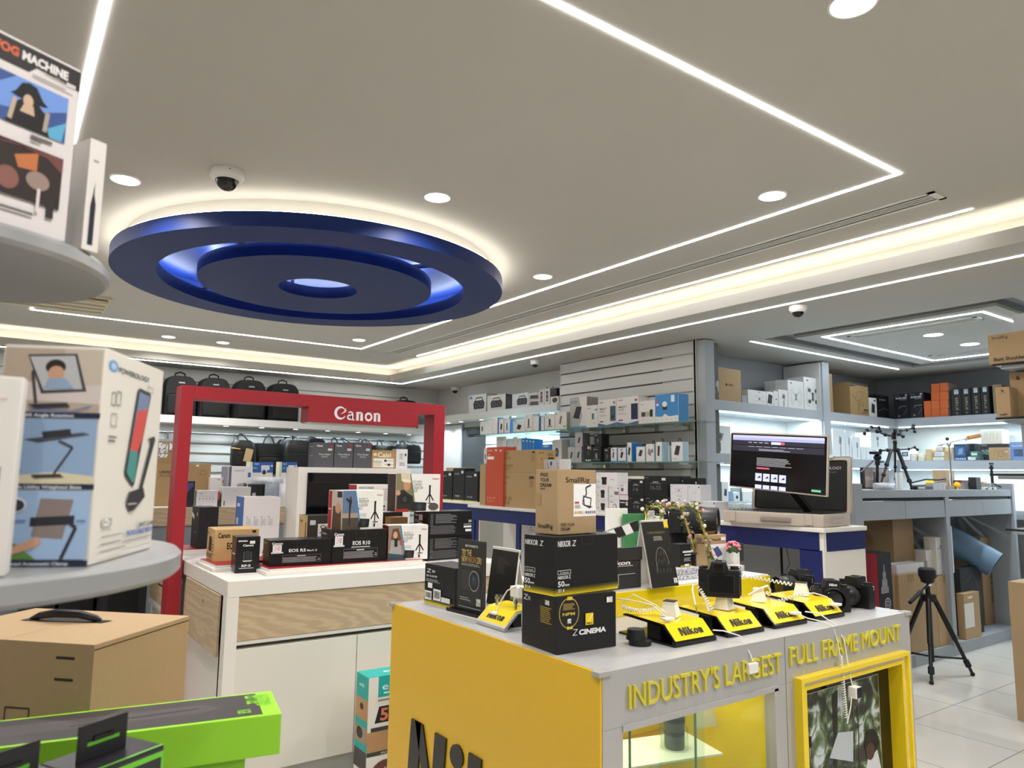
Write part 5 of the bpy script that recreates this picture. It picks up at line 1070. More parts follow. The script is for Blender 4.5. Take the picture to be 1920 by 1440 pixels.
# ================================================================ BACKPACKS ON THE BACK LEDGE
kmark()
def backpack(label, u0, u1, vtop, y, z0, d=.20, hump=0, group='black backpacks on the back wall ledge', vb=None):
    A = spot(u0, YP(y), z0); B = spot(u1, YP(y), z0); W = B.x-A.x; h = zat(A, vtop)-z0
    t = empty('backpack', (A.x+W/2, y, z0), 0, label, 'backpack', group); mb = MB(); N = 24
    outl = []
    for k in range(N+1):
        a = PI*k/N; x = math.cos(a); outl.append((W/2*math.copysign(abs(x)**.55, x), h*.62+h*.38*math.sin(a)**.8))
    outl = [(W*.5, .02)]+outl+[(-W*.5, .02)]
    layers = [(.90, .0), (.98, .03), (1, .07), (1, d-.03), (.95, d)]
    rings = [[mb.bm.verts.new((x*s, yy, h*.5+(z-h*.5)*(.97 if s < 1 else 1) if z > .03 else 0.0)) for x, z in outl] for s, yy in layers]
    i_ = mb.mi(M['nylon'])
    for R0, R1 in zip(rings, rings[1:]):
        for k in range(len(outl)):
            f = mb.bm.faces.new((R0[k], R0[(k+1) % len(outl)], R1[(k+1) % len(outl)], R1[k])); f.smooth = True; f.material_index = i_
    for R0 in (rings[0], rings[-1][::-1]): f = mb.bm.faces.new(R0); f.material_index = i_
    mb.build('body', t)
    fp = MB().box(-W*.40, -.028, .02, W*.40, .02, h*.52, M['nylon'], .02).build('front_pocket', t)
    MB().tube([(-W*.38, -.012, h*.55), (-W*.2, -.022, h*.57), (W*.2, -.022, h*.57), (W*.38, -.012, h*.55)], .003, M['black'], n=5).build('zip', t)
    MB().box(-.03, -.006, h*.80, .03, .002, h*.83, mat('badge', '9a9a9a', .4, metal=.6)).build('badge', t)
    MB().tube([(-.05, d*.6, h*.97), (-.045, d*.6, h+.03), (0, d*.6, h+.045), (.045, d*.6, h+.03), (.05, d*.6, h*.97)], .008, M['nylon']).build('top_handle', t)
    return t
LZ = 2.0665
for n_, (u0, u1, v) in (('largest leftmost', (305, 368, 701)), ('second', (371, 431, 705)), ('third', (438, 498, 709)), ('fourth', (503, 561, 716))):
    backpack(n_+' black backpack on the back ledge above the red frame', u0, u1, v, 8.04, LZ)
backpack('black backpack on the back ledge right of the red sign', 741, 786, 748, 8.06, LZ, vb=0)
backpack('dark backpack on the back ledge left of the white tablet mount box', -10, 62, 704, 8.04, LZ)
backpack('dark backpack hidden mostly behind the tablet mount box on the ledge', 190, 250, 703, 8.04, LZ); backpack('dark backpack behind the top right corner of the tablet mount box', 250, 302, 700, 8.05, LZ)
# rail and hanging bags
t = tag(MB().tube([(1.0, 8.2, 1.905), (4.35, 8.2, 1.905)], .006, M['chrome'], n=6).build('hanging_rail'), 'long chrome rail in front of the back slatted wall', 'rail')
for x in (1.1, 1.45, 2.15, 2.55, 3.1, 3.6, 4.1): MB().box(x-.01, 8.195, 1.83, x+.01, 8.32, 1.91, M['chrome']).build('bracket', t)
def bag(label, u0, u1, v0, v1, kind=0, y=8.08, m='leather'):
    A = py(u0, v0, y); B = py(u1, v1, y); W, h = B.x-A.x, A.z-B.z; t = empty('hanging_bag', ((A.x+B.x)/2, y, B.z), 0, label, 'bag', 'dark bags hanging from the chrome rail')
    mb = MB(); prof = [(.86, 0), (.97, .1), (1, .35), (.98, .7), (.90, .88), (.72, .97)] if kind != 1 else [(.9, 0), (.94, .4), (.98, .75), (1, .95), (1, 1)]
    N = 20; R_ = []
    for s, f in prof: R_.append([mb.bm.verts.new((W/2*s*math.copysign(abs(math.cos(q))**.6, math.cos(q)), .075*s*math.copysign(abs(math.sin(q))**.6, math.sin(q)), h*f)) for q in [2*PI*k/N for k in range(N)]])
    i_ = mb.mi(M[m])
    for a_, b_ in zip(R_, R_[1:]):
        for k in range(N): f = mb.bm.faces.new((a_[k], a_[(k+1) % N], b_[(k+1) % N], b_[k])); f.smooth = True; f.material_index = i_
    for q in (R_[0][::-1], R_[-1]): f = mb.bm.faces.new(q); f.material_index = i_
    mb.build('body', t)
    hh = max(.012, 1.912-B.z-h)
    MB().tube([(-W*.22, 0, h*.95), (-W*.10, (8.2-y)*.8, h+hh*.8), (0, 8.2-y, h+hh), (W*.10, (8.2-y)*.8, h+hh*.8), (W*.22, 0, h*.95)], .008, M['nylon'], n=6).build('handle', t)
    MB().box(-W*.36, -.082, h*.08, W*.36, -.06, h*.55, M[m], .012).build('front_pocket', t)
    MB().tube([(-W*.36, -.078, h*.62), (0, -.085, h*.60), (W*.36, -.078, h*.62)], .003, M['black'], n=5).build('zip', t)
    return t
b1 = bag('black roll top hanging bag with brown paper tag', 434, 475, 823, 876, 0)
MB().box(-.03, -.1, .06, .05, -.098, .2, M['card'], T=Matrix.Rotation(.2, 4, 'Y')).build('paper_tag', b1); MB().tube([(-.13, -.05, .2), (-.05, -.09, .19)], .006, hexm('c98a3a')).build('orange_strap', b1)
bag('black shopper shaped hanging bag with tall handles', 477, 527, 831, 890, 1, 8.19); bag('smooth black hanging backpack left of the grey adapter boxes', 533, 579, 823, 884, 0, 8.02); bag('black hanging backpack half hidden behind another one', 519, 560, 822, 880, 0, 8.24)
for k, (u0, u1, v0) in enumerate(((573, 608, 821), (612, 640, 828), (640, 662, 828), (664, 686, 829), (686, 704, 834), (700, 722, 833), (722, 742, 835), (742, 766, 832), (757, 787, 833))):
    bag(('first', 'second', 'third', 'fourth', 'fifth', 'sixth', 'seventh', 'eighth', 'last')[k]+' dark hanging bag in the row above the screen stand', u0, u1, v0, 866+2*(k % 3), 0, 8.02+.17*(k % 2), 'nylon')
kapply()
# far counter lens boxes
CX = 4.32
for k, (u0, u1, v, tx) in enumerate(((823, 847, 883, '14-24'), (848.5, 870, 878, '400'), (871, 895, 884, '70-200'))):
    xb('lens_box', ('left', 'tallest middle', 'right')[k]+' black lens box on the far blue counter', 'lens box', '19191b', u0, u1, v, CX, .14, 1.2055, arts={'F': [('r', 0, 0, 1, .025, 'c9c232'), ('t', .15, .8, .05, 'NIKKOR', 'bbbbbb', .4, 0), ('r', .72, .84, .9, .92, 'cccccc'), ('t', .2, .12, .05, tx, 'cccccc', .4, 0)]})
o = xb('cardboard_box', 'small brown box behind the black lens boxes on the far counter', 'cardboard box', 'card', 835, 874, 877, 4.50, .1, 1.2055)
# teal box on the floor between table and yellow counter
q = pz(700, 1480, 0)
A = Vector((1.66, 3.36, 0))
tb = carton('appliance_box', 'tall teal and white robot vacuum box standing on the floor beside the yellow panel', 'appliance box', 'e9e4d8', P=Vector((py(692, 1272, 3.3).x, 3.3, 0)), a=.0, w=.36, d=.14, h=py(692, 1272, 3.3).z, z0=0, arts={
 'F': [('r', .14, .82, .60, 1, '1fa7a0'), ('t', .20, .88, .06, 'eufy', 'eef6f4', .34, .0), ('r', .22, .845, .42, .86, 'cfe8e5'), ('r', .14, .785, .6, .80, '8a8a86'), ('p', [(.10, .60), (.16, .74), (.9, .74), (.86, .60)], '1d1b1b'), ('t', .18, .62, .10, '5X', 'e07a5c', .32, .03), ('t', .56, .69, .025, 'MORE', 'f0f0f0', .2, 0), ('t', .56, .65, .025, 'POWER', 'f0f0f0', .22, 0), ('r', .05, .53, .9, .565, '3c3a38'), ('r', .0, .36, .95, .53, 'b48a5f'), ('e', .5, .46, .09, .035, '1b1b1b'), ('r', 0, .325, .95, .36, '3c3a38'), ('t', .2, .33, .02, 'Wi-Fi Enabled', 'e8e8e8', .4, 0), ('e', .3, .19, .22, .09, '6d4136'), ('t', .14, .17, .045, '2-IN-1', 'ece6df', .34, .01)],
 'L': [('r', 0, .80, 1, 1, '1fa7a0'), ('t', .25, .90, .03, 'eufy', 'eef6f4', .4, 0), ('r', 0, .62, 1, .80, 'b48a5f'), ('e', .5, .73, .14, .03, '1b1b1b'), ('r', 0, .56, 1, .62, '1fa7a0'), ('r', 0, .42, 1, .56, 'a38a70'), ('e', .4, .5, .25, .05, '2a2827'), ('r', 0, .36, 1, .42, '1fa7a0'), ('r', 0, .2, 1, .36, '4b4442')], 'T': [('r', 0, 0, 1, 1, '1fa7a0'), ('t', .3, .4, .3, 'eufy', 'eef6f4', .3, 0)]})
# ================================================================ THINGS ON THE SERVICE COUNTERS
CT = 1.2155
def cx(name, label, cat, col, u0, u1, v, d=.12, x=4.04, z0=CT, arts=None, **k): return xb(name, label, cat, col, u0, u1, v, x, d, z0, arts, **k)
def lensart(n): return [('r', .08, .84, .32, .88, '9a9a9a'), ('r', .5, .86, .75, .9, 'b0a8a8'), ('r', .42, .12, .72, .7, '1d1d1f'), ('r', .39, .45, .75, .66, '1d1d1f'), ('r', .42, .2, .72, .22, '555555')]+lines(.06, .3, .25, .4, 3, 'b9b0b0')
a = cx('lens_box', 'bottom white lens box in the column right of the brown camera cage box', 'lens box', 'dedad9', 1118, 1140, 936, arts={'F': lensart(1)})
b_ = cx('lens_box', 'middle white lens box in the column right of the brown camera cage box', 'lens box', 'dedad9', 1118, 1139.5, 911, z0=CT+a['dims'][2]+.001, arts={'F': lensart(1)})
cx('lens_box', 'top wide white lens box in the column right of the brown camera cage box', 'lens box', 'e2dedd', 1118, 1157, 886, z0=CT+a['dims'][2]+b_['dims'][2]+.002, arts={'F': [('r', .28, .1, .5, .66, '1d1d1f'), ('r', .26, .5, .52, .64, '1d1d1f'), ('r', .68, .45, .88, .5, 'a9a5a5'), ('r', .04, .85, .16, .88, '9a9a9a')]+lines(.04, .2, .25, .4, 3, 'b9b0b0')})
a = cx('lens_box', 'white box with ring drawing in the second column of the small white boxes', 'lens box', 'dedad9', 1141.5, 1161, 936.5, arts={'F': [('e', .58, .4, .2, .3, '77777a'), ('e', .56, .4, .14, .22, 'dedad9')]+lines(.1, .5, .78, .9, 2, '8a8a8a')})
a2 = cx('camera_box', 'white box with grey grid drawing above the ring drawing box', 'camera box', 'dedad9', 1141, 1161, 911, z0=CT+a['dims'][2]+.001, arts={'F': [('r', .55, .35, .95, .6, '77777a'), ('r', .1, .84, .35, .88, '9a9a9a'), ('r', .85, .8, .98, .86, '333333')]+lines(.08, .5, .2, .32, 2, 'b9b0b0')})
a = cx('lens_box', 'small black lens box under the white camera boxes left of the number 14 box', 'lens box', '17171a', 1162, 1178, 937.5, arts={'F': [('r', .05, .78, .6, .86, 'cccccc'), ('r', .7, .6, .98, .9, 'aaaaaa'), ('r', .3, .3, .6, .36, 'cccccc'), ('r', .1, .15, .9, .19, '888888')]})
a3 = cx('lens_box', 'plain white slim box on the small black lens box', 'lens box', 'd4cfce', 1161.8, 1177.5, 928, z0=CT+a['dims'][2]+.001)
cx('camera_box', 'white webcam box with pink lower line beside the number 16 box', 'camera box', 'dcd8d8', 1161.5, 1176.8, 908, z0=CT+a['dims'][2]+a3['dims'][2]+.002, arts={'F': [('e', .35, .5, .16, .17, '23263a'), ('e', .35, .5, .08, .09, '6b7390'), ('r', .1, .84, .5, .9, '77777a'), ('r', 0, 0, 1, .06, 'c46a80')]})
o = cx('accessory_box', 'cream coloured wide box behind the number 16 box', 'accessory box', 'ddd6bf', 1157, 1208, 892.5, x=4.24, d=.1)
def fuji(label, u0, u1, v, z0, tx, w, x=4.04, d=.13): return cx('lens_box', label, 'lens box', '141416', u0, u1, v, d, x, z0, {'F': [('r', .04, .88, .2, .91, '777777'), ('r', .76, .78, .92, .90, 'd9d5d5'), ('r', .38, .68, .62, .72, 'a9a9a9'), ('r', .28, .62, .72, .645, '8a8a8a'), ('t', .5-w/2, .33, .2, tx, '75757a', w, .0)]})
f1 = fuji('black lens box with number 14, lower left of the four numbered boxes', 1178.6, 1209, 931, CT, '14', .3)
fuji('black lens box with number 16, upper left of the four numbered boxes', 1177.5, 1207.5, 898, CT+f1['dims'][2]+.001, '16', .3)
f2 = fuji('black lens box with number 50, lower right of the four numbered boxes', 1209.8, 1256, 930.5, CT, '50-140', .6)
fuji('wide black lens box with numbers 16-55, upper right of the four numbered boxes', 1208, 1252, 892, CT+f2['dims'][2]+.001, '16-55', .44)
x1 = cx('camera_box', 'wide grey white camera box behind the floral arch', 'camera box', 'cbc8ca', 1257, 1313.5, 937.5, .14, 4.04, CT, {'F': [('r', .03, .92, .1, .95, '8a8a8a'), ('t', .38, .6, .12, 'X-M5', '66666a', .3, .0), ('r', .3, .55, .7, .57, 'a5a5a5')]})
x2 = cx('camera_box', 'grey white camera box right of the floral arch with small dark label', 'camera box', 'c7c5c8', 1314.2, 1342, 939.5, .14, 4.04, CT, {'F': [('r', .03, .88, .18, .91, '8a8a8a'), ('t', .34, .47, .1, 'X-M5', '66666a', .42, .0), ('r', .28, .42, .75, .44, 'a5a5a5'), ('r', .88, .85, .97, .95, '55555a')]})
z2 = CT+x1['dims'][2]+.001
cx('camera_box', 'white box with camera doodle on top of the wide grey white camera box', 'camera box', 'd4d2d6', 1257, 1289.5, 908, .12, 4.05, z2, {'F': [('l', [(.3, .5), (.3, .75), (.66, .75), (.66, .5), (.3, .5)], .01, '8a7a7a'), ('e', .5, .62, .07, .07, 'a09090'), ('t', .36, .2, .14, 'X half', '77777a', .3, -.01), ('r', .03, .86, .15, .89, '8a8a8a')]})
cx('camera_box', 'white box with small handwriting mark right of the camera doodle box', 'camera box', 'd2d0d4', 1290, 1313, 909, .12, 4.05, z2, {'F': [('t', .34, .45, .1, 'X half', '8a8a8e', .34, -.01), ('r', .06, .86, .2, .9, '8a8a8a'), ('r', .85, .8, .95, .9, '55555a')]})
o_ = cx('lens_box', 'plain black box standing behind the camera doodle box', 'lens box', '19191b', 1252.5, 1280, 892.5, .1, 4.30, CT, {'F': [('r', .05, .93, .25, .95, '777777')]})
cx('lens_box', 'low black box lying behind the handwriting mark box near the grey post', 'lens box', '1a1a1c', 1278.5, 1309, 896, .1, 4.3, CT, {'F': [('r', .05, .9, .1, .93, 'dddddd'), ('r', .88, .84, .94, .9, 'dddddd')]})
# green house shaped box
A = spot(1343, XP(4.1), CT); B = spot(1353.5, XP(4.1), CT)
t = MB().prism([(0, 0), (.035, 0), (.035, .085), (.0175, .115), (0, .085)], .035, hexm('1f5a3a')).build('milk_carton_box'); t.location = (4.10, A.y, CT+.0005); t.rotation_euler.z = -PI/2; tag(t, 'tiny green house shaped carton at the left end of the monitor case', 'small box')
art([('l', [(.3, .15), (.5, .4), (.4, .6), (.6, .8)], .03, 'cfe3d6')], .035, .085, Matrix.Translation((0, -.0006, 0))@Matrix.Rotation(PI/2, 4, 'X'), t)
# large lens boxes on the middle counter
C2 = 1.1975
og = 'c04a2c'
xb('lens_box', 'tall orange lens box with white label on the middle blue counter', 'lens box', og, 910.7, 943, 839, 4.02, .15, C2, {'F': [('t', .06, .93, .02, 'SONY', 'e8d5cc', .3, .02), ('r', .5, .93, .62, .96, 'e8d5cc'), ('r', .78, .92, .88, .95, 'e8d5cc'), ('t', .1, .865, .025, 'a', 'e8d5cc', .1, .02), ('r', .06, .79, .45, .84, 'eeeae6'), ('t', .06, .12, .03, 'FE 200-600', 'd9a28f', .5, .0), ('t', .06, .07, .03, 'F5.6-6.3', 'd9a28f', .4, .0)]})
xb('cardboard_box', 'slim brown box standing left of the tall orange lens box', 'cardboard box', 'a98a62', 899, 910, 871, 4.03, .12, C2)
sa = xb('lens_box', 'lower large brown lens box right of the tall orange box', 'cardboard box', 'b19263', 944.5, 1004, 886, 4.04, .2, C2, {'F': [('t', .04, .84, .05, 'SONY', '5f4c2e', .17, .02), ('t', .04, .68, .06, 'a', '5f4c2e', .05, .02), ('t', .04, .20, .10, 'FE 300', '4d3c22', .22, .0), ('t', .04, .08, .09, 'F2.8', '4d3c22', .14, .0), ('r', .8, .82, .95, .9, '4d3c22')]+lines(.82, .95, .6, .8, 6, '8a7145')})
zs = C2+sa['dims'][2]+.001
sb2 = xb('lens_box', 'upper large brown lens box stacked right of the tall orange box', 'cardboard box', 'ad8f61', 945, 1006.5, 845, 4.04, .22, zs, {'F': [('t', .04, .84, .07, 'SONY', '5f4c2e', .12, .02), ('t', .04, .25, .12, 'FE 400-800', '5f4c2e', .24, .0), ('t', .04, .10, .12, 'F6.3-8', '5f4c2e', .16, .0), ('r', .86, .84, .95, .93, '4d3c22'), ('r', .04, .58, .22, .72, '9a7f50')]+lines(.84, .95, .5, .8, 7, '8a7145')+[('l', [(.44, .99), (.44, .84), (.56, .84), (.56, .99)], .01, '8f7244')], 'R': [('t', .1, .82, .07, 'SONY', '5f4c2e', .3, .02), ('r', .6, .5, .9, .68, '4d3c22'), ('e', .25, .6, .05, .04, 'b5572e')]+lines(.55, .9, .75, .88, 3, '6f5933')})
xb('cardboard_box', 'brown carton behind the brown camera cage box on the middle counter', 'cardboard box', 'a88a5e', 1010, 1062, 880, 4.10, .16, C2)
for k, (u0, u1) in enumerate(((1010.5, 1030), (1030.5, 1047.5))):
    cx('accessory_box', ('left', 'right')[k]+' small grey white pen box behind the top of the brown camera cage box', 'accessory box', 'cfced3', u0, u1, 862, .05, 4.12, C2+.211, arts={'F': [('r', .06, .78, .26, .92, '33343a'), ('l', [(.4, .1), (.65, .3), (.95, .75)], .03, '4a4a4e'), ('r', .8, .75, .86, .9, '777777')]})
cx('accessory_box', 'white open card holder right of the pen boxes', 'accessory box', 'e0deda', 1048.5, 1064, 861, .04, 4.12, C2+.211)
# monitor case
A = pz(1356, 978.5, CT); B = pz(1545, 990, CT); Cc = pz(1620, 986, CT)
Lc = (A-B).length; Wc = .40; hc = zat(B, 965.5)-CT
ang = math.atan2((A-B).y, (A-B).x)
t = empty('portable_screen_case', (B.x, B.y, CT+.0005), ang, 'beige suitcase style case holding a tilted touch screen on the near blue counter', 'portable screen')
bg = mat('beige_case', 'b9ada0', .5)
MB().box(0, -Wc, 0, Lc, 0, hc, bg, .012).build('case_base', t)
MB().box(.02, -Wc+.02, hc, Lc-.02, -.02, hc+.002, M['blackm']).build('black_lining', t)
MB().box(Lc*.30, 0, hc*.28, Lc*.60, .012, hc*.62, mat('case_handle', '8d8078', .5), .008).build('handle', t)
for f in (.10, .86): MB().box(Lc*f, 0, hc*.12, Lc*f+.045, .006, hc*.95, bg, .005).build('latch', t)
MB().box(-.004, -.28, hc*.3, .0, -.12, hc*.62, bg, .003).build('side_socket_cover', t)
# opened lid standing on the far long edge, leaning outwards
Pb = Vector((B.x, B.y, 0))+Vector((math.cos(ang), math.sin(ang), 0))*0
lidT = Matrix.Translation((0, -Wc+.012, hc-.004))@Matrix.Rotation(.12, 4, 'X')
LH = .36
b = MB().box(-.01, -.02, 0, Lc, .0, LH, bg, .02, T=lidT); b.build('lid', t)
MB().box(.015, .0005, .012, Lc-.025, .006, LH-.025, M['blackm'], .012, T=lidT).build('lid_lining', t)
art([('t', .02, .79, .06, 'POWEROLOGY', 'b9b5b0', .30, .01), ('t', .10, .72, .035, 'Portable Smart Screen', '8a8680', .24, -.005)], -Lc, LH, lidT@Matrix.Translation((Lc-.06, .0068, 0))@Matrix(((-1, 0, 0, 0), (0, 0, 1, 0), (0, 1, 0, 0), (0, 0, 0, 1)))@Matrix.Scale(-1, 4, (1, 0, 0))@Matrix.Translation((.0, 0, 0)), t, 'lid_lettering') if False else None
# lid lettering laid on the lining, read from the counter front
LT_ = lidT@Matrix(((-1, 0, 0, Lc*.36), (0, 0, 1, .0066), (0, 1, 0, 0), (0, 0, 0, 1)))
art([('t', .0, .77, .05, 'POWEROLOGY', 'b9b5b0', .29, .01), ('t', .06, .71, .028, 'Smart Screen', '8a8680', .18, -.005)], 1*Lc, LH, LT_, t, 'lid_lettering')
MB().box(.10, .0, LH-.01, .15, .008, LH+.012, M['wplas'], .003, T=lidT).build('lid_clip', t)
# screen
xs = 3.98
c0, c1, c2, c3 = [px(u, v, xs) for u, v in ((1369, 918), (1554, 926.4), (1568, 808), (1387.6, 816))]
U_ = (c1-c0); W_ = (U_.length); U_.normalize(); V_ = (c3-c0); V_ -= U_*V_.dot(U_); 
Hs = (V_.length+abs((c2-c1).dot(V_.normalized())))/2; V_.normalize(); N_ = U_.cross(V_)
sh = (c3-c0).dot(U_)
ST = Matrix(((U_.x, V_.x, N_.x, c0.x), (U_.y, V_.y, N_.y, c0.y), (U_.z, V_.z, N_.z, c0.z), (0, 0, 0, 1)))
# tip the screen back about its lower edge so that it leans like the photo
ST = ST@Matrix.Rotation(.10, 4, 'Z')@Matrix.Rotation(-.0, 4, 'X')
ST = Matrix(((U_.x, V_.x, N_.x, c0.x), (U_.y, V_.y, N_.y, c0.y), (U_.z, V_.z, N_.z, c0.z), (0, 0, 0, 1)))
inv = t.matrix_basis.inverted()
bpy.context.view_layer.update()
sc = Matrix.Shear('XZ', 4, (0, 0)) if False else None
ti = math.atan2(sh, Hs)
SRm = ST@Matrix.Translation((W_/2, Hs/2, 0))@Matrix.Rotation(-.055, 4, 'Z')@Matrix.Translation((-W_/2, -Hs/2, 0))
p = MB().box(0, 0, -.018, W_, Hs, 0, bg, .008, T=inv@SRm).build('screen_housing', t)
e_ = emis
MB().box(.009, .009, -.001, W_-.009, Hs-.009, .0012, mat('screen_dark', '111114', .12, emit=0), .001, T=inv@SRm).build('screen', t)
scr = [('r', .02, .88, .98, .975, '9ea2d6'), ('r', .02, .93, .98, .975, 'b6b8e6'), ('r', .02, .80, .98, .88, '2a2a33'), ('r', .45, .82, .58, .865, 'c9d2ee'), ('r', .55, .82, .59, .865, 'c05a6a'), ('r', .02, .68, .98, .79, '2c2c38')]+[('r', .2+.085*k, .765, .27+.085*k, .772, 'bcbcc4') for k in range(7)]+[('r', .2+.06*k, .84, .24+.06*k, .85, 'c9c9cc') for k in range(4)]+lines(.32, .66, .70, .74, 2, 'b9b9c4', .35)+lines(.30, .68, .42, .58, 7, 'a8a8ae', .35)+[('r', .30, .36, .44, .39, 'c9556a')]+[('r', .29+.085*k, .14, .36+.085*k, .28, 'c3c6ec') for k in range(4)]+[('r', .29+.085*k, .0, .36+.085*k, .07, 'c3c6ec') for k in range(4)]+[('p', [(.31+.085*k, .19), (.34+.085*k, .24), (.35+.085*k, .20)], '333344') for k in range(4)]+[('r', .87, .04, .96, .08, '5fb08a')]
so = art(scr, W_-.018, Hs-.018, inv@SRm@Matrix.Translation((.009, .009, .001)), t, 'screen_page', th=.0012)
for s_ in so.data.materials: pass
lit = {}
for i_, m_ in enumerate(list(so.data.materials)):
    h_ = m_.name.split('_')[1]; so.data.materials[i_] = mat('glow_'+h_, h_, .3, emit=.55)
q0 = inv@(SRm@Vector((W_*.5, Hs*.35, -.02))); q1_ = Vector((q0.x-.10, -Wc*.62, hc+.01))
MB().tube([q0, q0.lerp(q1_, .5), q1_], .028, M['blackm'], n=4).build('screen_arm', t)
# under the near counter: a black cable pole
t = MB().tube([(4.30, 2.93, 0), (4.30, 2.93, 1.07)], .008, M['blackm']).build('cable_pole'); tag(t, 'thin black vertical pole under the near blue counter', 'pole')
t = MB().tube([(4.31, 2.9, 1.05), (4.30, 2.87, .95), (4.31, 2.93, .85), (4.31, 2.92, .7)], .004, hexm('6c7074')).build('cable'); tag(t, 'grey cable hanging under the near blue counter', 'cable')

kmark()
# ================================================================ SLATTED WALL: GLASS SHELVES AND THEIR BOXES
def gshelf(label, y0, y1, x0, x1, z, ym):
    t = empty('glass_shelf', (x0, y0, z), 0, label, 'glass shelf', 'glass shelves on the slatted wall')
    MB().box(0, 0, -.008, x1-x0, y1-y0, 0, M['glass']).build('glass', t)
    MB().box(-.001, 0, -.008, .0015, y1-y0, 0, M['gls_edge']).build('front_edge', t)
    for y in ym: MB().box(x1-x0-.05, y-y0-.012, -.045, x1-x0, y-y0+.012, -.009, M['chrome'], .002).box(x1-x0-.2, y-y0-.004, -.02, x1-x0-.04, y-y0+.004, -.0085, M['chrome']).build('bracket', t)
GX = 4.22
gshelf('upper glass shelf on the slatted wall, left half', 4.72, 5.44, GX, 4.499, 1.925, (4.85, 5.3)); gshelf('upper glass shelf on the slatted wall, right half', 3.56, 4.71, GX, 4.499, 1.925, (3.85, 4.2, 4.55))
gshelf('lower glass shelf on the slatted wall, left half', 4.62, 5.44, GX, 4.499, 1.62, (4.8, 5.25)); gshelf('lower glass shelf on the slatted wall, right half', 3.52, 4.61, GX, 4.499, 1.62, (3.8, 4.15, 4.5))
gshelf('upper glass shelf under the right ledge', 5.45, 6.62, GX, 4.734, 1.925, (5.7, 6.3)); gshelf('lower glass shelf under the right ledge', 5.5, 6.60, GX+.03, 4.734, 1.62, (5.7, 6.3))
def prod(kind, seed=0, bg=None):
    r = random.Random(seed*7+kind); o = [('r', .1, .86, .1+.3*(.6+.4*r.random()), .9, 'a9a9a9')]
    if kind == 0: o += [('p', [(.38, .25), (.62, .3), (.72, .68), (.5, .66)], '2f3238'), ('p', [(.6, .3), (.66, .3), (.78, .66), (.72, .68)], '6b6f76')]
    elif kind == 1: o += [('p', [(.3, .3), (.62, .22), (.75, .6), (.42, .7)], '26282e')]
    elif kind == 2: o += [('r', .42, .3, .6, .72, '26282e'), ('r', .3, .22, .75, .27, '3c3f46')]
    elif kind == 3: o += [('e', .5, .45, .22, .2, 'cfcfd2'), ('e', .5, .45, .14, .13, 'e5e5e7')]
    elif kind == 4: o += [('e', .5, .45, .2, .2, '3c3f46'), ('e', .5, .45, .1, .1, '77787c')]
    o += lines(.1, .45, .08, .16, 2, 'b9b9b9')+lines(.1, .5, .74, .82, 2, 'c2c2c2')
    return o
def gb(label, u0, u1, v, z0, kind=0, col='dcd9d5', side=None, d=.09, x=GX+.02, a=None, cat='accessory box', group=None, loop=False, name='product_box', tilt=0):
    o = xb(name, label, cat, col, u0, u1, v, x, d, z0+.0005, {'F': a if a is not None else prod(kind, int(u0))}, side=side, group=group)
    w_, d_, h_ = o['dims']
    if loop: MB().tube([(w_*.38, d_*.5, h_), (w_*.38, d_*.5, h_+.02), (w_*.5, d_*.5, h_+.03), (w_*.62, d_*.5, h_+.02), (w_*.62, d_*.5, h_)], .003, M['blackm'], n=5).build('hang_loop', o)
    if tilt: o.rotation_euler = (0, 0, o.rotation_euler.z); o.rotation_euler.rotate_axis('Y', tilt)
    return o
GZ, GZ2 = 1.925, 1.62
gb('white box with green corner mark on the upper glass shelf', 1041, 1062, 774, GZ, 1, side='9a978f', a=[('p', [(.35, .35), (.5, .3), (.62, .75), (.48, .8)], '6f6a55'), ('e', .85, .15, .12, .06, '7fbf3f'), ('e', .08, .93, .08, .06, '7fbf3f')])
gb('tall grey white solar panel box, leftmost on the slatted wall upper shelf', 1068.5, 1100, 746.5, GZ, side='8f8d8a', d=.14, x=GX+.06, a=[('r', 0, 0, 1, 1, 'a9a9a8'), ('p', [(.55, 1), (1, 1), (1, 0), (.55, 0), (.75, .4)], 'dad6d3'), ('r', 0, 0, 1, .07, '4a90cc'), ('p', [(.2, .35), (.55, .3), (.72, .68), (.4, .7)], '242428'), ('t', .04, .86, .035, 'Smart Home', '333333', .42, .01), ('t', .04, .80, .035, 'Solar Panel', '333333', .4, .01)])
gb('small white box with tiny blue phone picture in front of the solar panel box', 1099, 1121, 761, GZ, a=[('r', .1, .84, .4, .88, '999999'), ('r', .5, .35, .68, .62, '3b6f8a'), ('e', .85, .78, .1, .06, '8a93a8'), ('e', .7, .18, .1, .05, 'c9c9c9')], d=.08)
def lock(u0, u1, v, label, c): gb(label, u0, u1, v, GZ, d=.11, a=[('p', [(0, 0), (1, 0), (1, .12), (.5, .04), (0, .13)], '4a6290'), ('r', .68, .18, .98, .74, c), ('e', .83, .34, .08, .07, '1d2a30'), ('t', .08, .62, .07, 'SMART', '333333', .4, .01), ('t', .08, .52, .07, 'LOCK', '333333', .28, .01), ('r', .1, .16, .3, .2, '222222'), ('e', .9, .86, .06, .05, 'b5625a')]+lines(.08, .5, .38, .46, 2, 'a9a9a9')+[('r', .1, .88, .3, .92, '9a9a9a')])
lock(1121.5, 1155, 751, 'left white smart lock box with grey green lock picture', '3f5560'); lock(1155.8, 1197, 746.5, 'right white smart lock box with dark blue lock picture', '23264a')
gb('white box with small doorbell camera picture right of the smart lock boxes', 1198, 1228.5, 753, GZ, d=.1, a=[('t', .05, .82, .07, 'ring', '8a8a8a', .25, .0), ('r', .15, .3, .7, .52, 'b0ac96'), ('r', .68, .28, .86, .6, '1f2023'), ('r', .16, .31, .4, .5, '3b3d38')]+[('e', .15+.2*k, .12, .03, .02, 'aaaaaa') for k in range(4)])
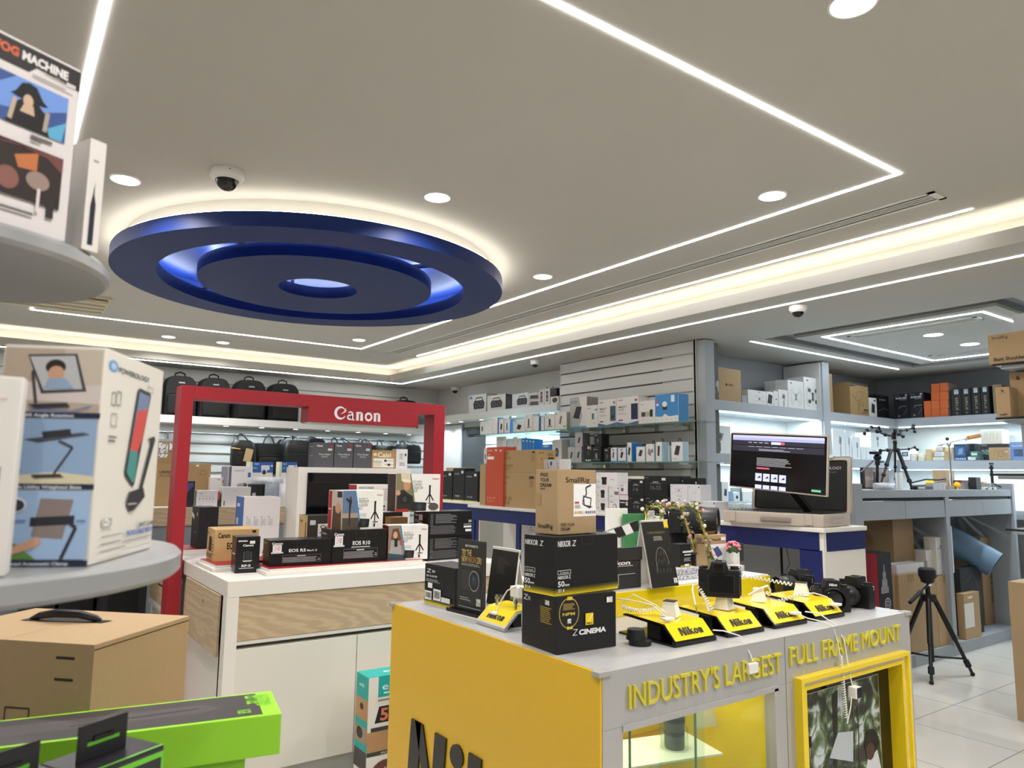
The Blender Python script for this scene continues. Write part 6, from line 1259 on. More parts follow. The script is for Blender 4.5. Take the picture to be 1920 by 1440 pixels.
gb('blue and white security camera box, rightmost on the slatted wall upper shelf', 1229, 1272, 741, GZ, d=.12, col='e4e1dd', side='3f86c0', a=[('p', [(0, .22), (.3, .2), (.42, .3), (.6, .2), (1, .22), (1, 1), (0, 1)], '3f86c0'), ('r', .33, .44, .52, .62, '25262b'), ('e', .42, .64, .11, .1, 'e9e9ea'), ('e', .1, .76, .05, .04, 'c9563f'), ('r', .05, .6, .15, .68, 'e9e9ea'), ('r', .7, .7, .85, .94, 'dfe8f2')]+[('e', .1+.2*k, .1, .02, .02, 'bb8f8f') for k in range(5)])
BLU = '3f8ac4'
L2 = 'tiny white product box on the left glass shelf under the ledge, '
for k, (u0, u1, v, kd, cl, sd) in enumerate(((900, 908, 791, 4, 'dcd9d5', None), (912, 922.5, 789, 3, 'dcd9d5', None), (923, 932.5, 783.5, 3, 'dcd9d5', BLU), (935, 944, 786, 1, 'dcd9d5', BLU), (945, 955.5, 786.5, 2, 'dcd9d5', BLU), (962, 983.5, 790, 1, 'd9d6d2', BLU), (984, 998, 777, 2, 'dcd9d5', None), (998.5, 1010, 781.5, 3, 'dcd9d5', BLU), (1014, 1020, 782, 3, 'd6d3cf', BLU), (1021, 1040, 778.6, 2, 'dcd9d5', None))):
    gb('white accessory box, number '.replace('number ', '')+('first', 'second', 'third', 'fourth', 'fifth', 'sixth', 'seventh', 'eighth', 'ninth', 'tenth')[k]+' from the left on the glass shelf under the right ledge', u0, u1, v, GZ, kd, cl, sd, .08, loop=k in (4, 7, 8))
for k, (u0, u1, v, kd, cl) in enumerate(((930, 939, 819, 3, 'dcd9d5'), (939.5, 948.5, 819, 3, 'dcd9d5'), (949.5, 960.5, 823, 4, 'c9dbe0'), (961, 969, 820, 1, 'dcd9d5'), (969.5, 977.5, 822, 3, 'dcd9d5'), (978, 984, 822, 9, '2f7fc8'), (984.5, 990.5, 822.5, 9, '2f7fc8'), (991, 996.6, 823, 9, '2f7fc8'), (997, 1002.6, 824, 9, '2f7fc8'), (1014, 1033, 834, 9, '2f7fc8'), (1035, 1053, 825, 4, 'cfccc7'), (907, 912.5, 841, 4, 'dcd9d5'))):
    gb((('blue' if kd == 9 else 'white')+' product box, '+('first', 'second', 'third', 'fourth', 'fifth', 'sixth', 'seventh', 'eighth', 'ninth', 'tenth', 'eleventh', 'lowest')[k]+' in the row behind the large brown lens boxes'), u0, u1, v, GZ2, kd, cl, None, .1, GX+.10, a=[('e', .5, .9, .3, .04, 'cfe2f5')] if kd == 9 else None)
q1 = gb('grey drive box, lower left pair on the lower glass shelf, left one', 1064.5, 1076.8, 838.5, GZ2, 0, 'a9a7a8', '77767a', .09)
q2 = gb('grey drive box, lower left pair on the lower glass shelf, right one', 1077.3, 1090, 838, GZ2, 0, 'a9a7a8', '77767a', .09)
gb('grey drive box stacked on the lower left pair', 1078, 1092, 812, GZ2+q2['dims'][2]+.001, 0, 'a5a3a5', '5c5b60', .09, loop=True)
q3 = gb('black box with round seal on the lower glass shelf', 1097, 1109.5, 834, GZ2, 4, '1b1b1e', a=[('e', .5, .82, .14, .08, 'c9cbe0'), ('r', .7, .7, .9, .9, 'b39a4a'), ('e', .5, .5, .2, .16, '3a3a40'), ('r', .1, .06, .3, .16, 'cccccc'), ('r', .38, .06, .6, .16, 'cccccc'), ('r', .68, .06, .9, .16, 'cccccc')])
q4 = gb('black box with bright bulb print beside the round seal box', 1110, 1126.5, 838, GZ2, 4, '1a1a1d', a=[('e', .5, .4, .12, .2, '8a9098'), ('r', .2, .8, .6, .84, '9a9a9a'), ('r', .1, .1, .9, .2, '55555a')])
gb('black box stacked on the bulb print box, tallest on the lower glass shelf', 1114, 1128, 814, GZ2+q4['dims'][2]+.001, 4, '18181b', a=[('r', .1, .85, .4, .9, 'bbbbbb'), ('e', .5, .45, .14, .18, '55585e')])
gb('small black box right of the tall black stack', 1132.8, 1144, 840, GZ2, 4, '1d1d20', a=[('r', .1, .8, .6, .86, 'bbbbbb'), ('e', .5, .4, .18, .18, '4d5056')], loop=True)
gb('white box with blue side and small dark recorder, left of two alike', 1145.3, 1156, 840, GZ2, side=BLU, a=[('p', [(.3, .3), (.5, .28), (.62, .7), (.42, .72)], '26282e'), ('r', 0, 0, 1, .08, BLU), ('e', .45, .85, .12, .06, '5a5a60')])
gb('white box with blue side and small dark recorder, right of two alike', 1158.5, 1173.5, 840, GZ2, side=BLU, a=[('p', [(.3, .3), (.55, .28), (.72, .68), (.42, .72)], '26282e'), ('r', 0, 0, 1, .08, BLU), ('e', .45, .85, .1, .06, '5a5ab0')])
gb('tall white box with wide blue side near the middle of the lower shelf', 1176, 1184, 830, GZ2, side='2f7fc8', d=.12, a=[('p', [(.2, .4), (.6, .3), (.8, .7), (.4, .8)], '26282e')])
LB = 'a9c6d6'
gb('white power bank box leaning, first of the light blue sided ones', 1193, 1209, 838, GZ2, 0, side=LB, a=[('p', [(.25, .4), (.6, .35), (.78, .75), (.45, .8)], '2c3040')])
gb('white power bank box with black hang loop and grey device', 1211.5, 1226, 833, GZ2, 1, side=LB, loop=True, a=[('p', [(.2, .45), (.6, .3), (.75, .6), (.35, .78)], '8b8589'), ('r', .75, .5, .88, .72, '26282e')])
gb('narrow tall white power bank box with square hang tab', 1230, 1241, 829, GZ2, 1, side=LB, loop=True, a=[('p', [(.25, .3), (.6, .28), (.7, .78), (.35, .82)], '2c2e33')])
gb('white box with slim grey device leaning behind the last power bank', 1244, 1256, 836, GZ2, 1, side=LB, loop=True, a=[('p', [(.3, .3), (.45, .28), (.75, .75), (.6, .8)], '8b8589')], x=GX+.09)
gb('large white power bank box, rightmost on the lower glass shelf', 1259, 1280, 829, GZ2, 1, side=LB, loop=True, a=[('p', [(.25, .35), (.65, .3), (.82, .78), (.45, .82)], '33353b'), ('r', .1, .1, .5, .16, 'bbbbbb')], d=.07)
# ledge above: portable speaker boxes
LG = 2.2105
def spk(handle=True, x=.5, c='26272b'):
    return [('p', [(x-.28, .2), (x+.3, .2), (x+.34, .5), (x+.25, .66), (x-.25, .66), (x-.32, .5)], c), ('l', [(x-.2, .64), (x-.16, .8), (x+.18, .8), (x+.24, .64)], .06, c), ('e', x-.12, .42, .11, .15, '55565c'), ('e', x+.14, .42, .11, .15, '55565c'), ('e', x-.12, .42, .06, .08, '1a1b1e'), ('e', x+.14, .42, .06, .08, '1a1b1e')]
def lb(label, u0, u1, v, a, col='d2d6da', side=None, d=.15, x=4.50, z0=LG, loop=False): return gb(label, u0, u1, v, z0, 0, col, side, d, x, a, 'speaker box', loop=loop, name='speaker_box')
lb('pale blue box with black carry speaker picture, leftmost on the right wall ledge', 879, 911, 742, [('r', .04, .78, .2, .92, '3c87b5')]+spk(x=.58))
lb('white box with black boombox picture, second on the right wall ledge', 913.5, 947.5, 743, spk(x=.5)+[('r', .05, .86, .2, .89, '999999')], 'd6d3d0', side='1b1b1d')
lb('narrow black speaker box between two white ones on the ledge', 948.7, 959.3, 742, [('p', [(.3, .2), (.7, .3), (.6, .7), (.4, .7)], '3a3a3e')], '17171a')
lb('wide pale box with black carry speaker picture, middle of the right wall ledge', 960, 990, 740, spk(x=.62), 'ccd2d6')
lb('box with two grey cylinder speaker pictures on the right wall ledge', 990.8, 1009.5, 738, [('p', [(.1, .58), (.98, .52), (.98, .8), (.2, .84)], '3d3e42'), ('p', [(.1, .1), (.98, .04), (.98, .34), (.2, .38)], '55565a'), ('r', .05, .47, .95, .5, '8a8a8a')], 'cfcac6', loop=True)
lb('tall narrow speaker box with hang loop, left of two alike on the ledge', 1010.3, 1020, 731, [('r', .3, .2, .7, .85, '3a3a3e'), ('e', .5, .35, .12, .08, '8a8a90'), ('e', .5, .65, .12, .08, '8a8a90')], 'd3cdc9', loop=True)
lb('tall narrow speaker box with hang loop, right of two alike on the ledge', 1020.8, 1030.8, 729.5, [('r', .3, .2, .7, .85, '3a3a3e'), ('e', .5, .35, .12, .08, '8a8a90'), ('e', .5, .65, .12, .08, '8a8a90')], 'd3cdc9', loop=True)
q5 = lb('white box with small round camera speaker at the right end of the ledge', 1031.8, 1047.3, 744.5, [('e', .55, .5, .3, .34, '222326'), ('e', .55, .45, .14, .18, '4f5158')], 'cfcac6')
lb('black box stacked on the round camera speaker box at the ledge end', 1031.8, 1043.5, 729, [('r', .15, .7, .8, .76, '55565a')], '17171a', z0=LG+q5['dims'][2]+.001)
kapply()
kmark()
# ================================================================ SIDE ALCOVE SHELVES
AZ1, AZ2 = 2.1275, 1.6955
AZ3 = py(1335, 941, 3.78).z
structure(sbox('trim_10', 4.62, 3.75, AZ3-.09, 7.9, 4.13, AZ3, M['shelfg']))
structure(sbox('trim_11', 4.62, 3.6, AZ3-.16, 6.2, 3.75, AZ3-.115, M['white']))
def ya(name, label, cat, col, u0, u1, v, z0=AZ1, d=.16, a=None, y=3.80, **k): return yb(name, label, cat, col, u0, u1, v, y, d, z0+.0005, {'F': a} if a else None, **k)
def xa(name, label, cat, col, u0, u1, v, z0=AZ1, d=.16, a=None, x=7.60, **k): return xb(name, label, cat, col, u0, u1, v, x, d, z0+.0005, {'F': a} if a else None, **k)
WB = 'dedcd8'
def drone(n=4, c='6a6a6e', cx=.5, cy=.42, s=1):
    o = [('r', cx-.04*s, cy-.12*s, cx+.04*s, cy+.12*s, c)]
    for sx in (-1, 1):
        for sy in (-1, 1):
            o += [('l', [(cx+.04*s*sx, cy+.05*s*sy), (cx+.22*s*sx, cy+.2*s*sy)], .014, c), ('l', [(cx+.30*s*sx, cy+.02*s*sy), (cx+.32*s*sx, cy+.22*s*sy), (cx+.18*s*sx, cy+.28*s*sy)], .01, c)]
    return o
def gimb(cx=.5, s=1, c='55565a'): return [('r', cx-.05*s, .08, cx+.05*s, .40, c), ('l', [(cx, .40), (cx+.12*s, .55), (cx+.1*s, .68)], .03, c), ('p', [(cx-.2*s, .52), (cx+.1*s, .46), (cx+.18*s, .72), (cx-.12*s, .78)], '8a8b90'), ('e', cx, .62, .1*s, .09*s, c)]
ya('cardboard_box', 'large brown carton with small black logo on the alcove top shelf', 'cardboard box', 'card', 1347, 1390.5, 688, a=[('e', .36, .50, .05, .035, '26221c'), ('r', .34, .47, .37, .56, '26221c'), ('t', .46, .47, .07, 'PRO', '3a3226', .2, .02)], d=.22)
pouch('plastic_bag', 'crumpled clear plastic bag hanging left of the large brown carton in the alcove', 1324, 1346, 690, 3.84, mat('clear_film', 'c3c8cc', .12, noise=.3, nscale=14, bump=.9), AZ1, .05)
ya('accessory_box', 'tiny grey box between the brown carton and the small white drone box', 'accessory box', '9ea1a4', 1391.5, 1401.5, 741, d=.08)
ya('drone_box', 'small white drone box right of the brown carton on the top shelf', 'drone box', WB, 1403, 1437, 730, a=drone(cx=.62, s=.8)+[('e', .6, .88, .04, .03, '444444')])
ya('camera_box', 'white box with black camera picture on the alcove top shelf', 'camera box', WB, 1437.8, 1451, 734, a=[('p', [(.1, .2), (.7, .15), (.85, .75), (.3, .85)], '222327'), ('e', .5, .5, .15, .15, '3d3e44')])
ya('camera_box', 'narrow white box beside the black camera picture box', 'camera box', 'd9d7d3', 1451.5, 1459.5, 733, a=[('r', .4, .45, .7, .52, '444444')])
ya('accessory_box', 'tall slim white box behind the handheld gimbal box, left of two', 'accessory box', 'd2d0cd', 1456, 1466.5, 713, y=3.92, d=.12)
ya('accessory_box', 'tall slim white box behind the handheld gimbal box, right of two', 'accessory box', 'd6d4d1', 1467, 1477.5, 712, y=3.92, d=.12)
ya('gimbal_box', 'short white box with handheld gimbal picture on the top shelf', 'gimbal box', WB, 1460.5, 1477.8, 730, d=.1, a=gimb(.55, .9))
ya('drone_box', 'large white box with four armed drone drawing on the top shelf', 'drone box', 'dddbd7', 1478.5, 1508, 712, a=drone(c='707074')+[('e', .2, .9, .06, .02, '444444')])
ya('drone_box', 'largest white box with dense drone drawing beside the white divider', 'drone box', 'e1dfdb', 1508.8, 1541, 706, a=drone(c='3c3d42', s=1.1)+[('e', .5+.2*sx, .44+.17*sy, .09, .06, '505156') for sx in (-1, 1) for sy in (-1, 1)]+[('e', .2, .9, .06, .02, '333333')])
ya('cardboard_box', 'tall slim brown carton right of the divider on the top shelf', 'cardboard box', 'a38560', 1551, 1563, 700)
ya('teleprompter_box', 'large brown box with line drawing of a teleprompter on a stand', 'cardboard box', 'a5865c', 1595.5, 1630, 716, d=.20, a=[('p', [(0, .86), (0, 1), (1, 1), (1, .92), (.5, .93)], '4a4036'), ('t', .05, .93, .03, 'Desview', 'b9aa90', .4, 0), ('l', [(.3, .5), (.38, .72), (.7, .75), (.62, .5), (.3, .45), (.3, .5)], .012, '4d3d28'), ('l', [(.12, .62), (.3, .5)], .02, '4d3d28'), ('l', [(.4, .44), (.75, .36), (.6, .3), (.36, .38)], .012, '4d3d28'), ('l', [(.44, .38), (.4, .05)], .012, '4d3d28'), ('l', [(.44, .3), (.56, .05)], .012, '4d3d28'), ('r', .7, .16, .95, .22, '4d3d28')]+[('r', .62+.09*k, .08, .67+.09*k, .13, '4d3d28') for k in range(4)])
ya('product_box', 'white box with small black folded teleprompter picture', 'product box', WB, 1630.8, 1645, 745, a=[('p', [(.25, .25), (.7, .2), (.75, .65), (.35, .72)], '26272b'), ('r', .6, .82, .9, .9, '55565a')])
ya('light_box', 'black box in the alcove corner on the top shelf', 'light box', '17171b', 1646, 1668, 740, a=[('t', .2, .78, .06, 'BLADE', 'b9b9bd', .5, .02), ('l', [(.1, .3), (.5, .45), (.9, .4)], .03, '6a6a70')], y=3.83)
for k, (u0, u1, v) in enumerate(((1678, 1706, 740), (1706.6, 1734, 737.5))):
    xa('light_box', ('left', 'right')[k]+' black arm light box right of the alcove corner', 'light box', '1a1a1f', u0, u1, v, a=[('t', .12, .80, .07, 'BLADE ARM', 'd9d9dd', .72, .05), ('r', .4, .75, .85, .77, '9a9a9e'), ('r', .76, .9, .9, .97, 'cccccc'), ('r', .05, .93, .4, .95, '8a8a8e'), ('l', [(.3, .42), (.45, .5), (.85, .5)], .03, '77777c'), ('l', [(.85, .4), (.6, .15)], .015, '66666b'), ('e', .3, .12, .06, .04, '88888c')])
OX = [(1730, 1746), (1746.6, 1762), (1762.8, 1778.5)]
zr_ = [2.1275]
hh_ = None
for r_i in range(4):
    for c_i, (u0, u1) in enumerate(OX):
        if c_i == 0 and r_i > 1: continue
        A = spot(u0, XP(7.60), AZ1)
        if hh_ is None: hh_ = (zat(A, 722+0)-AZ1)/4
        xa('orange_box', 'small orange box, row %s from the bottom and %s column of the orange stack' % (('one', 'two', 'three', 'four')[r_i], ('left', 'middle', 'right')[c_i]), 'accessory box', 'd4662c', u0, u1, 0, z0=AZ1+hh_*r_i+.0005*r_i, h=hh_-.001, d=.2, side='b9aca0', group='orange boxes stacked on the alcove top shelf')
for k, (u0, u1, v) in enumerate(((1786, 1804.5, 730), (1805, 1822, 729), (1823.5, 1840, 726.5), (1841, 1857, 725))):
    xa('tripod_box', ('first', 'second', 'third', 'fourth')[k]+' upright black box with vertical gold lettering, counted from the orange boxes', 'tripod box', '1b1c20', u0, u1, v, a=[('r', .3, .8, .75, .97, 'cfd6de')]+blocks(.34, .83, .7, .95, 6, 5)[1:]+[('t', .38, .68, .30, 'SIRUI', 'b3a27c', .46, .0, -PI/2), ('e', .5, .10, .13, .035, '8a8272'), ('e', .5, .10, .08, .02, '1b1c20')])
xa('cardboard_box', 'brown carton right of the black gold lettered boxes', 'cardboard box', '8f7a5c', 1864, 1882, 722)
# middle shelf
mz = dict(z0=AZ2)
ya('gimbal_box', 'big white gimbal box at the left end of the alcove middle shelf', 'gimbal box', 'e2e6e6', 1325.5, 1371, 796, a=gimb(.52, 1)+[('e', .46, .86, .04, .02, '55565a')], **mz)
ya('gimbal_box', 'small white box peeking out above the big white gimbal box', 'gimbal box', 'dfe3e3', 1364, 1375.5, 793, y=3.95, d=.1, **mz)
ya('gimbal_box', 'white gimbal box half hidden behind the left edge of the screen', 'gimbal box', 'e2e6e6', 1372, 1400, 813, a=gimb(.45, .9, '77787c'), **mz)
ya('appliance_box', 'wide white box seen just above the tilted screen', 'product box', 'dfe3e3', 1419, 1462, 805.5, y=3.86, **mz)
for k, (u0, u1, v) in enumerate(((1563.5, 1586, 804), (1587, 1597.5, 807), (1599.5, 1614.5, 818.5))):
    ya('product_box', 'white gimbal accessory box, '+('first', 'second', 'third')[k]+' to the right of the grey divider on the middle shelf', 'product box', 'dfe4e6', u0, u1, v, a=gimb(.6, .6, '6c6d72'), **mz)
ya('product_box', 'white box with slim stand drawing on the middle shelf', 'product box', 'dde2e4', 1615.5, 1632.5, 837.5, a=[('l', [(.55, .15), (.55, .8)], .02, '55565a'), ('r', .45, .12, .65, .15, '55565a')], **mz)
w1 = ya('product_box', 'lower white box behind the black multi arm tripod', 'product box', 'dfe4e6', 1633.5, 1665.5, 838.5, a=[('r', .1, .75, .3, .8, '8a8a8e'), ('r', .3, .3, .6, .5, 'b5b8bb')], **mz)
ya('product_box', 'upper white box with small gimbal drawing behind the black multi arm tripod', 'product box', 'e1e5e6', 1633.5, 1665, 811, z0=AZ2+w1['dims'][2]+.001, a=gimb(.4, .45, '44454a'))
xa('camera_box', 'white box with black action camera picture and red lower edge', 'camera box', 'e3e6e8', 1677, 1707, 840, a=[('r', 0, 0, 1, .05, 'cc4a5c'), ('r', .5, .35, .88, .68, '44454b'), ('r', .56, .42, .82, .62, '9aa0aa')], **mz)
def lblbox(label, u0, u1, v, h=.035, z0=AZ2, col='c9b28a', x=7.60, d=.12): return xa('accessory_box', label, 'accessory box', col, u0, u1, v, z0=z0, d=d, x=x, a=[('r', .08, .15, .72, .85, 'dfe6ec')]+lines(.12, .68, .25, .75, 3, '8a93a3'))
s_ = [lblbox('small labelled box, lower left of the four beside the red edged camera box', 1707.5, 1719.5, 858.5), lblbox('small labelled box, lower right of the four beside the red edged camera box', 1721.5, 1735, 860)]
lblbox('small labelled box, upper left of the four beside the red edged camera box', 1707.5, 1720, 850.5, z0=AZ2+s_[0]['dims'][2]+.001); lblbox('small labelled box, upper right of the four beside the red edged camera box', 1721.8, 1735.5, 852.5, z0=AZ2+s_[1]['dims'][2]+.001)
s1_ = lblbox('long brown labelled box at the bottom of the brown pile on the middle shelf', 1748, 1778, 857, col='b99c70'); s2_ = lblbox('long brown labelled box in the middle of the brown pile', 1751, 1778, 846.5, z0=AZ2+s1_['dims'][2]+.001, col='b49668')
lblbox('short labelled box on top of the brown pile', 1755.5, 1772, 838.8, z0=AZ2+s1_['dims'][2]+s2_['dims'][2]+.002, col='b49668')
xa('cardboard_box', 'plain brown box left of the brown labelled pile', 'cardboard box', 'b99f78', 1736.3, 1747.5, 842.5, **mz)
q = spot(1786, XP(7.62), AZ2); t = MB().cyl((0, 0, 0), (0, 0, .13), .018, hexm('c4b497'), n=16).build('cardboard_tube'); t.location = (7.64, q.y, AZ2+.0005); tag(t, 'short beige tube between brown boxes and the blue electronics box', 'tube')
xa('electronics_box', 'dark blue box with circuit picture on the alcove middle shelf', 'electronics box', '34465c', 1790, 1812.5, 833, a=[('r', .1, .3, .9, .85, '3f6796'), ('p', [(.3, .35), (.7, .4), (.75, .75), (.4, .7)], '7d9cc0'), ('r', 0, 0, 1, .18, '2b5c9a')]+[('r', .1+.18*k, .06, .22+.18*k, .13, 'dfe8f2') for k in range(5)], **mz)
xa('electronics_box', 'black upright box behind the green labelled packs', 'electronics box', '25272e', 1813.5, 1829, 832, a=[('r', .3, .1, .5, .9, '4c5261')], x=7.68, **mz)
g1 = xa('electronics_box', 'lower flat pack with green label beside the dark blue box', 'electronics box', '4d5f66', 1814, 1838, 856, d=.08, a=[('r', .05, .1, .65, .9, 'dfe8ea'), ('r', .3, .75, .8, 1, '4fae7c')]+blocks(.1, .15, .6, .6, 5, 4), x=7.58, **mz)
xa('electronics_box', 'upper flat pack with green label beside the dark blue box', 'electronics box', '4a5558', 1818, 1836, 846.5, d=.08, z0=AZ2+g1['dims'][2]+.001, a=[('r', .2, .2, .8, .8, 'dfe8ea'), ('r', .3, .6, .9, .95, '4fae7c')], x=7.58)
bk_ = xa('electronics_box', 'wide black box with teal lettering on the alcove middle shelf', 'electronics box', '2b2e33', 1839, 1893, 833, x=7.66, a=[('t', .06, .52, .12, 'FILTER', 'a9b5b9', .3, .02), ('t', .06, .36, .14, 'SYNC', '5cc0b0', .25, .03), ('r', .05, .9, .25, .93, 'aaaaaa')], **mz)
xa('product_box', 'cream box with stool shaped drawing on top of the wide black box', 'product box', 'd8d2c4', 1840, 1880, 806.5, z0=AZ2+bk_['dims'][2]+.001, x=7.66, a=[('l', [(.2, .3), (.2, .7), (.28, .75), (.3, .3)], .012, '7a7466'), ('l', [(.42, .3), (.45, .7), (.62, .72), (.6, .3)], .012, '7a7466'), ('l', [(.75, .28), (.8, .72)], .012, '7a7466')])
xa('product_box', 'brown box with arch shaped drawing in front of the wide black box', 'product box', 'b3946a', 1855, 1893.5, 839.5, d=.07, x=7.57, side='e3e1dc', a=[('l', [(.25, .25), (.28, .75), (.4, .75), (.42, .25)], .012, '5a4830'), ('e', .58, .5, .12, .25, '7d6642'), ('e', .58, .5, .1, .21, 'b3946a'), ('l', [(.78, .25), (.8, .72)], .012, '5a4830'), ('r', .8, .62, .93, .7, 'e6e3dc')], **mz)
xa('electronics_box', 'bright blue keyboard editor box at the right edge of the middle shelf', 'electronics box', '7f9fd6', 1895, 1932, 829, x=7.6, a=[('t', .12, .75, .07, 'Speed Editor', 'e3ecf8', .7, .02)]+[('r', .2+.09*i, .2+.1*j, .27+.09*i, .28+.1*j, '33405c') for i in range(7) for j in range(4)], **mz)
# lower shelf left
lz = dict(z0=AZ3)
for k, (u0, u1, v, c, nm) in enumerate(((1329, 1339.5, 917.5, 'dfe6e8', 'slim white gimbal box, leftmost'), (1344.5, 1353, 904, '4a4e55', 'dark picture box, tallest left'), (1354, 1366.5, 903, 'e2e7e9', 'tall white box with black action camera'), (1367.5, 1375, 921, '7fa0c0', 'small blue box'), (1376, 1387.5, 923, 'dfe6e8', 'small white square box'), (1388.5, 1391.5, 915, '55605f', 'thin dark box'), (1392.5, 1425, 921.5, 'e6eaea', 'wide plain white box'))):
    ya('product_box', nm+' on the alcove lower shelf under the screen', 'product box', c, u0, u1, v, a=[('p', [(.3, .3), (.7, .26), (.75, .6), (.4, .64)], '3a3f48')] if k in (0, 2, 4) else None, d=.1, **lz)
for k in range(9):
    u0 = 1366+7.4*k; ya('memory_card_pack', 'small grey pack, '+('first', 'second', 'third', 'fourth', 'fifth', 'sixth', 'seventh', 'eighth', 'ninth')[k]+' from the left in the row behind the monitor case', 'memory card pack', 'cfd0cf', u0, u0+6.8, 944+1*(k % 3), z0=AZ3-.115, y=3.62, d=.05, a=[('r', .15, .55, .85, .7, '8a8f94'), ('r', .15, .3, .6, .4, 'a9a9ab')])
kapply()
# ================================================================ ON THE GREY WORKBENCH
WZ = BZ+.0005
def by(name, label, cat, col, u0, u1, v, y=3.12, d=.08, a=None, **k): return yb(name, label, cat, col, u0, u1, v, y, d, WZ, {'F': a} if a else None, **k)
by('photo_display', 'small dark display showing a figure against a pinkish sky', 'photo display', '1a1a1c', 1618, 1668.5, 876.5, 3.35, .02, a=[('r', .09, .06, .99, .97, 'b09a92'), ('r', .09, .06, .99, .4, '9a8680'), ('p', [(.09, .55), (.99, .2), (.99, .25), (.09, .6)], 'c4ada4'), ('p', [(.36, .06), (.54, .06), (.52, .4), (.48, .5), (.47, .8), (.40, .8), (.40, .5), (.37, .4)], '2c2828')])
pouch('plastic_bag', 'crumpled silver plastic bag lying at the left end of the workbench', 1637, 1679, 905, 3.10, mat('silver_film', 'b5b7ba', .15, noise=.35, nscale=12, bump=1), WZ, .03)
by('name_card', 'white rounded card standing behind the black multi arm tripod leg', 'card', 'd3cfca', 1680.5, 1694, 886, 3.2, .01)
by('cardboard_box', 'left flat brown box leaning behind the steel boom stand', 'cardboard box', 'a5865c', 1756, 1773, 881, 3.42, .03); by('cardboard_box', 'right flat brown box leaning behind the steel boom stand', 'cardboard box', 'b08f63', 1774, 1791, 881, 3.42, .03)
for k in range(3): by('accessory_box', ('left', 'middle', 'right')[k]+' small grey upright box in the row left of the steel boom stand', 'accessory box', 'a5a3a5', 1750.5+9*k, 1759+9*k, 906, 3.06, .06)
by('cardboard_box', 'small brown box at the foot of the steel boom stand', 'cardboard box', '8a7458', 1777.5, 1789, 910.5, 3.05, .06)
by('battery_charger', 'small silver and black device lying on the workbench edge', 'charger', '2a2a2d', 1720, 1749, 912, 3.05, .06, a=[('r', .08, .3, .5, .85, 'b5babf')])
by('speaker', 'narrow upright black box right of the red clutter on the workbench', 'speaker', '111113', 1831.5, 1840, 895, 3.08, .07)
by('cardboard_box', 'long low brown box at the right end of the workbench', 'cardboard box', 'a08a66', 1872, 1914, 911.5, 3.3, .12)
by('book', 'pale flat book right of the narrow upright black box', 'book', 'cfcbc2', 1842, 1869, 913.5, 3.08, .10)
by('accessory_box', 'tiny orange box behind the pale flat book', 'accessory box', 'd07a48', 1845, 1852, 903.5, 3.3, .03)
by('accessory_box', 'grey slanted flash accessory left of the narrow upright black box', 'accessory', '7b7672', 1806, 1822, 905, 3.15, .08, tilt=-.2)
by('accessory_box', 'dark red pouch behind the grey slanted accessory', 'accessory', '6b3038', 1804, 1829, 900.5, 3.3, .08)
foam = mat('yellow_foam', 'e8a818', .9, bump=.4, nscale=120)
for u, v, y, l in ((1743, 896, 3.25, 'yellow foam microphone ball left of the flat brown boxes'), (1794, 903, 3.12, 'yellow foam microphone ring right of the steel boom stand')):
    q = py(u, v, y); r = .045 if u < 1760 else .036; t = MB().ball((0, 0, r*.95), r, foam, (1, 1, .95) if u < 1760 else (1, .8, 1)).build('foam_windscreen'); t.location = (q.x, y, WZ); tag(t, l, 'foam windscreen')
t = MB().tube([py(1710, 905, 3.2), py(1735, 899, 3.2), py(1760, 900, 3.18), py(1773, 898, 3.18)], .007, M['blackm']).build('gooseneck_arm'); tag(t, 'upper black bent gooseneck arm lying across the workbench', 'gooseneck arm')
t = MB().tube([py(1709, 911, 3.15), py(1735, 910, 3.15), py(1760, 904, 3.15), py(1774, 900, 3.17)], .007, hexm('3f4144')).build('gooseneck_arm'); tag(t, 'lower dark bent gooseneck arm lying across the workbench', 'gooseneck arm')
def PY(u, v, y): return py(u, v, y)
def rig_tripod():
    y = 3.22; o = py(1678, 919, y); t = empty('camera_tripod', (o.x, y, WZ), 0, 'black tripod with several articulated arms standing on the workbench', 'tripod'); f = lambda u, v, dy=0: PY(u, v, y+dy)-Vector((o.x, y, WZ))
    bk = M['black']
    def leg(a, b, dy0, dy1, r=.011):
        A, B = f(*a, dy0), f(*b, dy1); B.z = max(B.z, .003); D = B-A; mb = MB().cyl(A, A+D*.45, r*1.25, bk, n=12).cyl(A+D*.44, A+D*.5, r*1.7, M['blackm'], n=12).cyl(A+D*.5, A+D*.78, r, bk, n=12).cyl(A+D*.76, A+D*.82, r*1.5, M['blackm'], n=12).cyl(A+D*.82, B, r*.8, bk, n=12); mb.build('leg', t)
    leg((1671, 843), (1653, 903), -.01, -.02); leg((1683, 843), (1711, 919), -.02, -.14, .013); leg((1678, 842), (1679, 912), .03, .15, .008)
    MB().cyl(f(1678, 848), f(1678, 826), .016, bk, n=14).ball(f(1678, 830), .02, bk, n=12).cyl(f(1676, 824), f(1676, 812), .02, bk, n=14).build('ball_head', t)
    def arm(pts, r=.008):
        P = [f(*p) for p in pts]; mb = MB().tube(P, r, bk)
        for q in P: mb.ball(q, r*2.0, M['blackm'], n=8)
        return mb.build('articulated_arm', t)
    arm([(1675, 818), (1660, 815), (1645, 809)], .009); arm([(1650, 808), (1648, 802), (1634, 801), (1626, 807), (1621, 813)]); arm([(1676, 814), (1684, 814), (1693, 818)], .009); arm([(1687, 812), (1688, 808), (1700, 806), (1711, 802), (1713, 798), (1715, 809)])
    arm([(1651, 845), (1664, 844), (1684, 843)], .008); arm([(1684, 843), (1704, 842), (1715, 839), (1720, 843)], .007)
    MB().cyl(f(1678, 811, -.02), f(1678, 805, -.02), .018, bk, n=14).build('clamp_knob', t)
rig_tripod()
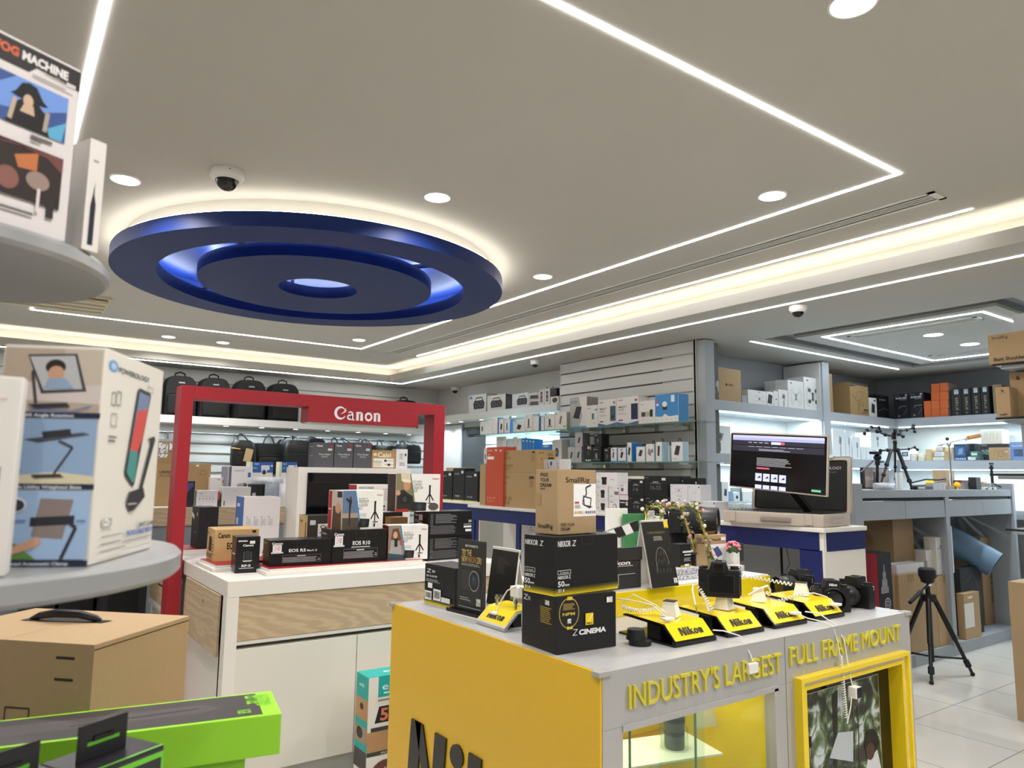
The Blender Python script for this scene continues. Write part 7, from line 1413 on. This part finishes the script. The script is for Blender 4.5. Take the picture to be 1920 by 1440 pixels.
y = 3.3; o = py(1645, 917, y); t = empty('fluid_head', (o.x, y, WZ), 0, 'black fluid video head on a short column left of the multi arm tripod', 'video head'); f = lambda u, v, dy=0: py(u, v, y+dy)-Vector((o.x, y, WZ))
MB().box(-.05, -.03, f(1645, 852).z, .05, .03, f(1645, 847).z, M['blackm'], .003).ball(f(1645, 858), .034, M['black'], (1, 1, .9)).build('head', t)
MB().cyl(f(1645, 862), f(1645, 872), .022, M['black'], n=14).cyl(f(1645, 872), (0, 0, 0), .012, M['black'], n=12).cyl((0, 0, .0), (0, 0, .006), .05, M['blackm']).build('column', t)
MB().cyl(f(1637, 864), f(1614, 886), .008, M['black'], n=10).build('pan_handle', t); MB().cyl(f(1650, 866), f(1656, 866), .008, M['black'], n=10).build('lock_knob', t)
y = 3.15; o = py(1784, 918, y); t = empty('boom_stand', (o.x, y, WZ), 0, 'steel boom stand with orange handle on the workbench', 'stand'); f = lambda u, v, dy=0: py(u, v, y+dy)-Vector((o.x, y, WZ))
ch = M['chrome']
MB().cyl((0, 0, 0), (0, 0, .015), .06, ch).cyl((0, 0, .01), f(1783, 888), .012, ch, n=14).cyl(f(1783, 888), f(1781, 858), .009, ch, n=14).cyl(f(1781, 858), f(1779, 834), .007, ch, n=12).build('pole', t)
MB().cyl(f(1759, 836), f(1817, 821), .006, ch, n=10).build('boom_arm', t); MB().cyl(f(1816, 821), f(1836, 817), .020, mat('orange_grip', 'b5742c', .6), n=16).build('grip', t)
MB().ball(f(1779, 833), .022, ch, n=12).ball(f(1764, 834), .014, ch, n=10).ball(f(1811, 824), .013, ch, n=10).build('clamp', t); MB().ball(f(1776, 823), .016, M['blackm'], n=12).build('knob', t)
y = 3.12; o = py(1862, 917, y); t = empty('mini_tripod', (o.x, y, WZ), 0, 'slim black tabletop tripod near the right end of the workbench', 'tripod'); f = lambda u, v, dy=0: py(u, v, y+dy)-Vector((o.x, y, WZ))
MB().cyl(f(1861, 908), f(1858.5, 872), .013, M['black'], n=14).cyl(f(1858.8, 880), f(1858.5, 875), .018, M['blackm'], n=14).cyl(f(1858.5, 871), f(1858.5, 868.5), .022, M['black'], n=16).build('column', t)
for a, b_ in (((1861, 906), (1886, 919)), ((1861, 906), (1850, 913)), ((1861, 906), (1862, 918))):
    q = f(*b_, -.05); q.z = .004; MB().cyl(f(*a), q, .007, M['black'], n=10).build('leg', t)
# ================================================================ UNDER THE WORKBENCH
UZ = .1005
def ub(name, label, cat, col, u0, u1, v, y=3.12, d=.2, z0=UZ, a=None, **k): return yb(name, label, cat, col, u0, u1, v, y, d, z0, {'F': a} if a else None, **k)
ub('speaker_box', 'black and red box with white ring prints under the workbench left end', 'speaker box', '1d1d20', 1655, 1680, 1038, 3.05, .2, a=[('l', [(.2+.08*k, .62), (.2+.08*k, .68+.07*(3-abs(k-3)))], .008, 'c9c9c9') for k in range(7)]+[q for cx, cy, r in ((.6, .52, .22), (.3, .38, .16), (.5, .34, .12)) for q in (('e', cx, cy, r, r*.24, 'c9c9c9'), ('e', cx, cy, r*.85, r*.2, '1d1d20'), ('e', cx, cy, r*.5, r*.12, 'c9c9c9'), ('e', cx, cy, r*.36, r*.085, '1d1d20'))]+[('r', .1, .06, .5, .2, 'd9cfc7')], side='a03038')
lb1 = ub('cardboard_box', 'large lower brown carton standing left of the floor tripod', 'cardboard box', '9c7f5b', 1692.5, 1762, 1079, 3.04, .4, a=[('r', .22, .9, .4, 1, '8a6d48'), ('r', .66, .72, .84, .86, 'dcd8d2')]+blocks(.68, .73, .82, .85, 4, 6)[1:])
ub('cardboard_box', 'narrow brown carton edge left of the large lower carton', 'cardboard box', '8e7351', 1681, 1692, 1077, 3.06, .2)
lb2 = ub('cardboard_box', 'tall lower brown carton right of the large lower carton', 'cardboard box', 'a28560', 1762.5, 1794.5, 1081, 3.04, .4, a=[('r', .4, .9, .7, 1, '8a6d48')])
zt = UZ+lb1['dims'][2]+.001
wl = ub('product_box', 'long flat white box lying on the large lower carton', 'product box', 'c9c5c4', 1682, 1733, 1060, 3.06, .12, z0=zt)
ub('cardboard_box', 'brown carton standing on top of the large lower carton under the drawers', 'cardboard box', '8f7350', 1678, 1716, 972, 3.19, .25, z0=zt)
ub('product_box', 'small white box standing behind the head of the floor tripod', 'product box', 'cdc8c4', 1737.5, 1757.5, 1032, 3.10, .1, z0=zt)
ub('stand_box', 'white box with black round logo standing on the tall lower carton', 'stand box', 'd3cfca', 1757.8, 1778.5, 1008, 3.06, .1, z0=UZ+lb2['dims'][2]+.002, a=[('e', .5, .76, .14, .035, '222222'), ('p', [(.5, .76), (.62, .82), (.6, .74)], 'd3cfca'), ('t', .1, .69, .03, 'bespeco', '222222', .8, .02)])
ub('stand_box', 'taller narrow white box with vertical lettering beside the divider', 'stand box', 'cfcbc6', 1779, 1790, 987, 3.06, .1, z0=UZ+lb2['dims'][2]+.002, a=[('e', .5, .62, .25, .02, '222222'), ('t', .8, .08, .6, 'MS-17', '333333', .16, .02, PI/2)])
q0, q1_ = py(1800, 1008, 3.25), py(1857, 1040, 3.02)
t = empty('backdrop_roll', tuple((q0+q1_)/2), 0, 'blue grey rolled backdrop leaning inside the right bay of the workbench', 'backdrop roll'); D = (q1_-q0)/2; D = Vector((D.x, D.y, D.z)).normalized()
MB().cyl(-D*.30, D*.18, .125, mat('backdrop_blue', '5b7388', .5), n=36, cap=False).cyl(-D*.30, D*.175, .118, mat('backdrop_dark', '3e4b55', .6), n=36, cap=False).build('roll', t)
t.location.z -= .07
bxl = ub('picture_box', 'dark box with scratchy print under the rolled backdrop', 'picture box', '262628', 1807, 1846, 1067, 3.10, .1, a=[('r', .04, .45, .96, .98, '303034'), ('l', [(.3, .8), (.6, .9), (.8, .7)], .006, '77777a'), ('l', [(.2, .55), (.5, .62)], .01, '99999a'), ('e', .55, .22, .08, .02, '8a2f2a'), ('e', .75, .1, .12, .04, '8a7a60'), ('p', [(.4, .3), (.6, .42), (.8, .36), (.7, .26)], '1a1b22')])
ub('cardboard_box', 'brown box with white sheet label at the front of the right bay', 'cardboard box', 'a1845f', 1812, 1841, 1114, 3.03, .06, a=[('r', .0, .25, .6, .78, 'cfcac2'), ('r', .25, .88, .55, .93, 'cfcac2')])
ub('tall_carton', 'tall brown carton with vertical printed words in the right bay', 'cardboard box', '84694a', 1848, 1885, 1009, 3.22, .25, a=[('t', .55, .24, .16, 'FREE YOUR DREAM', '2e2417', .42, .02, PI/2)])
ub('product_box', 'slim red box right of the tall brown carton', 'product box', '7a2320', 1887, 1893, 1032, 3.2, .2, z0=.45); ub('product_box', 'slim white box right of the slim red box', 'product box', 'd0ccd0', 1893.5, 1901, 1034, 3.2, .2, z0=.45)
ub('cardboard_box', 'brown carton under the slim red and white boxes', 'cardboard box', '8f7350', 1885.5, 1904, 1120, 3.18, .3, h=.349); ub('cardboard_box', 'brown carton at the far right of the workbench bay', 'cardboard box', '94784f', 1902, 1916, 1012, 3.3, .2)
# ================================================================ FLOOR TRIPOD
def floor_tripod():
    F1 = pz(1824, 1267, 0); ctr = spot(1749, YP(2.84), 0); t = empty('video_tripod', (ctr.x, ctr.y, 0), 0, 'tall black tripod with pan handle standing on the tiled floor', 'tripod')
    y = ctr.y; f = lambda u, v: py(u, v, y)-ctr; bk = M['black']; R = (F1-ctr).length; a0 = math.atan2(F1.y-ctr.y, F1.x-ctr.x); top = f(1749, 1120).z
    for k in range(3):
        a = a0+k*2*PI/3; ft_ = Vector((math.cos(a)*R, math.sin(a)*R, .012)); A = Vector((math.cos(a)*.045, math.sin(a)*.045, top)); D = ft_-A
        l = MB().cyl(A, A+D*.55, .019, bk, n=14).cyl(A+D*.5, A+D*.86, .014, bk, n=12).cyl(A+D*.84, ft_, .011, bk, n=12).build('leg', t)
        MB().cyl(A+D*.82, A+D*.90, .022, M['blackm'], n=10).build('leg_clamp', l); MB().ball(ft_, .017, M['blackm'], n=10).build('rubber_foot', l)
        MB().cyl((0, 0, f(1749, 1230).z), A+D*.80, .008, bk, n=8).build('spreader', t)
    MB().cyl((0, 0, f(1749, 1240).z), (0, 0, f(1749, 1090).z), .018, bk, n=16).build('centre_column', t)
    MB().cyl((0, 0, top-.02), (0, 0, top+.03), .055, bk, n=20).build('collar', t); MB().cyl((.04, 0, top-.01), (.12, 0, top-.05), .008, bk, n=8).build('crank', t)
    MB().lathe([(.0005, f(1749, 1092).z), (.045, f(1749, 1090).z), (.05, f(1749, 1084).z), (.062, f(1749, 1078).z), (.062, f(1749, 1066).z), (.05, f(1749, 1063).z), (.0005, f(1749, 1063).z)], M['blackm'], n=24).build('head', t)
    MB().cyl((0, 0, f(1749, 1063).z), (0, 0, f(1749, 1050).z), .007, M['chrome'], n=10).build('mounting_pin', t)
    MB().cyl((0, 0, f(1749, 1096).z), (0, 0, f(1749, 1092).z), .03, M['wplas'], n=20).build('level_ring', t)
    h0, h1_ = f(1752, 1078), f(1706, 1130); h0.y = -.02
    MB().cyl(h0, h1_, .008, bk, n=10).cyl(h0.lerp(h1_, .62), h1_, .017, M['blackm'], r2=.014, n=12).build('pan_handle', t)
floor_tripod()
# ================================================================ GLASS RACK AT THE RIGHT EDGE
RX = 4.6
def rp(u, v): return px(u, v, RX)
p0, p1, p2, p3 = rp(1862, 683), rp(1868, 783), rp(1857, 888), rp(1886, 991)
t = empty('glass_rack', (RX, 0, 0), 0, 'glass shelf rack with dark edges at the right edge of the photo', 'rack')
for p in (p0, p1, p2, p3):
    MB().box(0, p.y-1.2, p.z-.010, .32, p.y, p.z-.002, M['glass']).build('glass_shelf', t); MB().box(-.004, p.y-1.2, p.z-.012, .0, p.y+.002, p.z, M['blackm']).build('shelf_edge', t); MB().box(.02, p.y-1.15, p.z-.03, .28, p.y-.03, p.z-.012, M['shelfg']).build('shelf_bracket', t)
MB().box(.33, p0.y-1.3, 0, .38, p0.y+.0, 2.5, M['shelfg']).build('back_panel', t)
def rb(label, u0, u1, v, z0, d, a, x=RX+.01, w=None, L=None):
    o = xb('cardboard_box', label, 'cardboard box', 'card', u0, u1, v, x, d, z0, {'F': a} if not L else {'F': a, 'L': L}); return o
rb('brown cardboard shoulder rig box on the top glass shelf at the right edge', 1855, 2060, 629, p0.z, .2, [('t', .04, .83, .10, 'SmallRig', SR, .16, .0), ('t', .05, .10, .11, 'Basic Shoulder Rig Kit', SR, .46, .03)])
k1 = rb('brown cardboard box with paper crane logo on the second glass shelf at the right edge', 1869.5, 1896, 727, p1.z, .18, [('l', [(.42, .86), (.5, .92), (.6, .84), (.42, .86)], .02, SR), ('r', .3, .79, .72, .805, '6e5c40'), ('t', .22, .06, .07, 'SmallRig', SR, .56, .02)], x=RX+.01)
rb('brown cardboard box standing behind the paper crane logo box', 1898, 1930, 700, p1.z, .15, [('l', [(.42, .86), (.5, .92), (.6, .84), (.42, .86)], .02, SR)], x=RX+.12)
F_ = pz(1908, 1350, 0)
carton('cardboard_box', 'large brown carton standing on the tiles at the right edge of the photo', 'cardboard box', 'card', z0=0, P=F_, a=-PI/2, w=.45, d=.3, h=zat(F_, 1090))
# ================================================================ FOREGROUND: TIERED STAND AT THE LEFT
SZ1, SZ2, SZ3 = 1.3795, 1.815, .8005
pb = carton('phone_mount_box', 'tall white phone and tablet mount box with three blue picture panels on the round shelf', 'product box', 'ddd8ce', z0=SZ1, pts=((165, 1062), (283, 1028)), v=652, d=.122, arts={
 'F': [('e', .12, .925, .07, .028, '5f93c9'), ('e', .12, .925, .04, .016, 'a8c6e2'), ('t', .20, .905, .026, 'POWEROLOGY', '4a4a50', .52, .02), ('l', [(.70, .855), (.80, .85), (.80, .88), (.70, .885), (.70, .855)], .004, '9a8f8a'),
       ('l', [(.13, .74), (.13, .80), (.18, .80), (.18, .74), (.13, .74)], .005, '55555a'), ('l', [(.20, .745), (.20, .81), (.26, .81), (.26, .745), (.20, .745)], .005, '55555a'), ('l', [(.14, .64), (.14, .70), (.22, .70), (.22, .64), (.14, .64)], .005, '8a8580'), ('r', .12, .585, .24, .592, '44444a'), ('r', .12, .565, .22, .572, '44444a'),
       ('p', [(.42, .40), (.40, .42), (.52, .845), (.55, .86), (.74, .85), (.76, .83), (.58, .36), (.55, .345)], '2a2c33'), ('p', [(.43, .42), (.55, .84), (.74, .83), (.67, .62)], '6f7f9f'), ('p', [(.45, .52), (.54, .74), (.72, .76), (.66, .60), (.56, .50)], 'c9463c'), ('p', [(.43, .42), (.47, .54), (.60, .52), (.57, .375), (.54, .365)], '3f8a86'),
       ('p', [(.76, .60), (.88, .62), (.90, .60), (.70, .30), (.66, .32), (.82, .585)], '26262b'), ('p', [(.46, .27), (.50, .32), (.74, .34), (.78, .29), (.60, .225), (.52, .22)], '26262b'), ('r', .49, .255, .64, .262, 'b5b5b8'),
       ('r', .12, .165, .26, .205, 'c9c4bd')]+blocks(.15, .17, .23, .2, 2, 5)+lines(.1, .5, .05, .15, 3, '8f8a86', .15, .3)+[('t', .68, .135, .022, 'SMART CLAMP', '55555a', .27, .03), ('t', .48, .10, .025, 'PHONE & TABLET MOUNT', '4a64b5', .47, .04), ('r', .42, .075, .94, .08, 'a9a49f')],
 'L': [('r', .02, .69, .98, .985, 'b5a493'), ('p', [(.02, .75), (.98, .73), (.98, .83), (.6, .86), (.02, .80)], 'cfc4bf'), ('r', .6, .82, .98, .985, 'c4b8a8'), ('p', [(.24, .955), (.72, .965), (.84, .79), (.40, .775)], '3f4046'), ('p', [(.26, .945), (.70, .955), (.80, .80), (.42, .79)], 'b9b9bc'), ('e', .52, .90, .10, .035, '2e2724'), ('e', .53, .87, .08, .035, 'c99a80'), ('p', [(.42, .80), (.72, .80), (.62, .85), (.46, .845)], '8fa6c2'), ('l', [(.30, .88), (.36, .73)], .012, '3f4046'), ('p', [(.28, .725), (.66, .735), (.70, .715), (.36, .705)], '33343a'), ('l', [(.3, .70), (.7, .695), (.9, .72)], .006, '4f6fae'),
       ('r', .0, .665, 1, .69, '1e2740'), ('t', .24, .669, .014, '360 Angle Rotation', 'cfd3dd', .5, .03),
       ('r', .02, .365, .98, .66, '8fa9c9'), ('p', [(.02, .365), (.98, .365), (.98, .40), (.6, .42), (.02, .39)], 'd9cfae'), ('p', [(.02, .45), (.25, .52), (.2, .44), (.3, .42), (.02, .40)], '6f88ab'), ('p', [(.28, .565), (.85, .60), (.92, .59), (.42, .55)], '4a4d55'), ('p', [(.45, .60), (.72, .615), (.74, .585), (.47, .57)], '2f3036'), ('l', [(.62, .56), (.76, .53), (.60, .41)], .010, '3c3d44'), ('p', [(.38, .405), (.66, .41), (.70, .395), (.42, .39)], '3c3d44'),
       ('r', .0, .34, 1, .365, '1e2740'), ('t', .12, .344, .014, 'Flexible Utility Weighted Base', 'cfd3dd', .76, .03),
       ('r', .02, .03, .98, .335, '9fbadb'), ('p', [(.02, .03), (.5, .03), (.3, .10), (.02, .12)], '5f8a45'), ('p', [(.50, .30), (.82, .295), (.74, .12), (.44, .13)], '8a7d78'), ('p', [(.42, .215), (.84, .225), (.84, .185), (.42, .175)], '2c2d33'), ('l', [(.80, .19), (.86, .17), (.74, .03)], .016, '33343a'), ('p', [(.15, .06), (.5, .13), (.55, .11), (.5, .085), (.2, .04)], 'd09f85'), ('e', .26, .27, .11, .035, 'dfe4ea'), ('e', .27, .268, .085, .027, '3a3a3e'), ('r', .28, .197, .38, .203, '3f62b0'), ('r', .86, .197, .95, .203, '3f62b0'),
       ('r', .0, .0, 1, .026, '1e2740'), ('t', .12, .006, .013, 'Motorized Automatic Clamp', 'cfd3dd', .7, .03)]})
q = pz(10, 1082, SZ1); 
carton('phone_case_box', 'white rounded phone box cut by the left edge of the photo on the round shelf', 'phone box', 'dcd7d2', P=q-Vector((.14, -.02, 0)), a=-.14, w=.141, d=.035, h=zat(q, 708)-SZ1, z0=SZ1, arts={'F': [('p', [(.60, .30), (.90, .27), (.90, .54), (.62, .56)], '5f6275'), ('p', [(.61, .31), (.88, .28), (.88, .42), (.61, .44)], '7a4a44'), ('p', [(.61, .44), (.88, .42), (.88, .53), (.63, .55)], 'a9b4d6'), ('r', .62, .82, .84, .86, 'b59a98'), ('r', .62, .88, .9, .885, 'c9a9a5')]})
c = pz(122, 455, SZ2); e0 = pz(0, 420, SZ2); dv = (c-e0).normalized(); an = math.atan2(dv.y, dv.x); wf = .118
fg = carton('fog_machine_box', 'white fog machine box with two photo panels on the upper round shelf', 'product box', 'd3cccb', P=c-Vector((math.cos(an), math.sin(an), 0))*wf, a=an, w=wf, d=.075, h=zat(c, 133)-SZ2, z0=SZ2, arts={
 'F': [('p', [(0, .85), (.42, .85), (.5, .89), (1, .87), (1, .985), (0, .985)], '2b2727'), ('t', .05, .905, .045, 'FOG', 'c9603c', .25, .05), ('t', .335, .905, .045, 'MACHINE', 'dcd8d4', .52, .05), ('t', .58, .87, .022, 'SmallRig', 'b9b4b0', .24, .0), ('r', .84, .868, .95, .892, 'c9c4c0')]+lines(.46, .94, .83, .86, 2, '9a9492', .3)+
      [('r', .04, .54, .88, .80, '38508a'), ('p', [(.04, .7), (.3, .8), (.88, .8), (.88, .72), (.6, .66), (.3, .62), (.04, .60)], '6b8fd0'), ('p', [(.60, .56), (.88, .66), (.84, .54), (.7, .54)], '57a0c2'), ('p', [(.30, .72), (.36, .775), (.44, .79), (.52, .78), (.60, .72), (.66, .70), (.60, .69), (.34, .69), (.25, .70)], '131214'), ('p', [(.22, .54), (.70, .54), (.62, .66), (.54, .70), (.40, .70), (.30, .66)], '171517'), ('e', .44, .69, .055, .035, 'c4a58e'), ('p', [(.36, .62), (.52, .62), (.50, .67), (.40, .67)], 'bfa48c'), ('l', [(.26, .56), (.30, .68)], .022, 'b3a08c'), ('l', [(.64, .56), (.66, .67)], .022, 'a3968a'), ('r', .50, .505, .74, .52, '66605f'), ('r', .50, .485, .62, .495, '66605f'),
       ('r', .04, .16, .88, .45, '2a201d'), ('p', [(.35, .38), (.6, .43), (.6, .33), (.4, .32)], 'b56a3c'), ('e', .3, .25, .12, .06, '80544c'), ('e', .62, .28, .13, .05, '8f7b72'), ('p', [(.04, .42), (.88, .45), (.88, .36), (.7, .42), (.3, .44)], '6a3d3a'), ('r', .74, .10, .82, .19, '2b2626'), ('r', .62, .11, .655, .24, 'cfc5c5'), ('r', .25, .085, .6, .10, '66605f')],
 'R': [('r', 0, 0, 1, 1, 'd6d0ce'), ('p', [(.2, .05), (.8, .05), (.75, .3), (.45, .38), (.25, .3)], '3d4a4f')]})
c2 = pz(133, 466, SZ2)
carton('product_box', 'slim white box with dark lamp picture behind the fog machine box', 'product box', 'dad5cf', pts=((152, 466.5), (183, 475)), d=.05, v=259, z0=SZ2, arts={'F': [('p', [(.3, .05), (.62, .05), (.62, .42), (.5, .5), (.48, .62), (.4, .5), (.3, .4)], '1f2230'), ('r', .3, .8, .6, .82, 'aaa5a0')]})
P = Vector((.224, 1.952, 0)); an = math.atan2(.251, .254)
bb = carton('cardboard_box', 'big brown cardboard box with black carrying handle in the left foreground', 'cardboard box', 'card', P=P, a=an, w=.357, d=.49, h=.30, z0=SZ3, arts={
 'F': [('t', .02, .06, .07, 'FOR CREATORS', '2a2018', .66, .02), ('r', 0, .955, 1, .965, '54432e')], 'L': [('r', .80, .88, .90, .90, '2a2018'), ('r', .80, .72, .90, .74, '2a2018'), ('l', [(.55, .28), (.55, .5), (.68, .5), (.68, .28), (.55, .28)], .012, '3a2c1e'), ('l', [(.30+.06*math.cos(k*PI/6), .30+.1*math.sin(k*PI/6)) for k in range(13)], .012, '3a2c1e')],
 'T': [('r', 0, .49, 1, .493, '8a6f4a')]})
iv = Matrix.Translation((P.x, P.y, SZ3))@Matrix.Rotation(an, 4, 'Z'); iv.invert(); ZB = SZ3+.3015
HP = [iv@pz(u, v, ZB+dz) for u, v, dz in ((60, 1161, 0), (75, 1154, .012), (105, 1150, .022), (150, 1152, .020), (180, 1160, .008), (188, 1165, 0))]
MB().tube(HP, [.007, .009, .011, .011, .009, .007], M['black']).build('carry_handle', bb)
sl = [iv@pz(u, v, ZB) for u, v in ((38, 1163), (70, 1156), (212, 1164), (190, 1168))]; MB().face([q+Vector((0, 0, .0003)) for q in sl], M['blackm']).build('handle_slot', bb)
U_ = -.18
def gbox(label, rx, ry, L_, z0, h, top=True):
    ca, sa_ = math.cos(U_), math.sin(U_)
    return carton('light_tube_box', label, 'light box', '93d22e', P=Vector((rx-L_*ca, ry-L_*sa_, 0)), a=U_, w=L_, d=.185, h=h, z0=z0, rough=.4, arts={'T': [('r', .0, .06, .93, .94, '3a3533'), ('p', [(.0, .35), (.72, .38), (.78, .5), (.72, .7), (.0, .72)], '4a4446'), ('l', [(.25, .45), (.70, .56)], .06, '2b272c'), ('t', .885, .86, .07, 'LED TUBE', '7fc41e', .35, .02, -PI/2), ('t', .92, .86, .06, 'LIGHT WAND', '7fc41e', .45, .02, -PI/2), ('t', .84, .3, .05, 'RGB', '7fc41e', .14, .02, -PI/2)]} if top else None)
gbox('lower bright green light tube box under the other one in the left foreground', .50, 1.685, .52, SZ3, .083, False)
gbox('upper bright green light tube box with dark top in the left foreground', .565, 1.655, .55, SZ3+.084, .085)
UP = Vector((math.cos(.52), math.sin(.52), 0)); DP = Vector((-math.sin(.52), math.cos(.52), 0)); R0 = Vector((.268, 1.354, 0))
for k, (off, l) in enumerate(((0, 'nearest'), (1, 'middle'), (2, 'leftmost'))):
    Pk = R0-UP*.15-UP*.115*k*1.0+DP*.03*k+(DP*.0)
    Pk = R0-UP*.14+(-UP*.142+DP*.002)*k
    o = carton('cable_pack', l+' black and green hanging pack in the bottom left corner', 'accessory pack', '2c2a30', P=Pk, a=.52, w=.14, d=.10, h=.25, z0=SZ3, rough=.3, arts={'F': [('r', 0, .93, 1, .965, '6cbf3a'), ('r', .97, 0, 1, .93, '6cbf3a'), ('e', .65, .86, .05, .03, '6cbf3a'), ('e', .65, .86, .03, .018, '2c2a30')], 'T': [('r', 0, 0, 1, .05, '6cbf3a')]})
    tb = MB().box(.02, .046, .25, .105, .049, .305, mat('pack_card', '2a292d', .4), .002).build('hang_tab', o)
    MB().box(.035, .0445, .272, .09, .0505, .277, hexm('6cbf3a')).build('hang_slot', tb)
    MB().box(.045, .044, .277, .08, .046, .285, M['blackg'], .001).build('hang_hole', tb)
# remove working data
for o in bpy.data.objects:
    if 'dims' in o: del o['dims']
